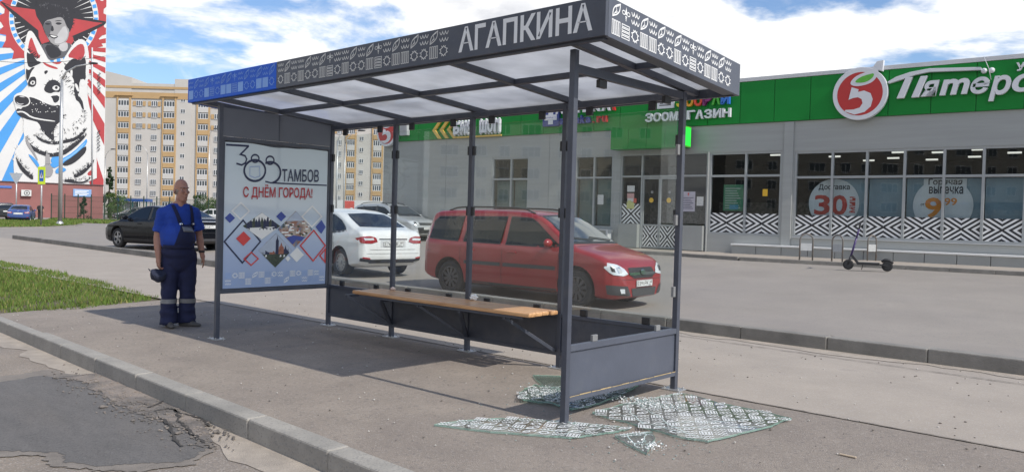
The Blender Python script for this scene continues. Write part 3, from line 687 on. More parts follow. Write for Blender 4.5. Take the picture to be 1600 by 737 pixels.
for k in range(26): xx,yy_=rq.uniform(290,430),rq.uniform(396,450); inphoto(D2,[(xx,yy_),(xx+14,yy_),(xx+14,yy_+6),(xx,yy_+7)],'w',2.2+.01*k); inphoto(D2,[(xx-1,yy_),(xx+7,yy_-6),(xx+15,yy_)],'o',2.21+.01*k)
for k in range(10): xx,yy_=rq.uniform(290,430),rq.uniform(400,450); inphoto(D2,[(xx,yy_),(xx+9,yy_-4),(xx+15,yy_+2),(xx+6,yy_+5)],'k',2.8)
inphoto(D2,[(300,470),(352,452),(420,462),(400,480),(366,470),(340,505),(330,500)],'b',3)
inphoto(D3,[(205,440),(355,440),(355,520),(205,520)],'s',2)
for x0_,w0,t0 in ((238,16,500),(256,20,488),(280,12,462),(292,22,490),(312,18,502),(326,12,512)): inphoto(D3,[(x0_,545),(x0_,t0+12),(x0_+w0*.3,t0+4),(x0_+w0*.5,t0-10),(x0_+w0*.7,t0+4),(x0_+w0,t0+12),(x0_+w0,545)],'n' if w0<20 else 'o',2.5)
inphoto(D3,[(205,530),(355,526),(355,590),(205,590)],'k',3)
for k in range(8): xx=222+k*15; inphoto(D3,[(xx,540),(xx+8,538),(xx+6,530),(xx+2,531)],'w',3.3)
dia(97,383,20,20,'b',3); dia(300,376,21,20,'b',3); dia(476,418,27,28,'b',4); dia(138,355,33,33,'w',3,.012); dia(433,376,44,42,'w',3,.012)
dia(148,477,70,85,'n',2,.012); dia(150,465,29,29,'R',4); dia(182,546,28,26,'R',3,.010); dia(442,494,58,62,'R',3,.012); dia(500,535,28,26,'R',3,.012); dia(370,531,31,30,'w',3); dia(332,546,12,12,'w',4)
a0=Q(80,655)[1]
for i,k in enumerate(['w','l','g','v','w','l','v','b','w','l','h','g','w','l','l','w']):
    orn(f,k,.02+i*.061,.022,.054,.042,.0035,5 if i%3 else 3,1); orn(f,'sgvwlvhgwlvgsvwg'[i],.02+i*.061,.068,.054,.040,.0035,3 if i%3 else 5,1)
f.build('print',pr,sheet_,fix=False)
# ----------------------------------------------------------------- broken glass on the ground
G_sh=mat('green_glass_edge',(.30,.48,.41),.12,var=.2,spec=.7)
def slab_glass(name,label,pts,lift,cracks,fill,seed,printed=True,tilt=None,base=None):
    c=V((sum(p[0] for p in pts)/len(pts),sum(p[1] for p in pts)/len(pts),0)); z=lambda x,y:zside(y)+lift+(tilt(x,y) if tilt else 0)
    root=thing(name,label,'broken glass',(c.x,c.y,zside(c.y)))
    rp_=ragged(pts,.018,9,seed)
    m=MB(); n=len(rp_); m.add([(x,y,z(x,y)) for x,y in rp_]+[(x,y,z(x,y)+.009) for x,y in rp_],[tuple(range(n-1,-1,-1)),tuple(range(n,2*n))]+[(i,(i+1)%n,n+(i+1)%n,n+i) for i in range(n)],0)
    sl_=m.build('sheet',base or glass('fallen_glass',(.93,.96,.95),1.0,dust=.12),root)
    e=MB()
    for i in range(n):
        a,b=rp_[i],rp_[(i+1)%n]; e.add([(*a,z(*a)-.001),(*b,z(*b)-.001),(*b,z(*b)+.0105),(*a,z(*a)+.0105)],[(0,1,2,3)])
    e.build('edge',G_sh,sl_,fix=False)
    f=Flat(lambda u,v,l=0:V((u,v,z(u,v)+.0105+.0009*l)))
    if printed:                                         # white enamel print: rows of ornaments, clipped to the piece
        ux,uy=printed; rnd=random.Random(seed); cw=.098; kinds='wlwvglwvgwl'
        o=V((min(p[0] for p in pts)-.8,min(p[1] for p in pts)-.8,0)); U=V((ux,uy,0)).normalized(); Wv=V((-U.y,U.x,0))
        tmp=Flat(lambda u,v,l=0:V((u,v,l)))
        for i in range(-6,42):
            for j in range(-6,42):
                p=o+U*(i*cw)+Wv*(j*cw*.92); q=p+U*cw*.5+Wv*cw*.4
                if not inside((q.x,q.y),rp_): continue
                t2=Flat(lambda u,v,l=0:p+U*u+Wv*v); orn(t2,kinds[(i*3+j*5)%len(kinds)],.006,.006,cw*.86,cw*.78,.0078,0,0)
                vs=[f.F(vv.x,vv.y,1+rnd.random()) for vv in t2.v]; f.add(vs,t2.f,0)
    rnd=random.Random(seed+1)
    for k in range(cracks):
        a=rnd.choice(rp_); b=rnd.choice(rp_); P=[(a[0]+(b[0]-a[0])*i/9+rnd.uniform(-.02,.02),a[1]+(b[1]-a[1])*i/9+rnd.uniform(-.02,.02)) for i in range(10)]
        f.line([p for p in P if inside(p,rp_)] or P[:2],.006,1,4+k*.1)
    f.build('printed_pattern',[mat('white_enamel',(.74,.75,.74),.35,var=.1,vs=20),mat('crack_sparkle',(.62,.72,.69),.25)],sl_,fix=False)
    if fill:                                            # crumbled zone: heaps of small cubes of glass
        m=MB(); rnd=random.Random(seed+2); (cx,cy,rx,ry,nn)=fill
        for k in range(nn):
            x,y=rnd.gauss(cx,rx),rnd.gauss(cy,ry); s=rnd.uniform(.002,.0065); zz_=z(x,y)+.012+abs(rnd.gauss(0,.006)); R=Matrix.Rotation(rnd.uniform(0,6),3,'Z')@Matrix.Rotation(rnd.uniform(-1,1),3,'X')
            m.box((-s,-s*.7,-s*.4),(s,s*.7,s*.4),F=lambda a,b,c:V((x,y,zz_))+R@V((a,b,c)),mi=0 if rnd.random()<.6 else 1)
        o=m.build('crumbs',[mat('glass_crumb',(.55,.64,.61),.1,spec=.8,var=.2,trans=.6),mat('white_crumb',(.78,.79,.78),.4)],sl_); o['kind']='stuff'
    return root
gp=lambda *q:[tuple(px(x,y,0,SL)[:2]) for x,y in q]
slab_glass('broken_glass_sheet','largest fallen glass sheet with white printed ornaments beside the end panel',gp((926,648),(975,634),(1030,624),(1062,617),(1085,622),(1120,632),(1190,646),(1236,657),(1200,670),(1105,694),(1070,688),(1020,675),(975,662)),.012,5,(4.93,-.62,.14,.06,420),5,(.82,.57))
slab_glass('broken_glass_sheet','long narrow pointed glass shard with white print in front of the right front post',gp((680,666),(720,659),(790,656),(850,659),(900,664),(950,668),(985,671),(960,677),(925,680),(890,686),(820,681),(740,674)),.006,3,None,9,(.9,.44))
slab_glass('broken_glass_sheet','small triangular printed glass shard lying nearest the camera',gp((960,684),(985,681),(1018,677),(1026,690),(1010,711),(985,698)),.006,6,(5.52,-1.5,.06,.05,110),13,(.3,.95))
slab_glass('broken_glass_sheet','heap of pale green broken glass under the end panel rail',gp((810,618),(835,606),(880,612),(930,606),(975,602),(998,605),(960,625),(910,641),(893,643),(860,634),(818,630)),.014,9,(4.28,-.93,.13,.09,420),17,(.7,.7),tilt=lambda x,y:.02*abs(MN.noise(V((x*6,y*6,2)))),base=glass('green_fallen_glass',(.82,.92,.88),1.3,dust=.10))
slab_glass('broken_glass_sheet','thin clear glass triangle behind the right front post under the bench end',gp((831,588),(882,590),(905,606),(858,612)),.008,2,None,23,False,base=glass('green_fallen_glass',(.82,.92,.88),1.3,dust=.10))
f=MB(); rnd=random.Random(8)
for k in range(260):
    x,y=rnd.choice([(4.4,-1.5),(5.6,-1.3),(5.0,-.9),(5.1,-1.55),(3.9,-.7)]); x+=rnd.gauss(0,.28); y+=rnd.gauss(0,.2); s=rnd.uniform(.0018,.0055)
    if y<-2.4: continue
    R=Matrix.Rotation(rnd.uniform(0,6),3,'Z'); f.box((-s,-s*.7,0),(s,s*.7,s*.8),F=lambda a,b,c:V((x,y,zside(y)+.003))+R@V((a,b,c)))
tag(f.build('glass_crumbs',mat('glass_crumb',(.62,.70,.67),.12)),None,None,kind='stuff')
# crumpled tissue on the bench
def crumple(name,label,c,r,m,seed):
    b=MB(); b.ell((0,0,0),(r,r*.8,r*.6),nu=18,nv=12); 
    for i,v_ in enumerate(b.v): b.v[i]=V(c)+v_*(1+.55*MN.noise(v_*(2.2/r)+V((seed,0,0))))
    o=b.build(name,m); tag(o,label,'litter'); return o
M_paper=mat('crumpled_paper',(.78,.77,.74),.8,var=.06)
crumple('crumpled_tissue','crumpled white tissue lying on the back of the bench','x' and (2.55,-.075,.565),.045,M_paper,3)
crumple('crumpled_tissue','small crumpled pinkish wrapper on the left end of the bench',(1.32,-.09,.555),.028,mat('pinkish_paper',(.70,.58,.52),.8),9)
b=MB(); c=px(795,679,0,SL)
b=MB(); q=px(1325,713,0,SL); b.box((q.x-.05,q.y-.012,q.z+.004),(q.x+.05,q.y+.004,q.z+.012)); tag(b.build('wood_chip',mat('pale_wood_chip',(.48,.38,.27),.8),bevel=.003),'small pale wooden stick on the pavement','litter')
# ================================================================= supermarket building
TH,SD=-.0756,18.6222
sn=V((math.sin(TH),math.cos(TH),0)); st=V((math.cos(TH),-math.sin(TH),0))
SF=lambda s,z,o=0: st*s+sn*(SD-o)+V((0,0,z))          # along the front, height, distance out from it
SB=lambda s,o,z: SF(s,z,o)                             # box order: along, out, up
BZ=.40
store=thing('supermarket','long low grey shop building with a green band and large shop windows','shop',tuple(SF(-5,BZ)),-TH)
M_clad=mat('grey_cladding',(.335,.345,.335),.5,var=.07,vs=1.2,bump=.03,bs=12,stretch=(.3,.3,5),big=[(.8,.5,.8,(.27,.275,.26),.35)])
M_clad2=mat('grey_plinth_panel',(.295,.305,.295),.5,var=.06,vs=1.5)
M_green=mat('green_cassette',(.009,.215,.035),.45,var=.08,vs=.7,spec=.2)
M_lgrey=mat('light_grey_flashing',(.55,.56,.57),.45,var=.05)
M_frame=mat('grey_window_frame',(.33,.345,.345),.4,var=.05)
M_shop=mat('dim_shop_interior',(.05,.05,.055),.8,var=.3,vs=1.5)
M_tile=mat('shop_floor',(.35,.33,.30),.4,var=.1)
S0,S1,DEP=-19.0,13.0,24
wins=[(-.62,12.6,1.02,3.66,[.51,1.49,2.51,3.52,4.48,5.45,6.45,7.45,8.45,9.45,10.45,11.5],2.86),(-3.42,-1.0,1.02,3.70,[-2.18],2.93),(-12.7,-10.86,.95,3.76,[-11.75],2.9),(-8.72,-7.08,1.1,3.74,[-7.9],2.92)]
portal=(-6.78,-3.46,.42,3.74)
# front wall as piers and lintels round the openings
cuts=sorted([(w_[0],w_[1],w_[2],w_[3]) for w_ in wins]+[portal])
m=MB(); x=S0
for (a,b,z0,z1) in cuts:
    m.box((x,-.22,BZ-.3),(a,0,4.6),F=SB); m.box((a,-.22,z1),(b,0,4.6),F=SB)
    if z0>.5: m.box((a,-.22,BZ-.3),(b,0,z0),F=SB)
    x=b
m.box((x,-.22,BZ-.3),(S1,0,4.6),F=SB)
m.box((S0,-DEP,BZ-.3),(S0+.25,-.221,4.6),F=SB); m.box((S1-.25,-DEP,BZ-.3),(S1,-.221,4.6),F=SB); m.box((S0+.251,-DEP,BZ-.3),(S1-.251,-DEP+.25,4.6),F=SB)
wallo=m.build('wall',M_clad,store)
for s in (-18.1,-15.2,-9.9,): m=MB(); m.box((s-.008,.0005,BZ),(s+.008,.004,4.6),F=SB); m.build('cladding_joint',mat('grey_joint',(.2,.21,.215),.6),wallo)
m=MB(); m.box((-.95,.0,BZ+.3),(-.66,.05,4.58),F=SB); m.build('pilaster',M_clad,wallo,bevel=.005)
m=MB(); m.box((-3.46,.0,BZ),(-3.43,.05,3.72),F=SB); m.build('pilaster',M_clad,wallo,bevel=.005)
m=MB(); m.box((S0,-DEP,5.4),(S1,-.4,5.5),F=SB); m.build('roof',mat('roof_felt',(.12,.12,.12),.9),store)
m=MB(); m.box((S0+.26,-DEP+.26,BZ-.02),(S1-.26,-.23,BZ),F=SB); m.build('shop_floor',M_tile,store)
# green band of cassettes
x=S0; k=0; Lg=[-19.0]
while Lg[-1]<S1-.3: Lg.append(Lg[-1]+1.107)
Lg[-1]=S1
m=MB()
for a,b in zip(Lg,Lg[1:]): m.box((a+.008,-.06,4.605),(b-.008,.07,5.925),F=SB)
gb=m.build('green_band',M_green,store,bevel=.006)
m=MB(); m.box((S0,-.3,4.61),(S1,.045,5.92),F=SB); m.build('band_backing',mat('dark_green_joint',(.006,.07,.015),.6),gb)
m=MB(); m.box((S0-.02,-.32,5.93),(S1,.10,6.05),F=SB); m.build('parapet_cap',M_lgrey,store,bevel=.006)
m=MB(); m.box((S0,-DEP,4.61),(S0+.2,-.301,5.93),F=SB); m.build('side_band',M_green,store)
# shop interior seen through the glass
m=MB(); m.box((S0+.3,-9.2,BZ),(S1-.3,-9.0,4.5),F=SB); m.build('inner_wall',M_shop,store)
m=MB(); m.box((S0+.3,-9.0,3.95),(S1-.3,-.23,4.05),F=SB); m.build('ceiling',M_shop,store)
M_lamp=mat('lit_tube',(1,.97,.9),.5,emit=.9,var=0)
for a,o in ((-1.9,-2.0),(-.2,-3.2),(.6,-5.2),(1.5,-4.4),(1.9,-2.2),(2.6,-5.4),(3.0,-2.6),(4.1,-2.0),(3.9,-4.6),(5.0,-3.4),(7,-3)):
    if 1:
        m=MB(); m.box((a+o*.1,o-.06,3.72),(a+.36+o*.1,o+.05,3.77),F=SB); m.build('ceiling_lamp',M_lamp,store)
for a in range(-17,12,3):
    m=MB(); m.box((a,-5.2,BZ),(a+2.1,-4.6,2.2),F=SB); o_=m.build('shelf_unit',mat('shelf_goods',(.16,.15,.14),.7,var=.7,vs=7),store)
G_shop=glass('shop_glass',(.84,.87,.87),1.0)
M_film=mat('pale_window_film',(.22,.32,.39),.6,var=.16,vs=.8)
CB={}
def chevrons(f,s0,s1,z0,z1,size,seed,mi=0,l=1):
    """black and white diagonal stripes, mirrored square by square"""
    rnd=random.Random(seed); nx=max(1,round((s1-s0)/size)); ny=2; cw=(s1-s0)/nx; ch=(z1-z0)/ny; p=cw/2.3
    f.rect(s0,z0,s1,z1,0,l)
    for i in range(nx):
        for j in range(ny):
            a,b=s0+i*cw,z0+j*ch; q=[(a,b),(a+cw,b),(a+cw,b+ch),(a,b+ch)]; d=1 if (i+j+(i//3))%2 else -1; k_=cw/ch
            lo=min(x+d*y*k_ for x,y in q); hi=max(x+d*y*k_ for x,y in q); t=lo
            while t<hi:
                r=clip(clip(q,1,d*k_,t+p*.5),-1,-d*k_,-t)
                if len(r)>2: f.poly(r,1,l+1)
                t+=p
M_bw=[mat('white_window_vinyl',(.80,.80,.79),.5,var=.05),mat('black_window_vinyl',(.022,.022,.025),.5,var=.2)]
WF=lambda o:(lambda u,v,l=0:SF(u,v,o+.002*l))
for wi,(a,b,z0,z1,mu,tr) in enumerate(wins):
    m=MB(); e=.07
    m.box((a,-.15,z0),(a+e,-.02,z1),F=SB); m.box((b-e,-.15,z0),(b,-.02,z1),F=SB); m.box((a+e,-.15,z0),(b-e,-.02,z0+e),F=SB); m.box((a+e,-.15,z1-e),(b-e,-.02,z1),F=SB)
    xs=[a+e]+mu+[b-e]
    for x in mu: m.box((x-.035,-.15,z0+e),(x+.035,-.02,z1-e),F=SB)
    for p_,q_ in zip(xs,xs[1:]): m.box((p_+(.035 if p_ in mu else 0),-.149,tr-.035),(q_-(.035 if q_ in mu else 0),-.021,tr+.035),F=SB)
    fr_=m.build('window',M_frame,store,bevel=.004)
    for p_,q_ in zip(xs,xs[1:]):
        pa,qa=p_+(.036 if p_ in mu else 0),q_-(.036 if q_ in mu else 0)
        g_=MB(); g_.box((pa,-.09,z0+e),(qa,-.08,tr-.036),F=SB); g_.build('pane',G_shop,fr_); g_=MB(); g_.box((pa,-.09,tr+.036),(qa,-.08,z1-e),F=SB); g_.build('pane',G_shop,fr_)
        if wi<2:
            f=Flat(WF(-.078)); chevrons(f,pa,qa,z0+e+.002,1.70 if wi==0 else 1.72,.46,int(pa*10)); f.build('striped_vinyl',M_bw,fr_,fix=False)
        if wi in (0,) and not (p_<.5): 
            g_=MB(); g_.box((pa,-.30,1.3),(qa,-.28,tr-.05),F=SB); g_.build('window_film',M_film,fr_)
        if wi>=2:
            g_=MB(); g_.box((pa,-.30,z0+.1),(qa,-.28,tr-.05),F=SB); g_.build('window_blind',mat('grey_green_blind',(.20,.26,.25),.6,var=.12,vs=2,stretch=(.2,.2,14)),fr_)
m=MB(); m.box((-.60,.0,1.00),(12.6,.07,1.018),F=SB); m.build('window_sill',M_lgrey,wallo)
# plinth ledge along the front
m=MB(); m.box((-2.45,.02,.695),(S1,.36,.745),F=SB); lg=m.build('ledge',mat('white_ledge',(.74,.74,.72),.5,var=.06),store,bevel=.006)
m=MB(); x=-2.42
while x<S1-.1: m.box((x,.03,BZ-.02),(min(x+.785,S1),.33,.694),F=SB); x+=.80
m.build('plinth_panel',M_clad2,lg,bevel=.004)
m=MB(); m.box((-8.9,.02,.695+.32),(-7.02,.36,.735+.32),F=SB); m.box((-7.1,.02,BZ),(-7.02,.36,1.014),F=SB); lg=m.build('ledge',M_lgrey,store,bevel=.006)
m=MB(); m.box((-8.88,.03,BZ),(-7.12,.33,1.01),F=SB); m.build('plinth_panel',M_clad2,lg)
# entrance portal with sliding doors
pf=MB(); e=.06; a,b,z0,z1=portal
for x in (a,-5.96,-4.56,b-e): pf.box((x,-.16,.42),(x+e,-.02,z1),F=SB)
for p_,q_ in ((a+e,-5.96),(-5.96+e,-4.56),(-4.56+e,b-e)): pf.box((p_,-.159,z1-e),(q_,-.021,z1),F=SB); pf.box((p_,-.159,2.92),(q_,-.021,2.98),F=SB)
por=pf.build('entrance',M_frame,store,bevel=.004)
for p_,q_ in ((a+e,-5.96),(-5.96+e,-4.56),(-4.56+e,b-e)):
    g_=MB(); g_.box((p_,-.09,2.982),(q_,-.08,z1-e),F=SB); g_.build('pane',G_shop,por)
for p_,q_ in ((a+e,-5.96),(-4.56+e,b-e)):
    g_=MB(); g_.box((p_,-.09,1.28),(q_,-.08,2.918),F=SB); g_.build('pane',G_shop,por)
    g_=MB(); g_.box((p_,-.14,.45),(q_,.16,1.28),F=SB); g_.build('plinth_panel',M_clad2,por,bevel=.005)
f=Flat(WF(-.078)); chevrons(f,a+e,-5.97,1.29,1.98,.42,4); f.build('striped_vinyl',M_bw,por,fix=False)
for i,(p_,q_) in enumerate(((-5.895,-5.235),(-5.225,-4.565))):
    m=MB(); d=.045
    m.box((p_,-.13,.46),(p_+d,-.05,2.91),F=SB); m.box((q_-d,-.13,.46),(q_,-.05,2.91),F=SB); m.box((p_+d,-.13,.46),(q_-d,-.05,.52),F=SB); m.box((p_+d,-.13,2.85),(q_-d,-.05,2.91),F=SB); m.box((p_+d,-.13,1.22),(q_-d,-.05,1.28),F=SB)
    dr=m.build('door',M_frame,por,bevel=.003)
    g_=MB(); g_.box((p_+d,-.10,1.28),(q_-d,-.09,2.85),F=SB); g_.build('pane',G_shop,dr)
    f=Flat(WF(-.075)); f.rect(p_+d,.52,q_-d,1.22,0,0); f2=Flat(WF(-.07)); chevrons(f2,p_+d,q_-d,.52,1.22,.30,7+i); f2.build('striped_vinyl',M_bw,dr,fix=False)
    f=Flat(WF(-.085)); f.disc(((p_+q_)/2,2.12),.085,0,0); f.disc(((p_+q_)/2+.02,2.40),.05,1,0); f.build('door_sticker',[mat('yellow_sticker',(.75,.45,.03),.5),mat('grey_sticker',(.25,.25,.26),.5)],dr,fix=False)
f=Flat(WF(-.076))
for k,(cx_,cz_,ww,hh,c_) in enumerate([(-6.38,2.52,.30,.22,0),(-6.38,2.27,.28,.18,1),(-6.38,2.12,.26,.12,0),(-6.38,1.93,.30,.24,2),(-6.2,2.1,.12,.16,3),(-6.42,2.05,.12,.12,2)]): f.rect(cx_-ww/2,cz_-hh/2,cx_+ww/2,cz_+hh/2,c_,k)
f.build('notice',[mat('notice_white',(.6,.6,.58),.6,var=.2,vs=30),mat('notice_pink',(.55,.32,.30),.6,var=.2,vs=30),mat('notice_yellow',(.55,.55,.22),.6,var=.35,vs=30),mat('notice_red',(.6,.10,.06),.6)],por,fix=False)
f=Flat(WF(-.076)); f.rect(-4.42,1.75,-3.92,2.42,0,0); f.rect(-3.86,1.95,-3.62,2.25,1,0)
for k in range(7): f.rect(-4.36,1.84+.06*k,-3.98-.05*(k%3),1.865+.06*k,2,1)
f.text('!',-4.2,2.28,-4.14,2.38,3,1,bold=.03); f.build('notice',[mat('notice_lilac',(.45,.43,.48),.6),mat('notice_white',(.6,.6,.58),.6),mat('notice_ink',(.12,.12,.16),.6),mat('notice_red',(.6,.10,.06),.6)],por,fix=False)
f=Flat(WF(-.30)); f.rect(-3.02,1.80,-2.34,2.66,0,0)
for k in range(9): f.rect(-2.96,1.88+.08*k,-2.44-.04*((k*5)%4),1.91+.08*k,1,1)
f.rect(-2.8,1.85,-2.5,2.0,2,2); f.build('window_board',[mat('green_board',(.07,.28,.15),.5),mat('pale_board_ink',(.45,.55,.5),.5),mat('cyan_board',(.08,.35,.5),.5)],store,fix=False)
f=Flat(WF(-.077)); f.rect(-1.62,2.28,-1.46,2.5,0,0); f.build('door_sticker',mat('yellow_sticker',(.75,.6,.03),.5),store,fix=False)
f=Flat(WF(-.077)); f.rect(-7.75,1.95,-7.5,2.3,0,0); f.build('notice',mat('notice_white',(.6,.6,.58),.6),store,fix=False)
# green entrance canopy
m=MB()
for k in range(4): m.box((-6.87+.70*k+.006,.075,3.86),(-6.87+.70*(k+1)-.006,.60,4.56),F=SB)
m.build('entrance_canopy',M_green,store,bevel=.006)
m=MB(); m.box((-6.85,.06,3.88),(-4.09,.56,4.54),F=SB); m.build('canopy_core',mat('dark_green_joint',(.006,.07,.015),.6),store)
# round price posters behind the glass
def winposter(name,label,cs,cz,r,items,rect=None):
    root=thing(name,label,'poster',tuple(SF(cs,cz,-.2)),-TH)
    m=MB(); m.prism([SF(cs+r*math.cos(2*math.pi*k/48),cz+r*math.sin(2*math.pi*k/48),-.26) for k in range(48)],-sn*.006); m.build('disc',mat('pale_round_poster',(.66,.70,.74),.5,var=.03),root)
    f=Flat(WF(-.252))
    if rect: f.rect(*rect,3,0)
    for (t,x0,y0,x1,y1,mi,rot) in items: f.text(t,x0,y0,x1,y1,mi,1,bold=.025,rot=rot)
    f.build('print',[mat('poster_red',(.50,.04,.03),.5),mat('poster_ink',(.05,.05,.06),.5),mat('poster_orange',(.72,.26,.03),.5),mat('pale_round_poster',(.66,.70,.74),.5)],root,fix=False)
winposter('window_poster','round white window poster with a large red 30 and small dark heading',.52,2.08,.74,[('Доставка',.06,2.46,.98,2.66,1,0),('3',-.05,1.72,.42,2.33,0,0),('0',.46,1.72,.92,2.33,0,0),('мин',.98,1.80,1.15,2.28,0,1)])
winposter('window_poster','round white window poster with an orange price 9 99 and dark heading',3.48,2.05,.76,[('Горячая',3.10,2.58,3.95,2.80,1,0),('выпечка',3.12,2.37,3.98,2.58,1,0),('9',3.03,1.68,3.46,2.27,2,0),('99',3.52,2.05,3.84,2.26,2,0),('от',2.92,2.03,3.02,2.10,1,0)],(2.98,2.33,4.06,2.80))
# ----------------------------------------------------------------- shop signs
M_sw=mat('white_sign_face',(.66,.67,.70),.35,var=.02); M_sg=mat('grey_sign_side',(.30,.30,.32),.4); M_sred=mat('red_sign_face',(.46,.025,.025),.35,var=.04); M_leaf=mat('leaf_green_face',(.10,.42,.04),.35)
LB=lambda u,v,w_: SF(u,v,w_)
def sgn(name,label,s,z): return thing(name,label,'sign',tuple(SF(s,z,.08)),-TH)
def discsign(root,c,r,names,five=True):
    cs,cz=c
    circ_=[(cs+r*math.cos(2*math.pi*k/56),cz+r*1.01*math.sin(2*math.pi*k/56)) for k in range(56)]
    m=MB(); m.prism([SF(x,z,.10) for x,z in circ_],-sn*.16); d_=m.build('rim',M_sw,root,bevel=.01)
    f=Flat(lambda u,v,l=0:SF(cs+u*r,cz+v*r,.262+.004*l)); f.disc((0,-.01),.83,0,0,52)
    f.poly(smooth_poly([(-.40,.40),(-.18,.68),(.20,.80),(.62,.98),(.66,.72),(.50,.42),(.18,.30),(-.18,.28)],2),1,1)
    f.poly(smooth_poly([(-.22,.44),(-.02,.62),(.28,.70),(.52,.74),(.46,.56),(.24,.42),(.0,.40)],2),2,2)
    f.poly([(-.30,.26),(-.04,.16),(-.06,.06),(.16,.10),(.40,-.02),(.48,-.25),(.42,-.52),(.20,-.72),(-.16,-.80),(-.52,-.66),(-.50,-.60),(-.20,-.60),(.02,-.54),(.12,-.38),(.08,-.22),(-.06,-.14),(-.24,-.16),(-.40,-.22)],1,1)
    f.build('face',[M_sred,M_sw,M_leaf],d_,fix=False)
    return d_
r_=sgn('round_sign','large round red and white sign with a five and green leaf beside the script letters',1.30,5.27); discsign(r_,(1.29,5.27),.76,None)
m=MB(); m.prism([SF(1.29+x,5.27+z,.11) for x,z in [(.30,.70),(.44,.90),(.62,.92),(.60,.60)]],-sn*.14); m.build('stalk',M_sw,r_,bevel=.01)
r_=sgn('round_sign','smaller round red and white sign at the far left corner of the shop',-18.55,5.0); discsign(r_,(-18.6,5.02),.62,None)
r_=sgn('letter_sign','big white slanted script lettering on the green band','x' and 3.7,5.3)
PAR=[('m',3.37,5.07,4.10,5.50),('е',4.12,5.05,4.58,5.50),('р',4.55,4.83,5.06,5.50),('о',5.08,5.03,5.62,5.50),('ч',5.66,5.05,6.16,5.50),('к',6.2,5.05,6.75,5.50),('а',6.78,5.05,7.32,5.50)]
def let(t,x0,y0,x1,y1,mi=0,bold=.028,shear=.22,par=None,mm=None,d0=.10,d1=.22):
    m=MB(); letters(m,LB,t,x0,y0,x1,y1,d0,d1,0,bold,shear); return m.build('letter',mm or M_sw,par,fix=False)
m=MB()
for s0_ in (2.28,2.66): m.prism([SF(s0_+x,5.06+z,.10) for x,z in [(.0,0),(.19,0),(.40,.58),(.22,.58)]],-sn*.13)
P_=m.build('letter',M_sw,r_,bevel=.01)
top=[(2.03,5.56),(2.25,5.68),(2.6,5.78),(3.1,5.84),(4.35,5.76),(4.36,5.68),(3.1,5.74),(2.75,5.69),(2.45,5.60),(2.06,5.50)]
m=MB(); m.prism([SF(x,z,.1005) for x,z in top],-sn*.129); m.build('bar',M_sw,P_,bevel=.008)
let('я',2.90,5.07,3.36,5.50,par=r_)
for a in PAR: let(*a,par=r_)
for x in (4.42,4.60): 
    m=MB(); m.ell(SF(x,5.66,.16),(.075,.075,.075)); m.build('letter',M_sw,r_,smooth=True)
let('у',5.16,5.58,5.36,5.80,par=r_,shear=0); let('н',5.42,5.62,5.62,5.80,par=r_,shear=0)
m=MB(); m.tube([SF(4.40,6.05,.12),SF(4.44,5.95,.24),SF(4.54,5.70,.24),SF(4.60,5.40,.24)],.010,6); m.build('cable',M_lgrey,r_,smooth=True)
# pet shop sign
r_=sgn('letter_sign','pet shop sign of white capitals under colourful letters by the shelter post',-4.2,5.1)
x=-5.76; word='ЗООМАГАЗИН'; wdt=(5.76-2.65)/10
for k,ch in enumerate(word): let(ch,x+wdt*k+.015,4.80+.002*k,x+wdt*(k+1)-.02,5.11,par=r_,shear=0,bold=.032)
cols=[((.62,.50,.02)),((.66,.30,.02)),((.62,.06,.03)),((.20,.02,.14)),((.06,.36,.04)),((.03,.16,.55))]
for k,ch in enumerate('ЗООРАЙ'): 
    o_=let(ch,-4.58+.315*k,5.24,-4.58+.315*(k+1)-.02,5.62,par=r_,shear=0,bold=.04,mm=mat('coloured_letter_%d'%k,cols[k],.4)); o_.name='letter'
m=MB(); m.box((-5.33,.08,5.24),(-4.70,.16,5.74),F=SB); b_=m.build('picture_box',M_sw,r_,bevel=.01)
f=Flat(WF(.163)); f.rect(-5.24,5.33,-4.8,5.37,0,1); f.rect(-5.22,5.40,-5.1,5.58,0,1); f.disc((-4.98,5.50),.10,0,1); f.rect(-4.9,5.46,-4.8,5.6,0,1); f.build('picture',mat('sign_ink',(.10,.10,.11),.5),b_,fix=False)
# pharmacy sign
r_=sgn('letter_sign','pharmacy lettering in red edged capitals over a web address behind the shelter post',-8.3,5.2)
x=-9.55; wdt=(9.55-7.14)/6
for k,ch in enumerate('АПТЕКА'): let(ch,x+wdt*k+.02,5.30,x+wdt*(k+1)-.02,5.66,par=r_,shear=0,bold=.04)
m=MB(); m.prism([SF(-7.14,5.66,.09),SF(-7.06,5.66,.09),SF(-6.98,5.30,.09),SF(-7.08,5.30,.09)],-sn*.10); m.build('letter',M_sred,r_)
x=-9.35; wdt=(9.35-7.28)/9
for k,ch in enumerate('apteka.ru'):
    h0,h1=(4.90,5.12) if ch not in 'ptk.' else ((4.82,5.12) if ch=='p' else ((4.90,5.20) if ch in 'tk' else (4.90,4.95)))
    let(ch,x+wdt*k+.02+(.06 if ch=='.' else 0),h0,x+wdt*(k+1)-(.10 if ch=='.' else .02),h1,par=r_,shear=0,bold=.03,mm=mat('blue_letter',(.03,.05,.25),.4) if k<6 else M_sred)
r_=sgn('box_sign','small blue box sign with a white cross','x' and -9.75,5.15)
m=MB(); m.box((-10.12,.075,4.86),(-9.38,.20,5.50),F=SB); b_=m.build('box',mat('navy_sign_box',(.03,.05,.22),.4),r_,bevel=.01)
f=Flat(WF(.203)); f.rect(-9.86,4.93,-9.64,5.44,0,0); f.rect(-10.03,5.08,-9.861,5.29,0,0); f.rect(-9.639,5.08,-9.47,5.29,0,0); f.text('apteka.ru',-10.0,5.15,-9.5,5.22,1,1); f.build('cross',[M_sw,mat('blue_letter',(.03,.05,.25),.4)],b_,fix=False)
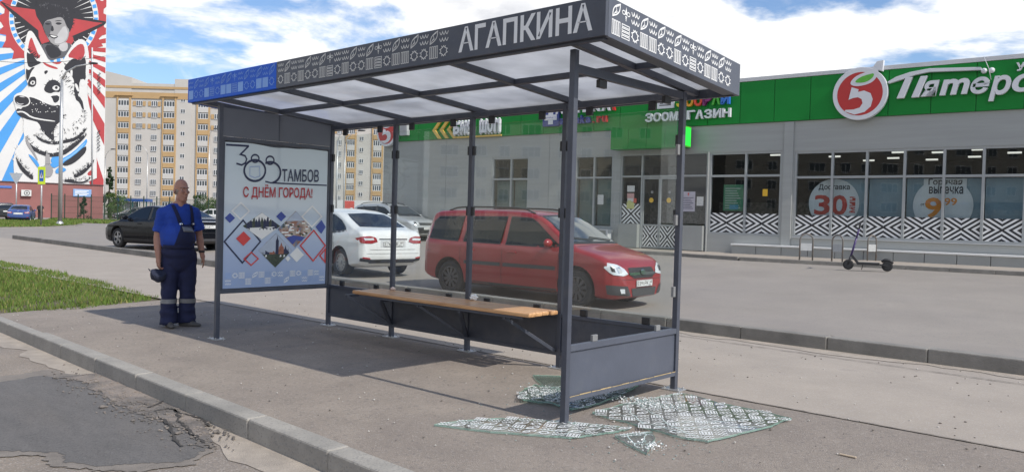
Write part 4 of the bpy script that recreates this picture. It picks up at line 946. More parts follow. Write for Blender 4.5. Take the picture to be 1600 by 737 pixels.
# beer shop sign
r_=sgn('letter_sign','white gothic style lettering with three golden chevrons and a golden underline',-13.9,5.0)
M_gold=mat('golden_face',(.62,.40,.07),.4,var=.08)
for k in range(3):
    s0_=-15.9+.42*k; m=MB(); m.prism([SF(s0_+x,4.98+z,.09) for x,z in [(.0,0),(.34,.36),(.52,.36),(.18,0),(.52,-.36),(.34,-.36)]],-sn*.08); m.build('chevron',M_gold,r_,bevel=.008)
for t,a,b in (('Б',-14.66,-14.33),('И',-14.28,-13.98),('Р',-13.93,-13.63),('Ш',-13.25,-12.87),('О',-12.83,-12.55),('П',-12.5,-12.2)):
    o_=let(t,a,4.76,b,5.26,par=r_,shear=0,bold=.06)
    m=MB()
    for q_ in (a+.06,b-.06): m.prism([SF(q_+x,z,.1) for x,z in [(-.05,5.27),(0,5.33),(.05,5.27)]],-sn*.1); m.prism([SF(q_+x,z,.1) for x,z in [(-.05,4.75),(0,4.69),(.05,4.75)]],-sn*.1)
    m.build('spur',M_sw,o_)
m=MB(); m.box((-14.75,.08,4.60),(-12.17,.14,4.67),F=SB); m.build('underline',M_gold,r_,bevel=.006)
r_=sgn('box_sign','small grey box sign beside the left corner round sign',-17.5,5.1)
m=MB(); m.box((-17.78,.075,4.84),(-17.32,.25,5.36),F=SB); b_=m.build('box',mat('grey_sign_box',(.42,.43,.44),.4),r_,bevel=.01)
m=MB(); m.box((-17.72,.252,5.0),(-17.38,.262,5.3),F=SB); m.build('face',mat('dull_sign_face',(.3,.31,.32),.4),b_)
r_=sgn('box_sign','bright green lit box sign on the end of the entrance canopy',-4.05,4.18)
m=MB(); m.box((-4.06,.30,3.86),(-3.96,.93,4.54),F=SB); b_=m.build('box',M_leaf,r_,bevel=.01)
m=MB(); m.box((-4.0,.931,3.90),(-3.965,.94,4.50),F=SB); m.box((-3.959,.34,3.90),(-3.952,.90,4.50),F=SB); m.build('lit_face',mat('lit_green_face',(.02,.62,.05),.4,emit=.55,var=0),b_)
# pavement in front of the shop with its kerb
g=MB(); P=[(-22,.3),(-11,.3),(-9.6,2.2),(-7.0,2.2),(-5.6,2.0),(-3.6,1.95),(-1.2,2.6),(1.2,2.45),(S1,2.35)]
for (a,oa),(b,ob) in zip(P,P[1:]): g.add([SF(a,BZ+.02,oa),SF(b,BZ+.02,ob),SF(b,BZ+.03,0),SF(a,BZ+.03,0)],[(0,1,2,3)])
struct('shop_pavement',g,M_path)
g=[SF(a,0,o) for a,o in P]
kerb('shop_kerb',[(q.x,q.y) for q in g],.15,BZ+.025,.0,M_conc2,-1)
# ================================================================= vehicles
M_tyre=mat('tyre_rubber',(.022,.022,.023),.8,var=.25,vs=25,bump=.1,bs=60); M_well=mat('wheel_well',(.012,.012,.012),.9)
M_glassc=mat('tinted_car_glass',(.010,.012,.016),.03,var=.1,spec=.45); M_glassw=mat('windscreen_glass',(.03,.04,.05),.03,var=.2,spec=.8,coat=.4); M_glasss=mat('dark_side_glass',(.008,.010,.014),.05,var=.1,spec=.28)
M_trim=mat('grey_plastic_trim',(.045,.045,.048),.6,var=.15,vs=30)
M_plate=mat('number_plate_white',(.78,.78,.76),.4,var=.04); M_ink=mat('plate_ink',(.02,.02,.02),.5)
M_lens=mat('clear_lamp_lens',(.62,.64,.66),.08,spec=.9,coat=1,var=.12,vs=14); M_red_l=mat('red_lamp_lens',(.32,.012,.015),.1,spec=.8,coat=1,var=.15,vs=10); M_amb=mat('amber_lamp_lens',(.6,.16,.02),.12,coat=1)
M_alu=mat('alloy_rim',(.34,.34,.35),.35,.85,var=.12,vs=20); M_dalu=mat('dark_alloy_rim',(.10,.10,.11),.35,.8,var=.15,vs=20)
def paint(n,c,r=.28,metal=.0,coat=.6): return mat(n,c,r,metal,var=.05,vs=2.5,coat=coat,spec=.5,big=[(2.2,.5,.8,tuple(x*.8+.02 for x in c),.25)])
BODY={}
def body_shape(P):
    """closed loft of cross sections + its clean surface for laying parts on"""
    top=[(a,b) for a,b in P['top']]
    for _ in range(2):
        q=[top[0]]
        for (a,b),(c,d) in zip(top,top[1:]): q+=[(a*.78+c*.22,b*.78+d*.22),(a*.22+c*.78,b*.22+d*.78)]
        top=q+[top[-1]]
    xr,xf=P['top'][0][0],P['top'][-1][0]; NS=84
    xs=[]
    for i in range(NS+1):
        t=i/NS; t2=t-.11*math.sin(2*math.pi*t)/1.0*.75; xs.append(xr+(xf-xr)*t2)
    belt=P['belt']; tb=P['tumble']
    def side(W,x,z):
        b=lerpt(belt,x)
        if z<.52: k=1-.085*((.52-z)/.36)**2
        elif z<b: k=1-.022*((z-.52)/(b-.52))**2+.010*math.exp(-((z-.76)/.035)**2)
        else: k=.978
        y=W*k
        if z>b: y-=(z-b)*tb+.035*min(1,(z-b)/.05)
        return y
    rings=[]
    for x in xs:
        zb,zt,W=lerpt(P['bot'],x),lerpt(top,x),lerpt(P['plan'],x); zt=max(zt,zb+.12); r=min(.10,(zt-zb)*.3); h=[(0,zb),(.35*W,zb),(.72*W,zb+.004),(.88*W,zb+.03)]
        z0=zb+.07; z1=zt-r
        for k in range(17): z=z0+(z1-z0)*k/16; h.append((side(W,x,z),z))
        ye=side(W,x,z1); rad=min(.16,ye*.35)
        for k in range(1,6):
            a=math.pi/2*k/5; h.append((ye-rad*(1-math.cos(a)),z1+(r-.022)*math.sin(a)))
        yt=ye-rad; cr_=.022
        for k in (1,2,3): u=1-k/4; h.append((yt*u,zt-cr_*u*u))
        h.append((0,zt)); rings.append((x,h))
    m=MB(); n=len(rings[0][1]); full=2*n-2
    for x,h in rings:
        for y,z in h: m.v.append(V((x,y,z)))
        for y,z in reversed(h[1:-1]): m.v.append(V((x,-y,z)))
    for i in range(len(rings)-1):
        for k in range(full): m.f.append((i*full+k,i*full+(k+1)%full,(i+1)*full+(k+1)%full,(i+1)*full+k)); m.m.append(0)
    m.f.append(tuple(range(full-1,-1,-1))); m.f.append(tuple((len(rings)-1)*full+k for k in range(full))); m.m+=[0,0]
    bv=BVHTree.FromPolygons([tuple(v_) for v_ in m.v],m.f)
    return m,bv
def make_car(name,label,cat,loc,head,P,pm,group=None,plate='',rim=None,seed=0,near=True):
    root=thing(name,label,cat,loc,head,group); WMr=WM[root]
    key=id(P)
    if key not in BODY:
        m,bv=body_shape(P); me=bpy.data.meshes.new('body'); me.from_pydata([tuple(v_) for v_ in m.v],[],m.f)
        bm=bmesh.new(); bm.from_mesh(me); bmesh.ops.recalc_face_normals(bm,faces=bm.faces); bm.to_mesh(me); bm.free()
        c=MB(); R=P['wr']+.06
        for x in (P['wb']/2,-P['wb']/2):
            for s in (1,-1):
                W=P['hw']; a,b=sorted((s*(W-.26),s*(W+.25))); c.tube([(x,a,P['wr']+.015),(x,b,P['wr']+.015)],R,40)
        cme=bpy.data.meshes.new('c'); cme.from_pydata([tuple(v_) for v_ in c.v],[],c.f)
        bm=bmesh.new(); bm.from_mesh(cme); bmesh.ops.recalc_face_normals(bm,faces=bm.faces); bm.to_mesh(cme); bm.free()
        co=bpy.data.objects.new('cut',cme); COL.objects.link(co)
        def bo(o):
            q=o.modifiers.new('b','BOOLEAN'); q.operation='DIFFERENCE'; q.object=co; q.solver='EXACT'
        r=ev_mesh(me,[bo]); bpy.data.objects.remove(co)
        dark=[]
        for p in r.polygons:
            cc=p.center; d=False
            for x in (P['wb']/2,-P['wb']/2):
                if abs(cc.x-x)<R+.02 and cc.z<P['wr']+R+.05:
                    rad=math.hypot(cc.x-x,cc.z-P['wr']-.015)
                    nr=p.normal.x*(cc.x-x)+p.normal.z*(cc.z-P['wr']-.015)
                    if (abs(rad-R)<.012 and nr<-.5*rad and abs(p.normal.y)<.3) or (rad<R+.005 and abs(abs(cc.y)-(P['hw']-.26))<.02): d=True
            dark.append(1 if d else 0)
        BODY[key]=(r,bv,dark)
    r,bv,dark=BODY[key]
    me=r.copy(); me.name='body'; me.materials.clear(); me.materials.append(pm); me.materials.append(M_well)
    me.polygons.foreach_set('material_index',dark); me.polygons.foreach_set('use_smooth',[True]*len(me.polygons))
    try: me.set_sharp_from_angle(angle=math.radians(38))
    except Exception: pass
    body=link('body',me,root)
    def cast(a,b,ax,s=1):
        if ax=='s': o,d=V((a,3*s,b)),V((0,-s,0))
        elif ax=='f': o,d=V((4,a,b)),V((-1,0,0))
        elif ax=='r': o,d=V((-4,a,b)),V((1,0,0))
        else: o,d=V((a,b,4)),V((0,0,-1))
        return bv.ray_cast(o,d)[:2]
    def patch(nm,poly,ax,m_,s=1,eps=.006,par=None,nu=14,nv=8,sub=False):
        P0=[p[0] for p in poly]; u0_,u1_=min(P0),max(P0); mb=MB() if not isinstance(nm,MB) else nm; base=len(mb.v); ok=[]
        for i in range(nu+1):
            u=u0_+(u1_-u0_)*(i/nu); uu=min(max(u,u0_+1e-4),u1_-1e-4); zz=[]
            for k in range(len(poly)):
                (a,b),(c,d)=poly[k-1],poly[k]
                if (a<=uu)!=(c<=uu): zz.append(b+(d-b)*(uu-a)/(c-a))
            if len(zz)<2: zz=[poly[0][1]]*2
            lo,hi=min(zz),max(zz)
            for j in range(nv+1):
                w_=lo+(hi-lo)*j/nv; h,nn=cast(u,w_,ax,s)
                if h is None: ok.append(False); mb.v.append(V((0,0,0)))
                else: ok.append(True); mb.v.append(WMr@(h+nn*eps))
        for i in range(nu):
            for j in range(nv):
                q=(i*(nv+1)+j,(i+1)*(nv+1)+j,(i+1)*(nv+1)+j+1,i*(nv+1)+j+1)
                if all(ok[k] for k in q): mb.f.append(tuple(base+k for k in q)); mb.m.append(0)
        if isinstance(nm,MB): return mb
        return mb.build(nm,m_,par or root,smooth=True,fix=True)
    X=lambda p:WMr@V(p)
    for s in (1,-1):                                    # side glass with a dark surround
        for poly in P['sidewin']:
            cx_=sum(p[0] for p in poly)/len(poly); cy_=sum(p[1] for p in poly)/len(poly)
            patch('side_window',[(cx_+(a-cx_)*.975,cy_+(b-cy_)*.95) for a,b in poly],'s',M_glasss,s,.009,nu=30,nv=14)
        mb=MB(); 
        for poly in P['sidedark']: patch(mb,poly,'s',None,s,.0035,nu=26)
        mb.build('window_surround',M_black,root,smooth=True)
        if near:
            mb=MB()
            for pts in P['seams']:
                for (a,b),(c,d) in zip(pts,pts[1:]):
                    if abs(a-c)>abs(b-d): patch(mb,[(a,b-.004),(c,d-.004),(c,d+.004),(a,b+.004)],'s',None,s,.003,nu=6,nv=1)
                    else:
                        n=6
                        for k in range(n):
                            t0,t1=k/n,(k+1)/n; q=[]
                            for t in (t0,t1):
                                x,z=a+(c-a)*t,b+(d-b)*t
                                for dx in (-.004,.004): h,nn=cast(x+dx,z,'s',s); q.append(WMr@(h+nn*.003) if h else None)
                            if all(x is not None for x in q): mb.add([q[0],q[1],q[3],q[2]],[(0,1,2,3)])
            mb.build('door_seams',M_black,body,fix=False)
            for (x,z) in P['handles']:
                h,nn=cast(x,z,'s',s)
                if h: b=MB(); b.box((x-.10,h.y-.004*s,z-.016),(x+.09,h.y+.026*s,z+.016),F=lambda a,b_,c:X((a,b_,c))); b.build('door_handle',P.get('handlem',pm),body,bevel=.008)
            for (x0,z0,x1,z1) in P['mould']: patch('side_moulding',[(x0,z0),(x1,z0),(x1,z1),(x0,z1)],'s',M_trim,s,.012,nu=20,nv=3)
        if P.get('sill'): patch('sill_trim',P['sill'],'s',M_trim,s,.004,nu=24,nv=3)
        if P.get('rails'):
            x0,x1=P['rails']; pts=[]
            for k in range(11):
                x=x0+(x1-x0)*k/10; h,nn=cast(x,s*P['railw'],'t'); lift=.055*min(1,min(k,10-k)/1.2); pts.append(X((x,s*P['railw'],h.z+lift+.004)))
            b=MB(); b.tube(pts,.016,7); b.build('roof_rail',M_black,root,smooth=True)
        mx,mz=P['mirror']; h,nn=cast(mx,mz,'s',s); yb_=abs(h.y)
        b=MB(); b.ell((0,0,0),(.075,.105,.075),nu=18,nv=12); b.v=[X((mx+v_.x*(1 if v_.x>0 else .45),s*(yb_+.115)+v_.y,mz+.055+v_.z)) for v_ in b.v]; mo=b.build('mirror',P.get('mirrorm',pm),root,smooth=True)
        b=MB(); b.bar(X((mx,s*(yb_-.02),mz)),X((mx,s*(yb_+.06),mz+.02)),.06,.04); b.build('mirror_foot',M_black,mo)
        for nm,poly,m_,e in P['front2']: patch(nm,[(a*s,b) for a,b in poly],'f',m_,1,e,nu=12)
        for nm,poly,m_,e in P['rear2']: patch(nm,[(a*s,b) for a,b in poly],'r',m_,1,e,nu=12)
        for nm,poly,m_,e in P.get('side2',[]): patch(nm,poly,'s',m_,s,e,nu=12)
    patch('windscreen',P['screen'],'f',M_glassw,1,.006,nu=26,nv=12); mb=MB(); patch(mb,[(a*1.04,b+(.03 if b>1.15 else -.035)) for a,b in P['screen']],'f',None,1,.003,nu=26,nv=12); mb.build('windscreen_seal',M_black,root,smooth=True)
    patch('rear_window',P['rearscreen'],'r',M_glassc,1,.006,nu=22,nv=10)
    for nm,poly,m_,e in P['front1']: patch(nm,poly,'f',m_,1,e,nu=20)
    for nm,poly,m_,e in P['rear1']: patch(nm,poly,'r',m_,1,e,nu=20)
    for nm,poly,m_,e in P.get('top1',[]): patch(nm,poly,'t',m_,1,e,nu=20)
    if near:
        b=MB()                                              # wipers
        for y0,y1 in ((.55,-.05),(-.05,-.62)):
            q=[]
            for t in (0,.5,1):
                h,nn=cast(y0+(y1-y0)*t,P['wiperz']+.05*t,'f'); q.append(X(h+nn*.02))
            b.tube(q,.010,5)
        b.build('wiper',M_black,root)
    for ax,z in (('f',P['fplate']),('r',P['rplate'])):
        h,nn=cast(0,z,ax); sg=1 if ax=='f' else -1
        O=h+V((sg*.018,0,0)); F=frame(X(O),WMr.to_3x3()@V((0,sg,0)),WMr.to_3x3()@V((0,0,1)),.0012)
        b=MB(); b.box((-.006,-.26,-.056),(.006,.26,.056),F=lambda x,y,zz:X(O+V((sg*x,sg*y,zz)))); pl_=b.build('number_plate',M_plate,root,bevel=.003)
        f=Flat(lambda u,v,l=0:F(u,v,6+l)); f.line([(-.253,-.05),(.253,-.05),(.253,.05),(-.253,.05)],.006,0,0,True); f.line([(.135,-.05),(.135,.05)],.004,0,1)
        if plate: f.text(plate,-.235,-.034,.115,.036,0,1,bold=.01); f.text('68',.16,-.005,.23,.04,0,1); f.text('RUS',.15,-.04,.21,-.018,0,1)
        f.build('plate_text',M_ink,pl_,fix=False)
    for x in (P['wb']/2,-P['wb']/2):                    # wheels
        for s in (1,-1):
            R=P['wr']; yo=P['hw']-.035; rr=R*.66; c=X((x,0,R)); ax=WMr.to_3x3()@V((0,s,0)); O=X((x,0,R))
            b=MB(); b.lathe([(0,yo-.16),(rr*.98,yo-.16),(rr*.98,yo-.055),(0,yo-.055)],O,ax,28); w_=b.build('wheel',M_well,root)
            b=MB(); b.lathe([(rr,yo-.19),(R*.93,yo-.20),(R,yo-.17),(R,yo-.03),(R*.95,yo-.004),(R*.80,yo+.004),(rr*1.02,yo-.012),(rr,yo-.03)],O,ax,36); b.build('tyre',M_tyre,w_,smooth=True,ang=50)
            b=MB(); b.lathe([(rr*1.01,yo-.04),(rr*1.0,yo-.012),(rr*.93,yo-.010),(rr*.90,yo-.035)],O,ax,36); b.lathe([(0,yo-.006),(rr*.20,yo-.008),(rr*.22,yo-.03),(0,yo-.03)],O,ax,16)
            ns=P.get('spokes',10); e1=WMr.to_3x3()@V((1,0,0)); e2=V((0,0,1))
            for k in range(ns):
                a=2*math.pi*k/ns+.2; d=e1*math.cos(a)+e2*math.sin(a); t=e1*-math.sin(a)+e2*math.cos(a); p0=O+ax*(yo-.022)+d*rr*.15; p1=O+ax*(yo-.026)+d*rr*.95; w0,w1=(rr*.10,rr*.15) if ns>6 else (rr*.15,rr*.19)
                b.add([p0-t*w0,p0+t*w0,p1+t*w1,p1-t*w1]+[q-ax*.02 for q in (p0-t*w0,p0+t*w0,p1+t*w1,p1-t*w1)],[(0,1,2,3),(4,7,6,5),(0,4,5,1),(1,5,6,2),(2,6,7,3),(3,7,4,0)])
            b.build('rim',rim or M_alu,w_,smooth=True,ang=35)
    return root
# --- tall estate car
WAG=dict(hw=.865,wb=2.905,wr=.315,tumble=.30,
 top=[(-2.21,.52),(-2.20,.80),(-2.185,1.06),(-2.165,1.33),(-2.12,1.50),(-2.06,1.575),(-1.92,1.605),(-1.3,1.625),(-.5,1.63),(.1,1.615),(.42,1.565),(.62,1.50),(1.30,1.06),(1.42,1.015),(1.80,.935),(2.02,.85),(2.14,.75),(2.22,.62),(2.26,.46)],
 bot=[(-2.21,.34),(-2.0,.25),(-1.6,.20),(1.7,.17),(2.05,.16),(2.26,.22)],belt=[(-2.2,.99),(-.6,.965),(1.3,.94),(2.3,.82)],
 plan=[(-2.21,.70),(-2.17,.79),(-2.05,.845),(-1.7,.865),(1.5,.865),(1.85,.85),(2.02,.825),(2.13,.765),(2.21,.67),(2.26,.57)],
 sidewin=[[(-2.06,1.04),(-1.27,1.01),(-1.24,1.47),(-1.90,1.455),(-2.02,1.36)],[(-1.13,1.01),(-.22,.995),(-.20,1.485),(-1.12,1.47)],[(-.10,.99),(.80,.985),(1.06,1.03),(.50,1.40),(.36,1.465),(-.10,1.485)]],
 sidedark=[[(-1.13,1.0),(-.21,.985),(-.185,1.495),(-1.125,1.482)],[(-.11,.98),(.80,.975),(1.06,1.02),(.50,1.41),(.36,1.475),(-.11,1.495)],[(-2.075,1.03),(-1.26,1.0),(-1.23,1.48),(-1.91,1.467),(-2.035,1.365)],[(.80,.97),(1.14,1.0),(1.10,1.045),(.86,1.05)]],
 seams=[[(-1.16,.42),(-1.18,1.0)],[(-.16,.30),(-.155,1.0)],[(1.08,.42),(1.10,.96)],[(-1.10,.295),(1.0,.275)],[(-2.1,.80),(-1.95,.82)]],
 handles=[(-.92,.86),(.08,.86)],mould=[(-1.06,.60,-.18,.665),(-.12,.60,1.04,.665)],sill=[(-1.07,.20),(1.05,.20),(1.05,.285),(-1.07,.285)],
 rails=(-1.75,.35),railw=.545,mirror=(.90,1.0),mirrorm=None,handlem=None,
 front2=[('headlight',[(.45,.59),(.60,.565),(.78,.59),(.825,.70),(.80,.775),(.64,.745),(.50,.67)],M_lens,.010),('headlight_bulb',[(.60,.62),(.69,.61),(.71,.70),(.62,.71)],M_chrome,.014),('headlight_bezel',[(.735,.63),(.775,.64),(.785,.72),(.745,.70)],M_black,.014),('fog_lamp_surround',[(.42,.24),(.78,.26),(.815,.42),(.52,.40)],M_trim,.008),('fog_lamp',[(.575,.285),(.645,.285),(.665,.36),(.59,.36)],M_lens,.014)],
 rear2=[('tail_light',[(.64,.95),(.80,.95),(.78,1.30),(.66,1.32)],M_red_l,.008)],
 screen=[(-.66,1.085),(0,1.09),(.66,1.085),(.575,1.49),(0,1.515),(-.575,1.49)],rearscreen=[(-.56,1.06),(.56,1.06),(.50,1.42),(-.50,1.42)],
 front1=[('grille',[(-.42,.585),(-.30,.52),(.30,.52),(.42,.585),(.40,.69),(-.40,.69)],M_black,.010),('grille_bar',[(-.42,.572),(-.3,.565),(.3,.565),(.42,.572),(.42,.61),(-.42,.61)],M_chrome,.020),('emblem',[(-.075,.585),(-.04,.565),(.04,.565),(.075,.585),(.075,.625),(.04,.645),(-.04,.645),(-.075,.625)],M_chrome,.032),('lower_grille',[(-.36,.225),(.36,.225),(.40,.36),(-.40,.36)],M_trim,.010),('bumper_seam',[(-.78,.50),(.78,.50),(.78,.506),(-.78,.506)],M_black,.003)],
 rear1=[],top1=[('bonnet_seam',[(1.36,-.70),(1.37,-.70),(1.37,.70),(1.36,.70)],M_black,.003)],wiperz=1.10,fplate=.435,rplate=.80,spokes=10)
WAG['mirrorm']=None
def P_(d,**k): d=dict(d); d.update(k); return d
R_red=paint('dark_red_car_paint',(.265,.020,.022),.3,0,.4)
WAGR=P_(WAG,mirrorm=R_red,handlem=R_red)
def put(P,axle_r,axle_f,s):
    """place a car by where two wheels on one side touch the ground"""
    a,b=V(axle_r),V(axle_f); d=(b-a); d.z=0; d.normalize(); nl=V((-d.y,d.x,0))*s
    c=(a+b)/2+nl*(P['hw']-.12); return c,math.atan2(d.y,d.x)
c,h=V((-1.45,5.64,-.1)),math.radians(2.8)
make_car('parked_car','dark red tall estate car with roof rails parked behind the glass of the shelter','car',c,h,WAGR,R_red,None,'Е591РК',rim=M_dalu)
# --- white liftback
R_white=paint('white_car_paint',(.72,.72,.71),.3)
LIFT=dict(hw=.85,wb=2.476,wr=.295,tumble=.33,
 top=[(-2.08,.55),(-2.07,.80),(-2.05,.955),(-1.97,1.03),(-1.86,1.055),(-1.62,1.115),(-.95,1.40),(-.62,1.465),(-.1,1.495),(.25,1.47),(.50,1.40),(1.16,1.01),(1.30,.965),(1.75,.87),(1.98,.76),(2.08,.64),(2.12,.50)],
 bot=[(-2.08,.34),(-1.9,.24),(-1.5,.19),(1.5,.17),(1.9,.19),(2.12,.28)],belt=[(-2.2,.95),(-1.2,.93),(1.2,.88),(2.2,.78)],
 plan=[(-2.08,.70),(-2.05,.76),(-1.95,.81),(-1.6,.85),(1.4,.85),(1.75,.82),(1.95,.75),(2.06,.62),(2.12,.48)],
 sidewin=[[(-1.42,1.0),(-.95,.95),(-.33,.95),(-.33,1.37),(-.72,1.355),(-1.12,1.22),(-1.36,1.07)],[(-.22,.945),(.68,.93),(.90,.97),(.42,1.29),(.26,1.355),(-.22,1.375)]],
 sidedark=[[(-.335,.93),(-.215,.93),(-.215,1.385),(-.335,1.385)],[(-1.42,.975),(-.95,.93),(.9,.905),(.92,.935),(-.95,.96),(-1.42,1.0)]],
 seams=[[(-1.02,.50),(-.98,.93)],[(-.28,.28),(-.275,.93)],[(.86,.40),(.90,.9)]],handles=[(-.78,.80),(.02,.80)],mould=[],sill=None,mirror=(.76,.96),
 front2=[('headlight',[(.45,.65),(.72,.65),(.78,.78),(.50,.76)],M_lens,.010)],
 rear2=[('tail_light',[(.41,.775),(.56,.735),(.78,.745),(.815,.84),(.775,.885),(.60,.895),(.45,.865)],M_red_l,.012),('tail_light_lens',[(.50,.81),(.74,.80),(.75,.85),(.52,.855)],M_lens,.017),('reflector',[(.60,.40),(.76,.42),(.76,.45),(.60,.43)],M_red_l,.010),('bumper_corner',[(.50,.33),(.79,.36),(.79,.43),(.56,.395)],M_black,.008)],
 screen=[(-.63,1.03),(0,1.035),(.63,1.03),(.55,1.385),(0,1.405),(-.55,1.385)],rearscreen=[(-.60,1.085),(0,1.08),(.60,1.085),(.52,1.355),(0,1.385),(-.52,1.355)],
 front1=[('grille',[(-.40,.60),(.40,.60),(.42,.72),(-.42,.72)],M_black,.010),('lower_grille',[(-.4,.30),(.4,.30),(.45,.42),(-.45,.42)],M_trim,.01)],
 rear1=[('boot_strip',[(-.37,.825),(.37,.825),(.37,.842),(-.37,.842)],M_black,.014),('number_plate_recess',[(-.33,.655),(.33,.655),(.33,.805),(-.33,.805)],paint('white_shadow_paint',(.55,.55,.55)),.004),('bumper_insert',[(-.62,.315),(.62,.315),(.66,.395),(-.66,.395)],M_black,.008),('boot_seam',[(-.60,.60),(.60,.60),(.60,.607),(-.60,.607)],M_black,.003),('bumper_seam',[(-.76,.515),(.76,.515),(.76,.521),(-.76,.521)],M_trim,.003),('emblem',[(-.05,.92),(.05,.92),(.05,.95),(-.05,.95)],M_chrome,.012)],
 wiperz=1.05,fplate=.48,rplate=.73,spokes=12,mirrorm=R_white,handlem=R_white)
hd=V((math.cos(math.radians(176)),math.sin(math.radians(176)),0)); c=V((-7.57,5.68,0)); c.z=zpark(c.x,c.y)
make_car('parked_car','white liftback seen from behind with red tail lights next to the dark red estate car','car',c,math.atan2(hd.y,hd.x),LIFT,R_white,None,'Е764МВ')
# --- silver estate behind
R_silv=paint('silver_car_paint',(.47,.48,.49),.3,.35)
SILV=P_(WAG,hw=.84,wb=2.476,wr=.305,mirrorm=R_silv,handlem=R_silv,railw=.50,
 top=[(-1.92,.52),(-1.91,.80),(-1.86,1.02),(-1.70,1.30),(-1.56,1.44),(-1.3,1.49),(-.6,1.525),(.0,1.51),(.3,1.46),(.48,1.39),(1.10,1.02),(1.22,.98),(1.70,.90),(1.95,.80),(2.05,.70),(2.12,.52)],
 bot=[(-1.92,.36),(-1.7,.24),(-1.4,.2),(1.5,.19),(1.9,.21),(2.12,.30)],plan=[(-1.92,.70),(-1.87,.77),(-1.75,.82),(-1.4,.84),(1.3,.84),(1.7,.81),(1.9,.74),(2.03,.62),(2.12,.48)],
 sidewin=[[(-1.66,1.02),(-1.1,.97),(-1.08,1.37),(-1.42,1.34)],[(-1.0,.96),(-.25,.95),(-.25,1.40),(-1.0,1.38)],[(-.14,.95),(.62,.93),(.86,.98),(.36,1.30),(.20,1.37),(-.14,1.40)]],
 sidedark=[[(-.255,.94),(-.135,.94),(-.135,1.41),(-.255,1.41)],[(-1.09,.96),(-.99,.96),(-.99,1.39),(-1.09,1.38)]],seams=[[(-.2,.3),(-.2,.95)],[(.84,.4),(.86,.92)]],handles=[(-.78,.82),(.05,.82)],mould=[],sill=[(-.85,.2),(.85,.2),(.85,.3),(-.85,.3)],rails=(-1.45,.25),mirror=(.74,.98),
 front2=[('headlight',[(.44,.70),(.60,.66),(.78,.69),(.80,.79),(.60,.83),(.48,.79)],M_lens,.010),('headlight_bulb',[(.56,.70),(.66,.70),(.66,.78),(.56,.78)],M_black,.014),('fog_lamp',[(.55,.40),(.68,.40),(.68,.48),(.55,.48)],M_lens,.012)],
 rear2=[],screen=[(-.63,1.04),(0,1.045),(.63,1.04),(.55,1.38),(0,1.40),(-.55,1.38)],rearscreen=[(-.5,1.06),(.5,1.06),(.45,1.30),(-.45,1.30)],
 front1=[('grille',[(-.42,.66),(.42,.66),(.42,.75),(-.42,.75)],M_black,.010),('grille_bar',[(-.42,.70),(.42,.70),(.42,.715),(-.42,.715)],M_chrome,.016),('lower_grille',[(-.50,.33),(.50,.33),(.56,.56),(-.56,.56)],M_black,.010)],rear1=[],top1=[],wiperz=1.05,fplate=.53,rplate=.75)
c=V((-18.4,16.1,0)); c.z=zpark(c.x,c.y)+.01
make_car('parked_car','silver estate car with roof rails facing right between the white car and shop corner','car',c,math.radians(4.2),SILV,R_silv,None,'А342КО')
# --- black saloon behind the man
R_blk=mat('black_car_paint',(.005,.006,.009),.2,var=.1,vs=3,spec=.22)
SAL=dict(hw=.915,wb=2.805,wr=.33,tumble=.36,
 top=[(-2.38,.55),(-2.37,.85),(-2.33,1.0),(-2.2,1.06),(-1.75,1.08),(-1.55,1.11),(-.80,1.39),(-.3,1.46),(.15,1.45),(.45,1.37),(1.30,.985),(1.45,.94),(2.05,.84),(2.30,.72),(2.42,.58),(2.45,.48)],
 bot=[(-2.38,.34),(-2.2,.24),(-1.7,.17),(1.7,.15),(2.2,.18),(2.45,.27)],belt=[(-2.4,1.0),(-1.2,.97),(1.3,.90),(2.4,.78)],
 plan=[(-2.38,.74),(-2.33,.82),(-2.2,.88),(-1.8,.915),(1.6,.915),(2.0,.88),(2.25,.80),(2.38,.66),(2.45,.5)],
 sidewin=[[(-1.35,1.03),(-.42,.98),(-.40,1.355),(-.75,1.32),(-1.1,1.18)],[(-.30,.975),(.80,.945),(1.0,.98),(.42,1.27),(.2,1.345),(-.30,1.36)]],
 sidedark=[[(-.42,.96),(-.30,.96),(-.30,1.37),(-.42,1.37)]],seams=[[(-1.0,.5),(-.95,.96)],[(-.36,.28),(-.36,.96)],[(1.0,.4),(1.02,.92)]],handles=[(-.82,.86),(.1,.84)],mould=[(-.95,.30,1.0,.325)],sill=None,mirror=(.82,.97),
 front2=[('headlight',[(.50,.62),(.82,.64),(.85,.76),(.55,.72)],M_lens,.01)],
 rear2=[('tail_light',[(.40,.84),(.84,.84),(.86,.96),(.42,.93)],M_red_l,.010),('exhaust',[(.50,.30),(.68,.30),(.68,.36),(.50,.36)],M_chrome,.012)],
 screen=[(-.66,1.0),(0,1.005),(.66,1.0),(.56,1.36),(0,1.38),(-.56,1.36)],rearscreen=[(-.60,1.12),(0,1.11),(.60,1.12),(.52,1.36),(0,1.38),(-.52,1.36)],
 front1=[('grille',[(-.45,.50),(.45,.50),(.5,.68),(-.5,.68)],M_black,.01)],
 rear1=[('boot_strip',[(-.80,.955),(.80,.955),(.80,.975),(-.80,.975)],M_chrome,.014),('bumper_insert',[(-.7,.28),(.7,.28),(.74,.42),(-.74,.42)],M_trim,.008),('bumper_seam',[(-.8,.60),(.8,.60),(.8,.607),(-.8,.607)],M_trim,.003)],
 wiperz=1.02,fplate=.45,rplate=.80,spokes=5,mirrorm=R_blk,handlem=R_blk)
make_car('parked_car','black saloon car on the car park behind the standing man','car',(-18.6,6.5,zpark(-18.5,6.5)),math.radians(189),SAL,R_blk,None,'В008УХ')
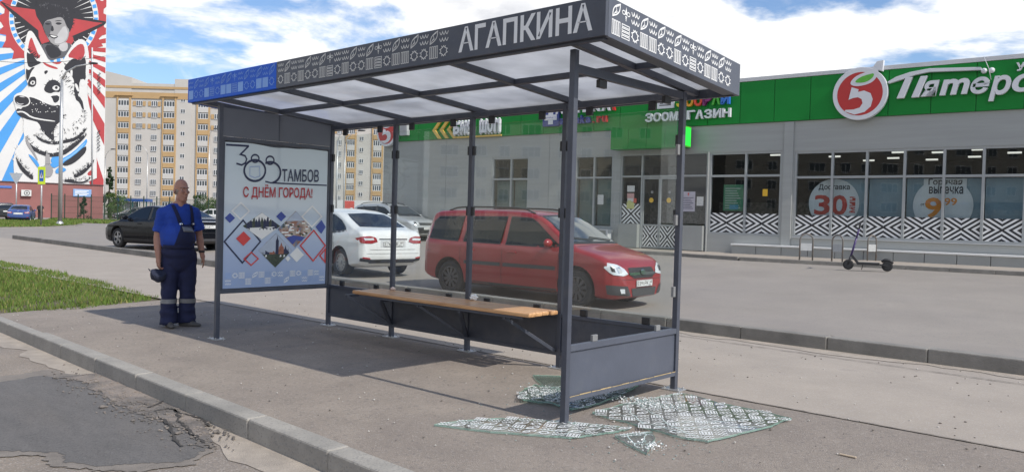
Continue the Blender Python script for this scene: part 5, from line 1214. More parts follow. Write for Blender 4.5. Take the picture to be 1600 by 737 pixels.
# --- far cars, seen small
R_blue=paint('blue_car_paint',(.03,.07,.24),.3); R_dk=paint('dark_grey_car_paint',(.02,.021,.024),.25); R_gr=paint('grey_green_car_paint',(.075,.085,.09),.3); R_navy=paint('navy_car_paint',(.012,.018,.05),.25); R_wh2=paint('white_van_paint',(.6,.6,.6),.35)
def far(P,x,y,d,hd_,pm,label,z=None):
    c=pxd(x,y,d); c.z=zpark(c.x,c.y) if z is None else z; make_car('parked_car',label,'car',c,hd_,P_(P,mirrorm=pm,handlem=pm),pm,'cars parked far off by the wall and fence',near=False)
vh=math.atan2(fw.y,fw.x)
far(LIFT,34,344,69,vh+.42,R_blue,'blue saloon parked by the brick red wall under the mural')
far(WAG,2,343,80,vh+.75,R_dk,'dark estate car at the left picture edge beyond the blue saloon')
far(SILV,208,338,92,vh+2.3,R_dk,'black hatchback behind the fence nearest the blue roofed shelter')
far(WAG,240,338,94,vh+2.2,R_gr,'grey green estate behind the fence left of the man',)
far(SILV,522,333,75,vh+2.0,R_navy,'dark car beside the poster seen through the left glass pane')
far(SILV,545,331,86,vh+1.9,R_wh2,'white hatchback far off above the roof of the white liftback')
far(WAG,330,336,90,vh+2.0,R_wh2,'white estate far off between the man and the shelter post')
# ================================================================= the man
M_skin=mat('sunburnt_skin',(.40,.205,.145),.55,var=.10,vs=14,spec=.4); M_tee=mat('royal_blue_cotton',(.014,.052,.31),.85,var=.10,vs=9,bump=.3,bs=10); M_over=mat('navy_workwear',(.012,.016,.055),.85,var=.18,vs=8,bump=.35,bs=9); M_refl=mat('grey_reflective_tape',(.19,.19,.195),.4,var=.12,vs=20); M_shoe=mat('dusty_grey_shoe',(.085,.078,.072),.8,var=.2,vs=20)
M_cap=mat('navy_cap_cloth',(.02,.025,.05),.85,var=.2,vs=20)
def remesh(prims,vox,it=5,fac=.5):
    me=bpy.data.meshes.new('b'); me.from_pydata([tuple(p) for p in prims.v],[],prims.f)
    bm=bmesh.new(); bm.from_mesh(me); bmesh.ops.recalc_face_normals(bm,faces=bm.faces); bm.to_mesh(me); bm.free()
    def rm(o): q=o.modifiers.new('r','REMESH'); q.mode='VOXEL'; q.voxel_size=vox
    def sm(o): q=o.modifiers.new('s','SMOOTH'); q.factor=fac; q.iterations=it
    r=ev_mesh(me,[rm,sm]); r.polygons.foreach_set('use_smooth',[True]*len(r.polygons)); return r
def man(label,P0,ang,cl=None,simple=False):
    tee,over,shoe=(cl or (M_tee,M_over,M_shoe))
    R3=Matrix.Rotation(ang,4,'Z'); root=thing('person',label,'person',P0,ang)
    # local axes: x = his left in the picture is negative, -y = towards the camera, z up
    b=MB()
    hd=Matrix.Rotation(math.radians(24),3,'Z'); HC=V((.012,-.015,1.615)); H=lambda x,y,z:HC+hd@V((x*1.10,y*1.08,z*1.05))
    b.ell(H(0,.012,.035),(.080,.098,.098),hd,24,16)          # skull
    b.ell(H(0,-.022,-.035),(.066,.074,.095),hd,20,14)        # face
    b.ell(H(0,-.045,-.100),(.048,.042,.036),hd,16,10)        # chin
    b.ell(H(0,-.01,-.085),(.068,.065,.045),hd,16,10)         # jowls
    b.capsule(H(0,-.094,.012),H(0,-.112,-.034),.010,.0175,10) # nose
    b.ell(H(0,-.086,.030),(.055,.018,.012),hd,14,8)          # brow
    b.ell(H(0,-.092,-.070),(.026,.010,.009),hd,12,8)         # lips
    for s in (1,-1):
        b.ell(H(s*.082,.018,-.012),(.010,.022,.034),hd@Matrix.Rotation(s*.25,3,'Z'),10,8)
        b.ell(H(s*.036,-.078,-.018),(.024,.018,.02),hd,10,8)
    b.capsule((.008,.012,1.42),(.010,-.002,1.53),.070,.064,16)   # neck
    b.ell((-.02,.01,1.27),(.185,.115,.185),None,22,14); b.ell((-.025,-.035,1.05),(.205,.165,.20),None,22,14); b.ell((-.01,0,.88),(.185,.13,.15),None,20,12)
    b.capsule((-.205,.01,1.345),(-.03,.012,1.43),.058,.062,14); b.capsule((.18,.01,1.355),(.02,.012,1.43),.058,.062,14)
    SHL,ELL,WRL=(-.210,.01,1.325),(-.262,.02,1.05),(-.252,-.05,.815); SHR,ELR,WRR=(.185,.01,1.335),(.243,.035,1.08),(.272,-.04,.865)
    for sh_,el,wr_ in ((SHL,ELL,WRL),(SHR,ELR,WRR)):
        b.capsule(sh_,el,.058,.047); b.capsule(el,V(el).lerp(V(wr_),.35),.046,.048); b.capsule(V(el).lerp(V(wr_),.35),wr_,.048,.031)
    for hx,kx,ax_,ay in ((-.095,-.112,-.108,0),(.085,.098,.112,.01)):
        b.capsule((hx,0,.86),(kx,-.02,.47),.092,.062); b.capsule((kx,-.02,.47),(kx,.02,.34),.06,.06); b.capsule((kx,.02,.34),(ax_,ay+.02,.09),.058,.042)
    def hand(w_,d,side,curl,fw_):
        w_=V(w_); d=V(d).normalized(); s=V(side).normalized(); n=d.cross(s).normalized()
        b.capsule(w_,w_+d*.035,.029,.033,12); 
        for k in (-1,0,1): b.capsule(w_+d*.03+s*(k*.020),w_+d*.085+s*(k*.024),.019,.017,10)
        for k,(o,l) in enumerate(((-.033,.070),(-.011,.080),(.011,.076),(.033,.060))):
            p=w_+d*.088+s*o; q=p+d*(l*.42)+n*(curl*.012*fw_); q2=q+(d*math.cos(curl)+n*math.sin(curl)*fw_)*(l*.34); q3=q2+(d*math.cos(curl*1.9)+n*math.sin(curl*1.9)*fw_)*(l*.28)
            b.capsule(p,q,.0100,.0095,8); b.capsule(q,q2,.0095,.0088,8); b.capsule(q2,q3,.0088,.0075,8)
        t=w_+d*.035-s*.030; t2=t+d*.035-s*.026+n*.012*fw_; t3=t2+d*.034-s*.002+n*.014*fw_
        b.capsule(t,t2,.013,.0115,8); b.capsule(t2,t3,.0115,.009,8)
    hand(WRL,(.02,-.10,-1),(.25,-1,.0),1.15,-1)
    hand(WRR,(.22,-.12,-1),(-.15,-1,.1),.45,1)
    bm_=remesh(b,.0085 if not simple else .015,3,.5); bm_.materials.append(M_skin); body=link('body',bm_,root)
    # t-shirt
    b=MB(); b.ell((-.02,.01,1.27),(.190,.132,.19),None,24,14); b.ell((-.025,-.05,1.05),(.218,.200,.195),None,24,14); b.capsule((-.195,.01,1.340),(-.03,.012,1.425),.072,.074); b.capsule((.17,.01,1.35),(.02,.012,1.425),.072,.074)
    for sh_,el in ((SHL,ELL),(SHR,ELR)):
        e=V(sh_).lerp(V(el),.74); b.capsule(V(sh_)+V((0,0,.01)),V(sh_).lerp(V(el),.3),.074,.074); b.tube([V(sh_).lerp(V(el),.25),V(sh_).lerp(V(el),.5),e],[.073,.077,.084],18)
    ts=remesh(b,.011,4,.5)
    for v_ in ts.vertices:
        n_=MN.noise(v_.co*V((9,9,5)) if False else V((v_.co.x*7,v_.co.y*7,v_.co.z*13)))*.011+MN.noise(V((v_.co.x*16+3,v_.co.y*16,v_.co.z*24)))*.0045; v_.co+=v_.normal*n_
        if v_.co.z>1.455: v_.co.z=1.455+(v_.co.z-1.455)*.35
    ts.materials.append(tee); tso=link('t_shirt',ts,root)
    # overalls: trousers, belly part
    b=MB(); b.ell((-.015,-.03,.90),(.207,.185,.13),None,24,14); b.ell((-.008,-.01,.80),(.200,.165,.17),None,24,14)
    for hx,kx,ax_,ay,sg in ((-.105,-.118,-.112,0,-1),(.098,.106,.112,.01,1)):
        b.capsule((hx,-.005,.82),(kx,-.02,.47),.122,.100); b.tube([(kx,-.02,.50),(kx,-.012,.36),(kx,.0,.24),(ax_,ay+.005,.12),(ax_,ay,.035)],[.100,.096,.098,.104,.106],20); b.capsule((hx*.6,-.0,.78),(hx*.75,-.01,.60),.10,.088)
    ov=remesh(b,.012,4,.5)
    for v_ in ov.vertices:
        z=v_.co.z; amp=.012*(1+1.1*max(0,(.35-z)/.35)); v_.co+=v_.normal*(MN.noise(V((v_.co.x*6,v_.co.y*6,z*14)))*amp+MN.noise(V((v_.co.x*14+5,v_.co.y*14,z*22)))*.005)
    ov.materials.append(over); ovo=link('overalls',ov,root)
    bvT=BVHTree.FromPolygons([tuple(v_.co) for v_ in ts.vertices],[tuple(p.vertices) for p in ts.polygons]); bvO=BVHTree.FromPolygons([tuple(v_.co) for v_ in ov.vertices],[tuple(p.vertices) for p in ov.polygons])
    Wr=WM[root]
    def cloth(name,poly,m_,eps,back=False,nu=10,nv=10,par=None):
        mb=MB(); us=[p[0] for p in poly]; u0_,u1_=min(us),max(us); ok=[]; sgn_=1 if back else -1
        for i in range(nu+1):
            u=min(max(u0_+(u1_-u0_)*i/nu,u0_+1e-4),u1_-1e-4); zz=[]
            for k in range(len(poly)):
                (a,c),(d,e)=poly[k-1],poly[k]
                if (a<=u)!=(d<=u): zz.append(c+(e-c)*(u-a)/(d-a))
            for j in range(nv+1):
                z=min(zz)+(max(zz)-min(zz))*j/nv; best=None
                for bv in (bvT,bvO):
                    h,n_,_,_=bv.ray_cast(V((u,sgn_*1.0,z)),V((0,-sgn_,0)))
                    if h and (best is None or (h.y*sgn_>best.y*sgn_)): best=h
                ok.append(best is not None); mb.v.append(Wr@((best or V((u,0,z)))+V((0,sgn_*eps,0))))
        for i in range(nu):
            for j in range(nv):
                q=(i*(nv+1)+j,(i+1)*(nv+1)+j,(i+1)*(nv+1)+j+1,i*(nv+1)+j+1)
                if all(ok[k] for k in q): mb.f.append(q); mb.m.append(0)
        o=mb.build(name,m_,par or ovo,smooth=True); sm=o.modifiers.new('t','SOLIDIFY'); sm.thickness=.006; return o
    if not simple:
        cloth('bib',[(-.11,.93),(.20,.93),(.165,1.21),(-.01,1.215)],over,.009)
        cloth('bib_tape',[(.005,1.135),(.150,1.13),(.146,1.185),(.0,1.19)],M_refl,.016,nv=3)
        cloth('strap',[(-.115,1.44),(-.075,1.45),(.025,1.215),(-.02,1.20)],over,.010,nu=8)
        cloth('strap',[(.105,1.45),(.140,1.44),(.168,1.22),(.132,1.20)],over,.010,nu=8)
        cloth('buckle',[(-.025,1.215),(.012,1.215),(.012,1.245),(-.025,1.245)],M_chrome,.019,nu=2,nv=2); cloth('buckle',[(.135,1.205),(.165,1.205),(.165,1.232),(.135,1.232)],M_chrome,.019,nu=2,nv=2)
        cloth('strap',[(-.125,1.44),(-.085,1.45),(.06,1.0),(.02,1.0)],over,.010,True); cloth('strap',[(.105,1.45),(.14,1.44),(.06,1.0),(.02,1.0)],over,.010,True)
        cloth('waist_band',[(-.225,.935),(.20,.935),(.20,.975),(-.225,.975)],over,.008,nu=24,nv=3)
        for kx,sg in ((-.115,-1),(.109,1)):                  # tape round the shins
            pts=[]
            mb=MB(); n_=28
            for j in (0,1):
                for k in range(n_):
                    a=2*math.pi*k/n_; d=V((math.cos(a),math.sin(a),0)); z=.285+.05*j; h,nn,_,_=bvO.ray_cast(V((kx,-.008,z)),d); h=h or V((kx,0,z))+d*.1; mb.v.append(Wr@(h+d*.006))
            for k in range(n_): mb.f.append((k,(k+1)%n_,n_+(k+1)%n_,n_+k)); mb.m.append(0)
            mb.build('shin_tape',M_refl,ovo,smooth=True)
        # face details
        bvB=BVHTree.FromPolygons([tuple(v_.co) for v_ in bm_.vertices],[tuple(p.vertices) for p in bm_.polygons])
        mb=MB(); mw=MB(); ml=MB(); hr=MB()
        D=hd@V((0,1,0))
        def onface(x,z):
            h,nn,_,_=bvB.ray_cast(H(x,-.4,z),D); return (h or H(x,-.09,z))
        for s in (1,-1):
            p=onface(s*.033,.006); mw.ell(p+D*.004,(.0125,.007,.006),hd,10,6); mb.ell(p-D*.0005,(.0055,.004,.0055),hd,8,6)
            hr.tube([onface(s*.016,.026)-D*.001,onface(s*.034,.033)-D*.001,onface(s*.052,.026)-D*.001],[.0035,.0048,.003],6)
        ml.tube([onface(-.024,-.072)-D*.0005,onface(0,-.070)-D*.0005,onface(.024,-.072)-D*.0005],[.002,.0035,.002],6)
        T=lambda q: [Wr@x for x in q.v]
        for q,nm,m_ in ((mw,'eye_white',mat('eye_white',(.55,.5,.46),.3)),(mb,'eye',mat('eye_dark',(.03,.025,.02),.2)),(ml,'mouth_line',mat('mouth_line',(.20,.06,.05),.6)),(hr,'eyebrow',mat('greying_hair',(.22,.18,.15),.8))):
            q.v=T(q); q.build(nm,m_,body,smooth=True)
        # fringe of cropped grey hair round the back of the bald head
        b=MB(); b.ell(H(0,.022,-.005),(.0835,.094,.062),hd,24,14); b.v=[Wr@x for x in b.v]; b.build('hair',mat('cropped_grey_hair',(.26,.20,.165),.9,var=.2,vs=60),body,smooth=True)
        b=MB(); w_=V(ELR).lerp(V(WRR),.86); b.tube([Wr@(w_+V((0,0,.012))),Wr@(w_-V((0,0,.012)))],.040,18); b.build('watch',M_black,root,smooth=True)
    for x0,y0,a in ((-.110,-.055,.10),(.125,-.03,.85)):
        b=MB(); R=Matrix.Rotation(a,3,'Z'); 
        for (y,wd,h,z) in ((.09,.038,.075,.04),(.04,.040,.08,.045),(-.02,.044,.06,.035),(-.08,.046,.042,.028),(-.12,.038,.034,.024)): b.ell(V((x0,y0,z))+R@V((0,y,0)),(wd,.06,h*.75),R,14,8)
        me=remesh(b,.011,4)
        for v_ in me.vertices: v_.co.z=max(v_.co.z,.0)
        me.materials.append(shoe); link('shoe',me,root)
    return root,Wr
fwd=math.atan2(fw.y,fw.x)
mp=V((-1.135,-1.33,zside(-1.33)))
R_man,Wm=man('bald heavyset man in blue t-shirt and navy overalls holding a cap beside the shelter',mp,fwd-math.pi/2+math.radians(30))
R_man.scale=(.92,.96,1.0)
# cap hanging from his hand
cp=Wm@V((-.234,-.078,.70))
capo=thing('cap','dark navy cap hanging from the hand of the standing man','cap',tuple(cp)); 
b=MB()
b.ell((0,0,0),(.095,.085,.085),None,22,14)
for i,v_ in enumerate(b.v):
    if v_.z>.02: v_.z=.02+(v_.z-.02)*.2
    b.v[i]=V(cp)+Matrix.Rotation(.35,3,'Y')@V((v_.x,v_.y,v_.z*1.15))+V((.0,.0,-.07))+V((0,0,.015*MN.noise(v_*18)))
b.build('crown',M_cap,capo,smooth=True)
b=MB(); n_=14
top=[V((math.cos(math.pi*k/n_)*.088,-math.sin(math.pi*k/n_)*.085,0)) for k in range(n_+1)]; inn=[V((math.cos(math.pi*k/n_)*.082,-math.sin(math.pi*k/n_)*.02,.01)) for k in range(n_+1)]
R=Matrix.Rotation(.5,3,'Y')@Matrix.Rotation(-1.0,3,'X')
for l in (top,inn): b.v+=[V(cp)+R@q+V((-.015,-.06,-.075)) for q in l]
for k in range(n_): b.f.append((k,k+1,n_+1+k+1,n_+1+k)); b.m.append(0)
o_=b.build('peak',M_cap,capo,smooth=True); q=o_.modifiers.new('t','SOLIDIFY'); q.thickness=.006
# ================================================================= scooter and racks on the car park
M_purple=mat('purple_paint',(.05,.028,.12),.4,var=.1); M_grip=mat('scooter_black',(.025,.025,.027),.55,var=.2)
a=px(1325,421,.32); b_=px(1386,424,.32); d=(b_-a); d.z=0; L_=d.length; ang_=math.atan2(d.y,d.x)
sc=thing('kick_scooter','black rental kick scooter with a purple stem standing by the bike racks','scooter',(a.x,a.y,.322),ang_)
SX=lambda x,y,z: WM[sc]@V((x,y,z))
def wheel_(x,r):
    m=MB(); m.lathe([(r*.62,-.022),(r*.9,-.026),(r,-.012),(r,.012),(r*.9,.026),(r*.62,.022)],SX(x,0,r),WM[sc].to_3x3()@V((0,1,0)),26); w_=m.build('wheel',M_tyre,sc,smooth=True)
    m=MB(); m.lathe([(0,-.02),(r*.62,-.018),(r*.62,.018),(0,.02)],SX(x,0,r),WM[sc].to_3x3()@V((0,1,0)),20); m.build('hub',M_grip,w_,smooth=True,ang=40)
Lw=min(1.05,max(.85,L_)); wheel_(0,.125); wheel_(Lw,.125)
m=MB(); m.box((.20,-.075,.135),(Lw-.17,.075,.20),F=SX); dk=m.build('deck',M_grip,sc,bevel=.012)
m=MB(); m.box((.24,-.065,.2002),(Lw-.2,.065,.204),F=SX); m.build('deck_mat',mat('grey_grip_mat',(.30,.30,.29),.9,var=.2,vs=60),dk)
m=MB(); m.bar(SX(.22,0,.17),SX(.07,0,.36),.05,.06); m.build('neck',M_grip,sc,bevel=.006); m=MB(); m.bar(SX(Lw-.18,0,.16),SX(Lw,0,.125),.09,.03); m.build('rear_fork',M_grip,sc,bevel=.006)
m=MB(); m.tube([SX(-.0,0,.13),SX(.055,0,.33)],[.03,.028],10); m.build('fork',M_grip,sc,smooth=True)
m=MB(); m.tube([SX(.055,0,.33),SX(.165,0,.78)],.024,10); m.tube([SX(.165,0,.78),SX(.215,0,1.0)],.021,10); m.build('stem',M_purple,sc,smooth=True)
m=MB(); m.tube([SX(.215,0,1.0),SX(.235,0,1.10)],.020,10); m.tube([SX(.16,-.26,1.12),SX(.23,-.12,1.11),SX(.235,0,1.10),SX(.23,.12,1.11),SX(.16,.26,1.12)],.016,8); hb=m.build('handlebar',M_grip,sc,smooth=True)
m=MB(); m.box((.17,-.045,1.10),(.26,.045,1.16),F=SX); m.build('display',M_black,hb,bevel=.01)
m=MB(); m.tube([SX(Lw-.13,0,.23),SX(Lw-.05,0,.275),SX(Lw+.05,0,.265),SX(Lw+.13,0,.20)],[.03,.035,.035,.025],8); m.build('mudguard',M_grip,sc,smooth=True)
m=MB(); m.tube([SX(.33,.03,.14),SX(.30,.12,.01)],.009,6); m.build('kickstand',M_grip,sc)
M_rust=mat('worn_steel_tube',(.17,.155,.14),.5,.2,var=.25,vs=12,big=[(6,.55,.7,(.20,.09,.04),.7)])
rk=[((1252,412),(1266,412.5),'leftmost bare steel bike rack hoop beside the shop pavement corner'),((1301,414),(1314,415),'middle bare steel bike rack hoop just left of the scooter stem'),((1355,413),(1368,413),'right bare steel bike rack hoop just behind the scooter deck')]
for (p,q,lab) in rk:
    A=px(*p,.32); B=px(*q,.32); c=(A+B)/2; dr=(B-A); dr.z=0; dr=dr.normalized(); w2=.17
    r_=thing('bike_rack',lab,'bike rack',tuple(c),0,'steel bike rack hoops'); pts=[c-dr*w2,c-dr*w2+V((0,0,.66))]
    for k in range(1,8): t=math.pi*k/8; pts.append(c-dr*(w2*math.cos(t))+V((0,0,.66+w2*math.sin(t))))
    pts+=[c+dr*w2+V((0,0,.66)),c+dr*w2]
    m=MB(); m.tube(pts,.021,10); m.build('hoop',M_rust,r_,smooth=True)
    m=MB(); m.bar(c-dr*(w2-.02)+V((0,0,.47)),c+dr*(w2-.02)+V((0,0,.47)),.012,.20); m.build('plate',mat('grey_plate',(.42,.43,.43),.5,var=.12,vs=12),r_)
A=px(1252,412,.32); B=px(1314,415,.32); m=MB(); m.tube([A+V((0,.03,.03)),B+V((0,.03,.03))],.02,8); tag(m.build('rack_rail',M_rust,smooth=True),'rusty floor rail joining the two left bike rack hoops','rail')
m=MB(); c=px(1262,400,.32); m.prism([c+V((-.05,0,.25)),c+V((.05,0,.25)),c+V((.04,0,.42)),c+V((-.03,0,.40))],(0,.02,0)); tag(m.build('paper_scrap',M_paper),'white paper scrap caught on the leftmost bike rack hoop','litter')
# ================================================================= painted end wall, far left
rh=V((math.cos(YAW),-math.sin(YAW),0)); fh=V((fw.x,fw.y,0)).normalized()
def facade(dist,x0,y0):
    """frame of a wall facing the camera direction: origin at picture point, metres to the right and up"""
    return pxd(x0,y0,dist)
# wall: photo pixels (x, y) -> wall metres; picture is turned by the camera roll
MD=100.0; MO=pxd(80,289,MD); MO.z=4.1; K=MD/FPX; TURN=math.radians(30)
rm=Matrix.Rotation(TURN,3,'Z')@rh; fm=Matrix.Rotation(TURN,3,'Z')@fh       # the wall faces the shelter stop squarely
def MU(x,y):
    d=rc*((x-800)/FPX)+uc*((368.5-y)/FPX)+fw; t=(MO-CAMP).dot(fm)/d.dot(fm); q=CAMP+d*t-MO; return q.dot(rm),q.z
mb_root=thing('painted_tower_block','tall block with a giant dog and woman mural above a brick red ground floor','building',tuple(MO-V((0,0,4.1))),0)
M_mw=mat('mural_white',(.66,.65,.63),.8,var=.05,vs=.4)
def MW(u,v,o=0): return MO+rm*u+V((0,0,v))-fm*o
uL,_=MU(-40,289); uR,_=MU(162.5,289)
m=MB(); m.box((uL,-1.0,-16),(uR,30,0),F=lambda u,v,o:MW(u,v,o)); wl=m.build('wall',M_mw,mb_root)
mats_=[M_mw,mat('mural_blue',(.07,.30,.66),.8,var=.08,vs=.5),mat('mural_red',(.42,.055,.06),.8,var=.10,vs=.5),mat('mural_black',(.028,.028,.034),.8,var=.2,vs=.5),mat('mural_grey',(.30,.29,.29),.8,var=.1,vs=.5),mat('mural_dark_grey',(.10,.10,.11),.8,var=.15,vs=.6),mat('mural_light_blue',(.22,.45,.72),.8,var=.1,vs=.5),mat('mural_pale_grey',(.46,.45,.45),.8,var=.1,vs=.5)]
f=Flat(lambda u,v,l=0:MW(u,v,.02+.008*l))
ulim=(uL+.05,uR-.05,.05,29)
def mp_(pts,mi,l):
    q=[MU(x,y) for x,y in pts]
    for a,b,c in ((-1,0,-ulim[0]),(1,0,ulim[1]),(0,-1,-ulim[2]),(0,1,ulim[3])): 
        q=clip(q,a,b,c)
        if len(q)<3: return
    f.poly(q,mi,l)
z1=lambda *p:[(x/2.4575,y/2.4575) for x,y in p]; z8=lambda *p:[(x/6.7,y/6.7) for x,y in p]
ctr=(95,75)                                             # rays behind the figures
for k in range(30):
    a0=2*math.pi*k/30; a1=2*math.pi*(k+.5)/30; am=(a0+a1)/2; right=math.cos(am)>.12 or (math.sin(am)<0 and math.cos(am)>-.2)
    mp_([ctr,(ctr[0]+420*math.cos(a0),ctr[1]+420*math.sin(a0)),(ctr[0]+420*math.cos(a1),ctr[1]+420*math.sin(a1))],2 if right else 1,0)
def arcp(c,r0_,r1_,a0,a1,n=10): return [(c[0]+r0_*math.cos(math.radians(a0+(a1-a0)*k/n)),c[1]+r0_*math.sin(math.radians(a0+(a1-a0)*k/n))) for k in range(n+1)]+[(c[0]+r1_*math.cos(math.radians(a1+(a0-a1)*k/n)),c[1]+r1_*math.sin(math.radians(a1+(a0-a1)*k/n))) for k in range(n+1)]
C8=(84,28); rnd=random.Random(3)
w_=[]                                                    # red wreath
for k in range(72): a=2*math.pi*k/72; rr_=(92 if k%3==0 else 80)+rnd.uniform(-3,3); w_.append((C8[0]+rr_*math.cos(a),C8[1]+rr_*math.sin(a)))
mp_(w_,2,1); mp_(arcp(C8,0,70,0,360,40)[41:],0,2)
for k in range(40): mp_(arcp(C8,63,69,9*k,9*k+5,2),1,3)
mp_([(C8[0]+62*math.cos(2*math.pi*k/40),C8[1]+62*math.sin(2*math.pi*k/40)) for k in range(40)],3,4)
for k in range(44):
    a=2*math.pi*k/44; r0_=34+rnd.uniform(0,16); t=(-math.sin(a),math.cos(a)); p=(C8[0]+r0_*math.cos(a),C8[1]+r0_*math.sin(a)); q=(C8[0]+61*math.cos(a),C8[1]+61*math.sin(a)); mp_([p,(q[0]+t[0]*.8,q[1]+t[1]*.8),(q[0]-t[0]*.8,q[1]-t[1]*.8)],0,5)
zA=lambda *p:[(10+x/5.264,40+y/5.264) for x,y in p]; zB=lambda *p:[(20+x/5.264,160+y/5.264) for x,y in p]; zC=lambda *p:[(x/6.141,y/6.141) for x,y in p]
LY=[6.0]
def P_m(pts,mi,sm=1):
    LY[0]+=.12; mp_(smooth_poly(pts,sm) if sm else pts,mi,LY[0])
def fur(pts,mi,n,ln,wd=.5,bias=0):
    """short brush strokes along an outline"""
    LY[0]+=.12
    for k in range(n):
        i=rnd.randrange(len(pts)); a_,b_=pts[i-1],pts[i]; t=rnd.random(); x=a_[0]+(b_[0]-a_[0])*t; y=a_[1]+(b_[1]-a_[1])*t; dx,dy=b_[0]-a_[0],b_[1]-a_[1]; l_=math.hypot(dx,dy) or 1
        nx,ny=-dy/l_,dx/l_; sg=1 if rnd.random()<.5+bias else -1; L_=ln*rnd.uniform(.4,1.2); q=wd*rnd.uniform(.6,1.3); j=rnd.uniform(-.5,.5)
        mp_([(x-dx/l_*q,y-dy/l_*q),(x+dx/l_*q,y+dy/l_*q),(x+nx*sg*L_+dx/l_*j*L_,y+ny*sg*L_+dy/l_*j*L_)],mi,LY[0]+.001*k)
# star arms
P_m(zC((0,14),(110,60),(345,78),(480,300),(480,430),(380,430),(340,335),(230,250),(120,140)),3,0); P_m(zC((40,38),(110,66),(335,95),(350,160),(400,240),(430,320),(475,400),(400,425),(372,360),(368,296),(160,128)),2,0)
P_m(zC((690,150),(1025,212),(1000,240),(800,350),(715,400),(690,355),(655,340)),3,0); P_m(zC((690,178),(900,214),(985,224),(690,350),(640,345)),2,0); P_m(zC((640,340),(700,355),(708,398),(650,470),(600,420)),2,0)
# woman's head, plainly drawn
P_m(zC((385,420),(500,430),(600,470),(660,400),(700,470),(640,520),(610,560),(560,560),(480,590),(430,520)),5)
P_m(zC((345,60),(380,-20),(520,-60),(640,-30),(700,60),(710,180),(690,270),(660,330),(600,300),(420,260),(380,210),(340,130)),3,2); fur(zC((345,60),(380,-20),(640,-20),(700,60),(710,180),(690,270)),3,50,3.0,.8)
fur(zC((380,60),(450,40),(560,50),(640,90),(660,180)),5,40,4,.5)
P_m(zC((412,250),(440,200),(500,185),(570,165),(610,180),(640,260),(668,290),(655,370),(620,420),(560,445),(500,425),(460,370),(432,310)),4)
P_m(zC((412,250),(440,205),(490,200),(500,260),(480,320),(470,375),(440,330)),5); P_m(zC((560,320),(620,240),(652,300),(648,370),(600,415),(530,425),(520,390)),7)
P_m(zC((550,440),(640,400),(655,450),(640,490),(590,500)),7); P_m(zC((420,430),(540,440),(600,520),(540,560),(470,560)),3)
for p in (zC((525,228),(560,215),(600,228),(565,245)),zC((515,208),(560,196),(605,205),(560,206)),zC((425,228),(460,222),(490,232),(455,246)),zC((495,250),(508,250),(520,300),(485,306)),zC((465,328),(515,340),(565,350),(530,378),(485,364))): P_m(p,3)
P_m(zC((480,338),(520,346),(552,352),(522,364),(492,354)),0)
# dog: white silhouette, then red, black, grey and blue over it
SIL=zA((150,300),(146,200),(163,90),(182,44),(215,48),(262,130),(312,220),(348,290),(400,322),(450,318),(500,228),(560,138),(610,110),(652,128),(674,200),(682,300),(677,420),(664,470),(668,600),(690,700))+zB((640,60),(650,150),(670,300),(690,420),(690,690),(40,690),(10,600),(5,480),(18,400),(60,340),(98,290),(84,230),(92,132),(58,110),(28,72),(16,20))+zA((68,650),(54,612),(70,566),(130,546),(198,508),(172,480),(153,400))
P_m(SIL,0,1); fur(zB((5,480),(18,400),(60,340)),0,30,5,.8,.3); fur(zA((682,300),(677,420),(668,600)),0,24,4,.8)
for p in (zA((196,100),(174,200),(200,236),(232,262),(262,276),(282,258),(256,180),(218,108)),zA((498,262),(540,200),(600,150),(640,160),(646,250),(604,290),(560,272)),zA((300,298),(345,322),(428,350),(415,364),(340,342),(304,316)),zB((610,582),(655,548),(652,600),(620,604))): P_m(p,2)
fur(zA((174,200),(200,236),(262,276)),3,22,8,.9,-.5)
P_m(zA((200,78),(252,150),(280,240),(264,244),(232,160)),0)
for p in (zA((165,215),(172,330),(200,350),(238,332),(296,306),(240,288),(216,226),(190,236)),zA((158,350),(165,462),(186,440),(202,384),(238,342),(210,346),(184,372)),
 zA((470,352),(520,290),(560,268),(604,296),(652,250),(657,420),(640,470),(602,432),(596,600),(552,560),(562,470),(532,400),(490,372)),zA((560,560),(622,600),(642,704),(625,692),(600,632),(570,612)),zA((308,380),(330,368),(346,378),(320,408)),
 zA((172,490),(190,430),(230,418),(247,440),(246,490),(214,512)),zA((318,500),(340,460),(390,443),(432,465),(447,500),(442,552),(400,545),(360,562),(318,546),(308,522)),zA((362,580),(437,574),(432,622),(394,642),(378,600)),
 zA((180,586),(240,600),(320,640),(390,664),(434,650),(456,690),(450,737))+zB((432,100),(402,140),(384,165),(352,192),(336,232),(342,322),(290,290),(240,236),(214,166),(160,150),(100,136),(48,106),(28,76))+zA((88,680),(130,690))): P_m(p,3)
fur(zA((470,352),(520,290),(604,296),(652,250)),3,20,6,.7); fur(zA((562,470),(552,560),(596,600)),3,16,5,.7); fur(zA((318,500),(340,460),(390,443),(432,465),(447,500)),3,24,3,.5)
fur(zB((432,100),(402,140),(384,165),(352,192),(336,232),(342,322),(290,290),(240,236),(214,166)),3,40,5,.7)
for p in (zA((600,452),(640,438),(654,480),(620,512)),zA((558,480),(580,478),(602,540),(585,548)),zA((528,358),(546,370),(541,430),(524,400)),zA((656,180),(670,300),(662,420),(650,420),(656,300),(645,190)),zA((582,560),(606,566),(600,582)),zA((372,515),(400,490),(438,505),(432,532),(400,538)),zA((192,472),(215,452),(238,462),(232,487),(205,490))): P_m(p,0)
fur(zA((440,400),(520,470),(545,560)),3,26,5,.45); fur(zA((450,380),(500,420),(540,520)),3,22,4,.45)
P_m(zA((398,505),(412,498),(424,508),(418,524),(402,524)),3); P_m(zA((208,468),(217,460),(227,468),(222,482),(211,482)),3)
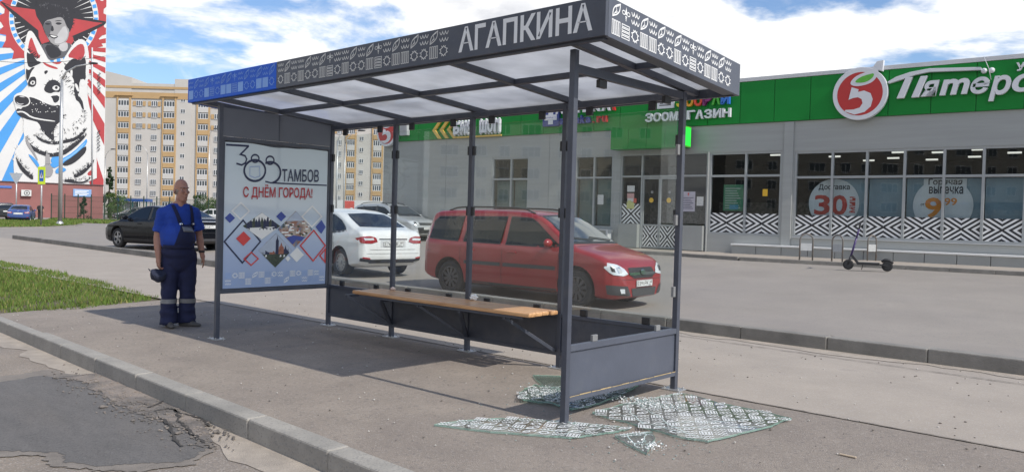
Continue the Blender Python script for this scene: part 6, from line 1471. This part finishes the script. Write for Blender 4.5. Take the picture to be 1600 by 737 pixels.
P_m(zA((60,610),(66,588),(92,568),(142,574),(184,588),(199,622),(188,656),(140,674),(98,664),(70,644)),0); P_m(zA((66,606),(72,590),(95,574),(140,580),(176,592),(190,620),(180,648),(140,664),(102,656),(76,640)),3); P_m(zA((78,624),(108,646),(150,640),(122,656),(92,648)),7); P_m(zA((100,584),(130,580),(160,592),(128,592)),7)
P_m(zB((30,76),(75,70),(112,84),(152,118),(242,138),(348,152),(348,161),(240,149),(146,129),(104,96),(75,82),(36,88)),0)
for k in range(26): x=rnd.uniform(200,420); y=rnd.uniform(625,720); P_m(zA((x,y),(x+7,y+2),(x+5,y+8),(x-2,y+6)),0,0)
for p,mi in ((zB((120,420),(160,440),(216,500),(216,548),(180,505)),1),(zB((300,500),(400,468),(500,408),(590,320),(606,296),(614,332),(562,402),(470,482),(380,524),(330,544)),1),(zB((330,440),(392,430),(396,482),(340,522),(308,480)),1),(zB((345,562),(380,530),(432,540),(442,562),(360,592)),1),(zB((400,505),(500,440),(602,350),(606,402),(560,452),(500,502),(432,524)),3),(zB((400,480),(500,420),(592,330),(598,338),(505,432),(404,492)),6),(zB((100,268),(130,332),(200,382),(300,424),(400,404),(500,334),(602,250),(607,276),(512,372),(410,442),(300,452),(190,412),(120,352)),3),(zB((180,262),(230,298),(320,328),(420,312),(520,288),(602,208),(608,226),(532,312),(420,337),(320,350),(218,316)),3),
 (zB((102,296),(118,300),(205,460),(205,484),(168,424),(116,352)),4),(zB((498,590),(560,568),(650,490),(672,462),(662,502),(602,572),(560,602),(508,622)),3),(zB((18,428),(60,500),(110,560),(168,600),(168,642),(100,592),(48,532)),3),(zB((380,640),(480,628),(560,660),(640,620),(664,588),(602,667),(480,662)),3)): P_m(p,mi)
for p,n_ in ((zB((180,262),(320,328),(520,288),(602,208)),60),(zB((100,268),(200,382),(300,424),(500,334),(602,250)),70),(zB((18,428),(110,560),(168,600)),40),(zB((498,590),(650,490)),40),(zB((380,640),(640,620)),40),(zB((590,60),(600,150),(520,180)),26),(zB((490,170),(520,200),(540,210)),14)): fur(p,3,n_,4.2,.45); fur(p,0,n_//2,4.2,.5)
mp_([(p[0],p[1]) for p in [(74+9*math.cos(2*math.pi*k/20),267+10*math.sin(2*math.pi*k/20)) for k in range(20)]],4,LY[0]+.3); mp_(z1((176,592),(190,592),(194,630),(174,630)),4,LY[0]+.5)
for x,y in ((380,280),(378,500)):                        # signature writing up the right edge
    P_=[((x+6*math.sin(k*1.9))/2.4575,(y+k*4.2)/2.4575) for k in range(20)]; q=[MU(*p) for p in P_]; f.line(q,.07,3,LY[0])
f.build('mural',mats_,wl,fix=False)
m=MB(); m.tube([MW(*MU(144,75),.15),MW(*MU(144,288),.15)],.09,6); m.build('drainpipe',M_lgrey,wl,smooth=True)
M_brick=mat('brick_red_render',(.27,.115,.105),.85,var=.12,vs=.6)
m=MB(); m.box((uL-1,-6.5,.05),(uR-.2,-.0,2.5),F=lambda u,v,o:MW(u,v-.08,o)); ext=m.build('ground_floor',M_brick,mb_root)
m=MB(); m.box((uL-1.05,-.07,.0),(uR-.15,.05,2.6),F=lambda u,v,o:MW(u,v,o)); m.build('coping',mat('dark_coping',(.10,.06,.06),.7),ext)
def onext(x,y,w_,h_,d,m_,nm,par): 
    u,v=MU(x,y); b=MB(); b.box((u-w_/2,v-h_/2,2.51),(u+w_/2,v+h_/2,2.51+d),F=lambda a,b2,c:MW(a,b2,c)); return b.build(nm,m_,par,bevel=.02)
ac=thing('air_conditioner','white air conditioner box on the brick red wall under the mural','air conditioner',tuple(MW(*MU(42,302),2.6)))
ab=onext(42,302,1.05,.75,.35,mat('air_conditioner_white',(.6,.6,.58),.5),'case',ac)
u,v=MU(43,302); fl=Flat(lambda a,b2,l=0:MW(a,b2,2.875+.01*l)); fl.ring((u,v),.27,.07,0,0,20); fl.disc((u,v),.1,0,0,14); fl.build('fan_grille',M_trim,ab,fix=False)
sg=thing('wall_sign','pale blue rectangular sign on the brick red ground floor wall','sign',tuple(MW(*MU(128,302),2.6)))
sb=onext(127.5,302,2.0,.95,.10,mat('blue_sign_board',(.22,.36,.60),.5,var=.1),'board',sg)
u,v=MU(127.5,302); fl=Flat(lambda a,b2,l=0:MW(a,b2,2.625+.01*l)); 
for k in range(4): fl.rect(u-.8,v+.24-.17*k,u+.7-.2*(k%2),v+.33-.17*k,0,0)
fl.build('print',M_white,sb,fix=False)
sg=thing('wall_sign','long thin blue sign at the left edge on the brick red wall','sign',tuple(MW(*MU(8,292),2.6))); onext(7,292.5,1.7,.28,.08,mat('blue_sign_board2',(.08,.16,.45),.5),'board',sg)
# ================================================================= apartment block far behind
BD=210.0; BO=pxd(250,332,BD); BO.z=.4; BK=BD/FPX
def BU(x,y): dx,dy=x-250,y-332; return (dx+ROLL*dy)*BK,-(dy-ROLL*dx)*BK
def BW(u,v,o=0): return BO+rh*u+V((0,0,v))-fh*o
M_beige=mat('pale_beige_brick',(.50,.472,.435),.85,var=.05,vs=.25); M_orange=mat('ochre_brick',(.46,.305,.15),.85,var=.08,vs=.3); M_wfr=mat('white_upvc',(.66,.66,.66),.5); M_wgl=mat('dark_window_glass',(.045,.055,.065),.12,spec=.7,var=.5,vs=.09)
bb=thing('apartment_block','long ten storey beige and ochre apartment block behind the car park','apartment block',tuple(BO))
bx=lambda m,u0_,v0,u1_,v1,o0=-12,o1=0,mi=0: m.box((u0_,v0,o0),(u1_,v1,o1),F=lambda a,b2,c:BW(a,b2,c),mi=mi)
uA=BU(140,200)[0]; uB=BU(206,200)[0]; uC=BU(273,200)[0]; uD=BU(300,200)[0]; uE=BU(450,200)[0]; uF=BU(606,220)[0]
m=MB(); bx(m,uA,-.5,uB,34.2); m.prism([BW(uA,34.2,0),BW(uB,34.2,0),BW(uB,35.0,0),BW(uA+4,36.6,0),BW(uA,36.6,0)],fh*12); bx(m,uB+.01,-.5,uC,33.6,-12,-.15); bx(m,uC+.01,-.5,uD,34.9,-12,0); bx(m,uD+.01,-.5,uE,33.0,-12,-.15); bx(m,uE+.01,-.5,uF,33.4,-12,-.1)
bw=m.build('wall',M_beige,bb)
m=MB()
for (a,b) in ((uA,uB),(uB,uC),(uC,uD),(uD,uE),(uE,uF)): bx(m,a,29.6,b-.02,31.2,.0,.10); bx(m,a,32.2,b-.02,32.8,.0,.10)
m.build('ochre_band',M_orange,bw)
FL=2.92
def vfl(k): return 1.3+FL*k
ocol=[(194,17,'b'),(218,9,'w'),(241.5,9,'w'),(265,17,'b'),(286,7,'s'),(318,16,'b')]+[(340,9,'w'),(364,9,'w'),(388,17,'b'),(412,9,'w'),(436,7,'s'),(460,17,'b'),(484,9,'w'),(508,9,'w')]+[(531,7,'w'),(549,12,'b'),(565.5,6,'s'),(590.5,13,'b')]
vis=lambda x:x<345 or x>518
hid=MB(); hidg=MB()
strips=MB()
for (x,wp,k_) in ocol:
    u=BU(x,220)[0]; wd=wp*BK
    if k_=='b': 
        bx(strips,u-wd/2-.42,-.3,u-wd/2,30.2,0,.22); bx(strips,u+wd/2,-.3,u+wd/2+.42,30.2,0,.22); bx(strips,u-wd/2-.9,30.2,u+wd/2+.9,30.4,0,.5)
strips.build('ochre_strip',M_orange,bw)['kind']='stuff'
rnd=random.Random(6); par_=MB(); M_pale=mat('pale_panel',(.52,.50,.47),.8)
for (x,wp,k_) in ocol:
    for fl_ in range(10):
        u=BU(x,220)[0]; v=vfl(fl_)+(1.3 if k_=='s' else 0); wd=wp*BK; h=1.45 if k_!='s' else 1.15
        if k_=='b':
            q_=MB() if vis(x) else hid; bx(q_,u-wd/2+.02,v-1.25,u+wd/2-.02,v-.02,0,.32)
            if vis(x): q_.build('balcony_front',M_orange if (fl_>=7 or x in (265,549,590.5) or (x==318 and fl_>3)) and fl_%3 else M_pale,bw)
        if k_=='w' and fl_>=7: bx(par_,u-wd/2-.9,v+.1,u-wd/2-.15,v+1.3,0,.02); bx(par_,u+wd/2+.15,v+.1,u+wd/2+.9,v+1.3,0,.02)
        show_=vis(x) and fl_>=(1 if x<345 else 2) and not (x<345 and x>300 and fl_>8) and not (x>518 and fl_>7)
        M1=MB() if show_ else hid; M2=MB() if show_ else hidg; o0=.31 if k_=='b' else .0
        if k_=='b': bx(M1,u-wd/2+.02,v,u+wd/2-.02,v+h,.0,.24)
        else: bx(M1,u-wd/2,v,u+wd/2,v+h,.0,.06)
        n_=4 if k_=='b' else (2 if k_=='s' else 3); pw_=wd/n_; oo=.245 if k_=='b' else .065
        for q in range(n_):
            bx(M2,u-wd/2+pw_*q+.12,v+.14,u-wd/2+pw_*(q+1)-.06,v+h-.10,oo,oo+.01)
        if show_:
            w_=M1.build('window',M_wfr,bw); M2.build('pane',M_wgl,w_)
par_.build('ochre_band',M_orange,bw)['kind']='stuff'
o_=hid.build('window_row',M_wfr,bb); o_['kind']='stuff'; o2=hidg.build('pane_row',M_wgl,o_); o2['kind']='stuff'
# low shop strip with a red and white board in front of the block, seen through the glass
lo=thing('kiosk_row','low white shop row with a red picture board in front of the apartment block','shop',tuple(pxd(570,334,120)))
KO=pxd(570,334,120); KW=lambda u,v,o=0: V((KO.x,KO.y,.2))+rh*u+V((0,0,v))-fh*o
m=MB(); m.box((-5,0,-4),(6,3.2,0),F=lambda a,b2,c:KW(a,b2,c)); w_=m.build('wall',mat('white_kiosk_wall',(.6,.6,.59),.7),lo)
fl=Flat(lambda a,b2,l=0:KW(a,b2,.03+.02*l)); fl.rect(-3.2,1.0,-1.6,3.1,0,0); fl.disc((-2.0,1.8),.3,1,1); fl.rect(.4,2.0,2.2,2.6,0,0); fl.rect(.6,2.2,2.0,2.4,1,1); fl.build('picture_board',[mat('kiosk_red',(.55,.07,.05),.6,var=.2,vs=2),M_white],w_,fix=False)
# ================================================================= trees, shrubs, fence
M_leafA=mat('dark_leaf',(.035,.070,.018),.6,var=.45,vs=1.2,spec=.3); M_leafB=mat('mid_leaf',(.075,.125,.03),.6,var=.4,vs=1.2,spec=.3); M_con=mat('conifer_needles',(.030,.055,.024),.7,var=.4,vs=1.5,spec=.2); M_bark=mat('bark',(.10,.075,.055),.9,var=.3,vs=8)
def tree(name,label,cat,base,h,rad,kind,n,m_,seed,leaf=.22,group=None,clear=.18):
    rnd=random.Random(seed); root=thing(name,label,cat,tuple(base),0,group); B=V(base)
    m=MB(); m.tube([B-V((0,0,.1)),B+V((.05,0,h*.35)),B+V((rad*.06,0,h*.75))],[h*.022+.03,h*.016+.02,.02],7); limbs=[]
    if kind!='conifer':
        for k in range(7): a=rnd.uniform(0,6.28); z0=h*rnd.uniform(.2,.55); e=B+V((math.cos(a)*rad*.6,math.sin(a)*rad*.6,z0+h*rnd.uniform(.15,.3))); m.tube([B+V((.03,0,z0)),e],[.05,.015],5); limbs.append(e)
    m.build('trunk',M_bark,root,smooth=True)
    vs=[];fs=[]; cl=[]
    for k in range(26):
        if kind=='conifer': t=rnd.random()**.8; z=clear+(1-clear)*t; r=rad*(1-t)**.8*rnd.uniform(.5,1.0); a=rnd.uniform(0,6.28); cl.append((V((math.cos(a)*r,math.sin(a)*r,z*h)),rad*(.30*(1-t)+.10)))
        else: a=rnd.uniform(0,6.28); r=rad*math.sqrt(rnd.random())*.75; z=h*(clear+.12+(.86-clear)*rnd.random()); q=1-abs((z/h-.55)/.55)**2*.6; cl.append((V((math.cos(a)*r*q,math.sin(a)*r*q,z)),rad*rnd.uniform(.22,.42)))
    for k in range(n):
        c,r=rnd.choice(cl); d=V((rnd.gauss(0,1),rnd.gauss(0,1),rnd.gauss(0,.8))); d=d.normalized()*(r*rnd.random()**.4); p=B+c+d; s=leaf*rnd.uniform(.5,1.3); x=V((rnd.gauss(0,1),rnd.gauss(0,1),rnd.gauss(0,1))).normalized(); y=x.cross(V((rnd.gauss(0,1),rnd.gauss(0,1),rnd.gauss(0,1)))).normalized(); b=len(vs)
        vs+=[tuple(p-x*s*.5),tuple(p+y*s*.28),tuple(p+x*s*.5),tuple(p-y*s*.28)]; fs.append((b,b+1,b+2,b+3))
    W=WM[root].inverted(); me=bpy.data.meshes.new('crown'); me.from_pydata([tuple(W@V(q)) for q in vs],[],fs); me.materials.append(m_); link('crown',me,root); return root
def gz(p,z=None): p=p.copy(); p.z=(zpark(p.x,p.y) if z is None else z); return p
tree('conifer_tree','tall slim dark conifer at the right corner of the mural wall','tree',gz(pxd(170,334,108)),7.2,1.1,'conifer',2600,M_con,1,.25)
tree('bush','broad green bush at the foot of the tall conifer','bush',gz(pxd(180,336,104)),3.2,1.7,'b',1700,M_leafB,2,.2,clear=.0)
tree('fir_tree','small fir in the grass before the brick red wall','tree',gz(pxd(131,337,90)),2.6,.75,'conifer',1300,M_con,3,.17,clear=.05)
tree('bush','low light green shrub behind the fence left of the parked cars','bush',gz(pxd(172,337,93)),1.9,1.0,'b',900,M_leafB,4,.16,clear=.0)
tree('bush','dark hedge bush left of the blue roofed shelter','bush',gz(pxd(186,336,118)),3.0,1.9,'b',1300,M_leafA,5,.22,clear=.0)
tree('tree','small green tree behind the fence right of the man','tree',gz(pxd(312,334,125)),3.6,1.6,'b',1500,M_leafA,6,.25,clear=.1)
tree('tree','rounded green tree between the man and the shelter front post','tree',gz(pxd(333,334,118)),3.2,1.3,'b',1300,M_leafB,7,.22,clear=.1)
tree('bush','green bush behind the dark car left of the white kiosk row','bush',gz(pxd(532,333,130)),2.2,1.4,'b',900,M_leafA,8,.22,clear=0)
for i,(a,b) in enumerate(((86,225),(20,110),(172,238))):
    p=gz(pxd(a,340,83)); q=gz(pxd(b,340,86))
GV=[tuple(gz(pxd(x,y,dd))[:2]) for x,y,dd in ((70,345,72),(215,349,70),(250,342,88),(80,338,90))]
flat_patch('verge_soil',GV,-.09,M_soil,.2,6,7); grass('grass',GV,9000,.16,lambda x,y:-.09,12,.012)
IS=[tuple(px(x,y,-.1)[:2]) for x,y in ((-60,362),(0,358),(70,357),(118,354),(130,351),(115,348),(60,346),(-60,345))]
m=MB(); m.prism([(x,y,-.25) for x,y in IS],(0,0,.27)); struct('island_kerb',m,M_conc)
IG=[(x*.985+px(40,352,-.1).x*.015,y*.985+px(40,352,-.1).y*.015) for x,y in IS]; flat_patch('island_soil',IG,.03,M_soil,.1,6,8); grass('grass',IG,14000,.10,lambda x,y:.03,14,.009)
# green mesh fence
M_fgr=mat('dark_green_fence_paint',(.015,.04,.025),.5,var=.15)
fe_=thing('mesh_fence','long dark green welded mesh fence in front of the far parked cars','fence',tuple(gz(pxd(200,340,84))))
A=gz(pxd(80,340,84),-.1); B=gz(pxd(345,340,86),-.1); n_=13
for k in range(n_+1):
    p=A.lerp(B,k/n_); m=MB(); m.box((p.x-.045,p.y-.045,p.z),(p.x+.045,p.y+.045,p.z+2.75)); m.build('post',M_fgr,fe_)
for k in range(n_):
    p,q=A.lerp(B,k/n_),A.lerp(B,(k+1)/n_); m=MB()
    for z in (.15,.75,1.4,2.05,2.5): m.bar(p+V((0,0,z)),q+V((0,0,z)),.02,.02)
    for j in range(1,26): r_=p.lerp(q,j/26); m.bar(r_+V((0,0,.1)),r_+V((0,0,2.55)),.009,.009)
    m.build('mesh_panel',M_fgr,fe_)
# far bus shelter with blue roof
bs=gz(pxd(213,334,112)); sh2=thing('bus_shelter','distant bus shelter with a blue roof behind the fence','bus shelter',tuple(bs))
SW=lambda u,v,o=0: bs+rh*u+V((0,0,v))-fh*o
m=MB(); m.box((-2.4,2.35,-.8),(1.9,2.75,.9),F=lambda a,b2,c:SW(a,b2,c)); m.build('roof',mat('blue_roof',(.03,.09,.33),.4),sh2,bevel=.02)
m=MB(); m.box((-2.0,.2,-.75),(-.3,2.3,-.7),F=lambda a,b2,c:SW(a,b2,c)); m.build('panel',mat('pale_panel2',(.5,.53,.56),.5),sh2)
for u in (-2.2,-.2,1.7):
    for o in (-.7,.7): m=MB(); m.box((u-.06,0,o-.06),(u+.06,2.35,o+.06),F=lambda a,b2,c:SW(a,b2,c)); m.build('post',mat('teal_post',(.03,.12,.12),.5),sh2)
# ================================================================= poles and signs, left
def lamp(label,x,y,dist,h,arm,rad=.1,arms=1,lean=0):
    p=gz(pxd(x,y,dist)); r_=thing('street_lamp',label,'street lamp',tuple(p)); m=MB(); m.tube([p,p+V((0,0,h*.5)),p+V((0,0,h))],[rad,rad*.85,rad*.6],12); m.build('pole',M_steel,r_,smooth=True)
    m=MB(); m.lathe([(rad*1.5,0),(rad*1.5,.25),(rad,.35)],p,(0,0,1),12); m.build('pole_foot',M_steel,r_,smooth=True)
    d=rh*arm; pts=[p+V((0,0,h-.05)),p+V((0,0,h+.5))+d*.12,p+V((0,0,h+.95))+d*.45,p+V((0,0,h+1.2))+d]; m=MB(); m.tube(pts,[rad*.5,rad*.42,rad*.38,rad*.33],8); ar=m.build('arm',M_steel,r_,smooth=True)
    m=MB(); m.ell((0,0,0),(.36,.13,.08)); ang2=math.atan2(d.y,d.x); m.v=[pts[-1]+Matrix.Rotation(ang2,3,'Z')@v_ for v_ in m.v]; m.build('lamp_head',M_trim,ar,smooth=True)
lamp('tall grey street lamp in the grass island before the mural',93.5,353,57,10.4,2.2,.15)
lamp('slim street lamp standing right of the mural in front of the block',163,338,104,7.8,1.0,.09)
lamp('slim lamp with its head against the block left of the shelter',229,337,112,9.0,-1.2,.08)
lamp('thin lamp pole seen through the glass left of the silver car roof',537,334,70,7.5,1.4,.08)
lamp('thin grey pole with lamp seen through the glass just right of the poster',525,335,78,8.5,1.4,.09)
lamp('lamp with dark head beside the upper left shelter post',325,336,120,12.4,.9,.09)
p=gz(pxd(64,358,52)); xs_=thing('crossing_sign','pedestrian crossing sign in a yellow green frame on a thin post','road sign',tuple(p)); m=MB(); m.tube([p,p+V((0,0,3.95))],.05,10); m.build('post',M_steel,xs_,smooth=True)
T2=lambda u,v,o=0: p+rh*u+V((0,0,v))-fh*o
m=MB(); m.box((-.20,2.78,.06),(.28,3.92,.10),F=lambda a,b2,c:T2(a,b2,c)); bd=m.build('board',mat('yellow_green_film',(.52,.66,.03),.5),xs_,bevel=.01)
fl=Flat(lambda a,b2,l=0:T2(a,b2,.103+.004*l)); fl.rect(-.10,2.98,.18,3.72,0,0); fl.poly([(-.06,3.2),(.14,3.2),(.04,3.6)],1,1); fl.disc((.04,3.49),.03,2,2,10); fl.poly([(.0,3.25),(.08,3.25),(.06,3.44),(.02,3.44)],2,2); fl.build('symbol',[mat('sign_blue',(.02,.10,.36),.5),M_white,M_black],bd,fix=False)
p=gz(pxd(25,347,72)); gw=thing('give_way_sign','grey back of a triangular road sign on a post at the island edge','road sign',tuple(p)); m=MB(); m.tube([p,p+V((0,0,4.35))],.055,10); m.build('post',M_steel,gw,smooth=True)
T2=lambda u,v,o=0: p+rh*u+V((0,0,v))-fh*o
m=MB(); m.prism([T2(-.62,4.3,.07),T2(.62,4.3,.07),T2(.03,3.3,.07),T2(-.03,3.3,.07)],fh*.02); m.build('board',mat('sign_back_grey',(.40,.42,.44),.5),gw)
pp=gz(pxd(63,341,78)); man('person in dark clothes standing far off before the brick red wall',pp,fwd-math.pi/2+.6,(mat('black_cloth',(.02,.02,.022),.9),mat('black_cloth2',(.018,.018,.02),.9),M_shoe),True)
# wires
wr=thing('overhead_wire','thin overhead wire crossing the upper left sky past the mural','wire',tuple(pxd(0,63,70)))
m=MB(); a=pxd(-60,90,62); b=pxd(165,88,70); c=pxd(320,30,75)
m.tube([a.lerp(b,k/10)-V((0,0,.5*math.sin(math.pi*k/10))) for k in range(11)],.018,4); m.build('cable',M_black,wr)

# pale blocks across the road behind the viewer: their windows are mirrored in the shelter and shop glass
def mirrored_block(A,B,label,hh,m_,nfl):
    ud=(B-A); ln=ud.length; ud=ud.normalized(); nd_=V((-ud.y,ud.x,0))
    if nd_.y<0: nd_=-nd_
    NW=lambda u,v,o=0: A+ud*u+V((0,0,v))+nd_*o
    rb=thing('apartment_block',label,'apartment block',tuple(A))
    m=MB(); m.box((0,-.5,-12),(ln,hh,0),F=lambda x,y,z:NW(x,y,z)); bw2=m.build('wall',m_,rb)
    k=0; u=1.6
    while u<ln-2.7:
        wd=1.5 if k%3 else 2.6
        for fl_ in range(nfl):
            m=MB(); m.box((u,1.2+3.0*fl_,0),(u+wd,2.75+3.0*fl_,.06),F=lambda x,y,z:NW(x,y,z)); w_=m.build('window',M_wfr,bw2)
            m=MB(); n2=2 if wd<2 else 3
            for q in range(n2): m.box((u+.1+q*(wd-.1)/n2,1.32+3.0*fl_,.061),(u+(q+1)*(wd-.1)/n2,2.63+3.0*fl_,.07),F=lambda x,y,z:NW(x,y,z))
            m.build('pane',M_wgl,w_)
        u+=wd+(1.7 if k%3 else 2.4); k+=1
a=pxd(668,330,112); c_=pxd(1030,330,112)
mirrored_block(V((a.x,-a.y,-.3)),V((c_.x,-c_.y,-.3)),'pale sand apartment block across the road, only seen mirrored in the shelter glass',29,mat('pale_sand_brick',(.52,.47,.38),.85,var=.05,vs=.3),9)
def refl(p): return p-sn*(2*(p.dot(sn)-SD))
a=refl(pxd(1130,340,125)); c_=refl(pxd(1780,340,125)); a.z=c_.z=-.3
mirrored_block(a,c_,'beige apartment block across the road, only seen mirrored in the shop windows',24,mat('brown_brick',(.34,.31,.27),.85,var=.1,vs=.3),7)
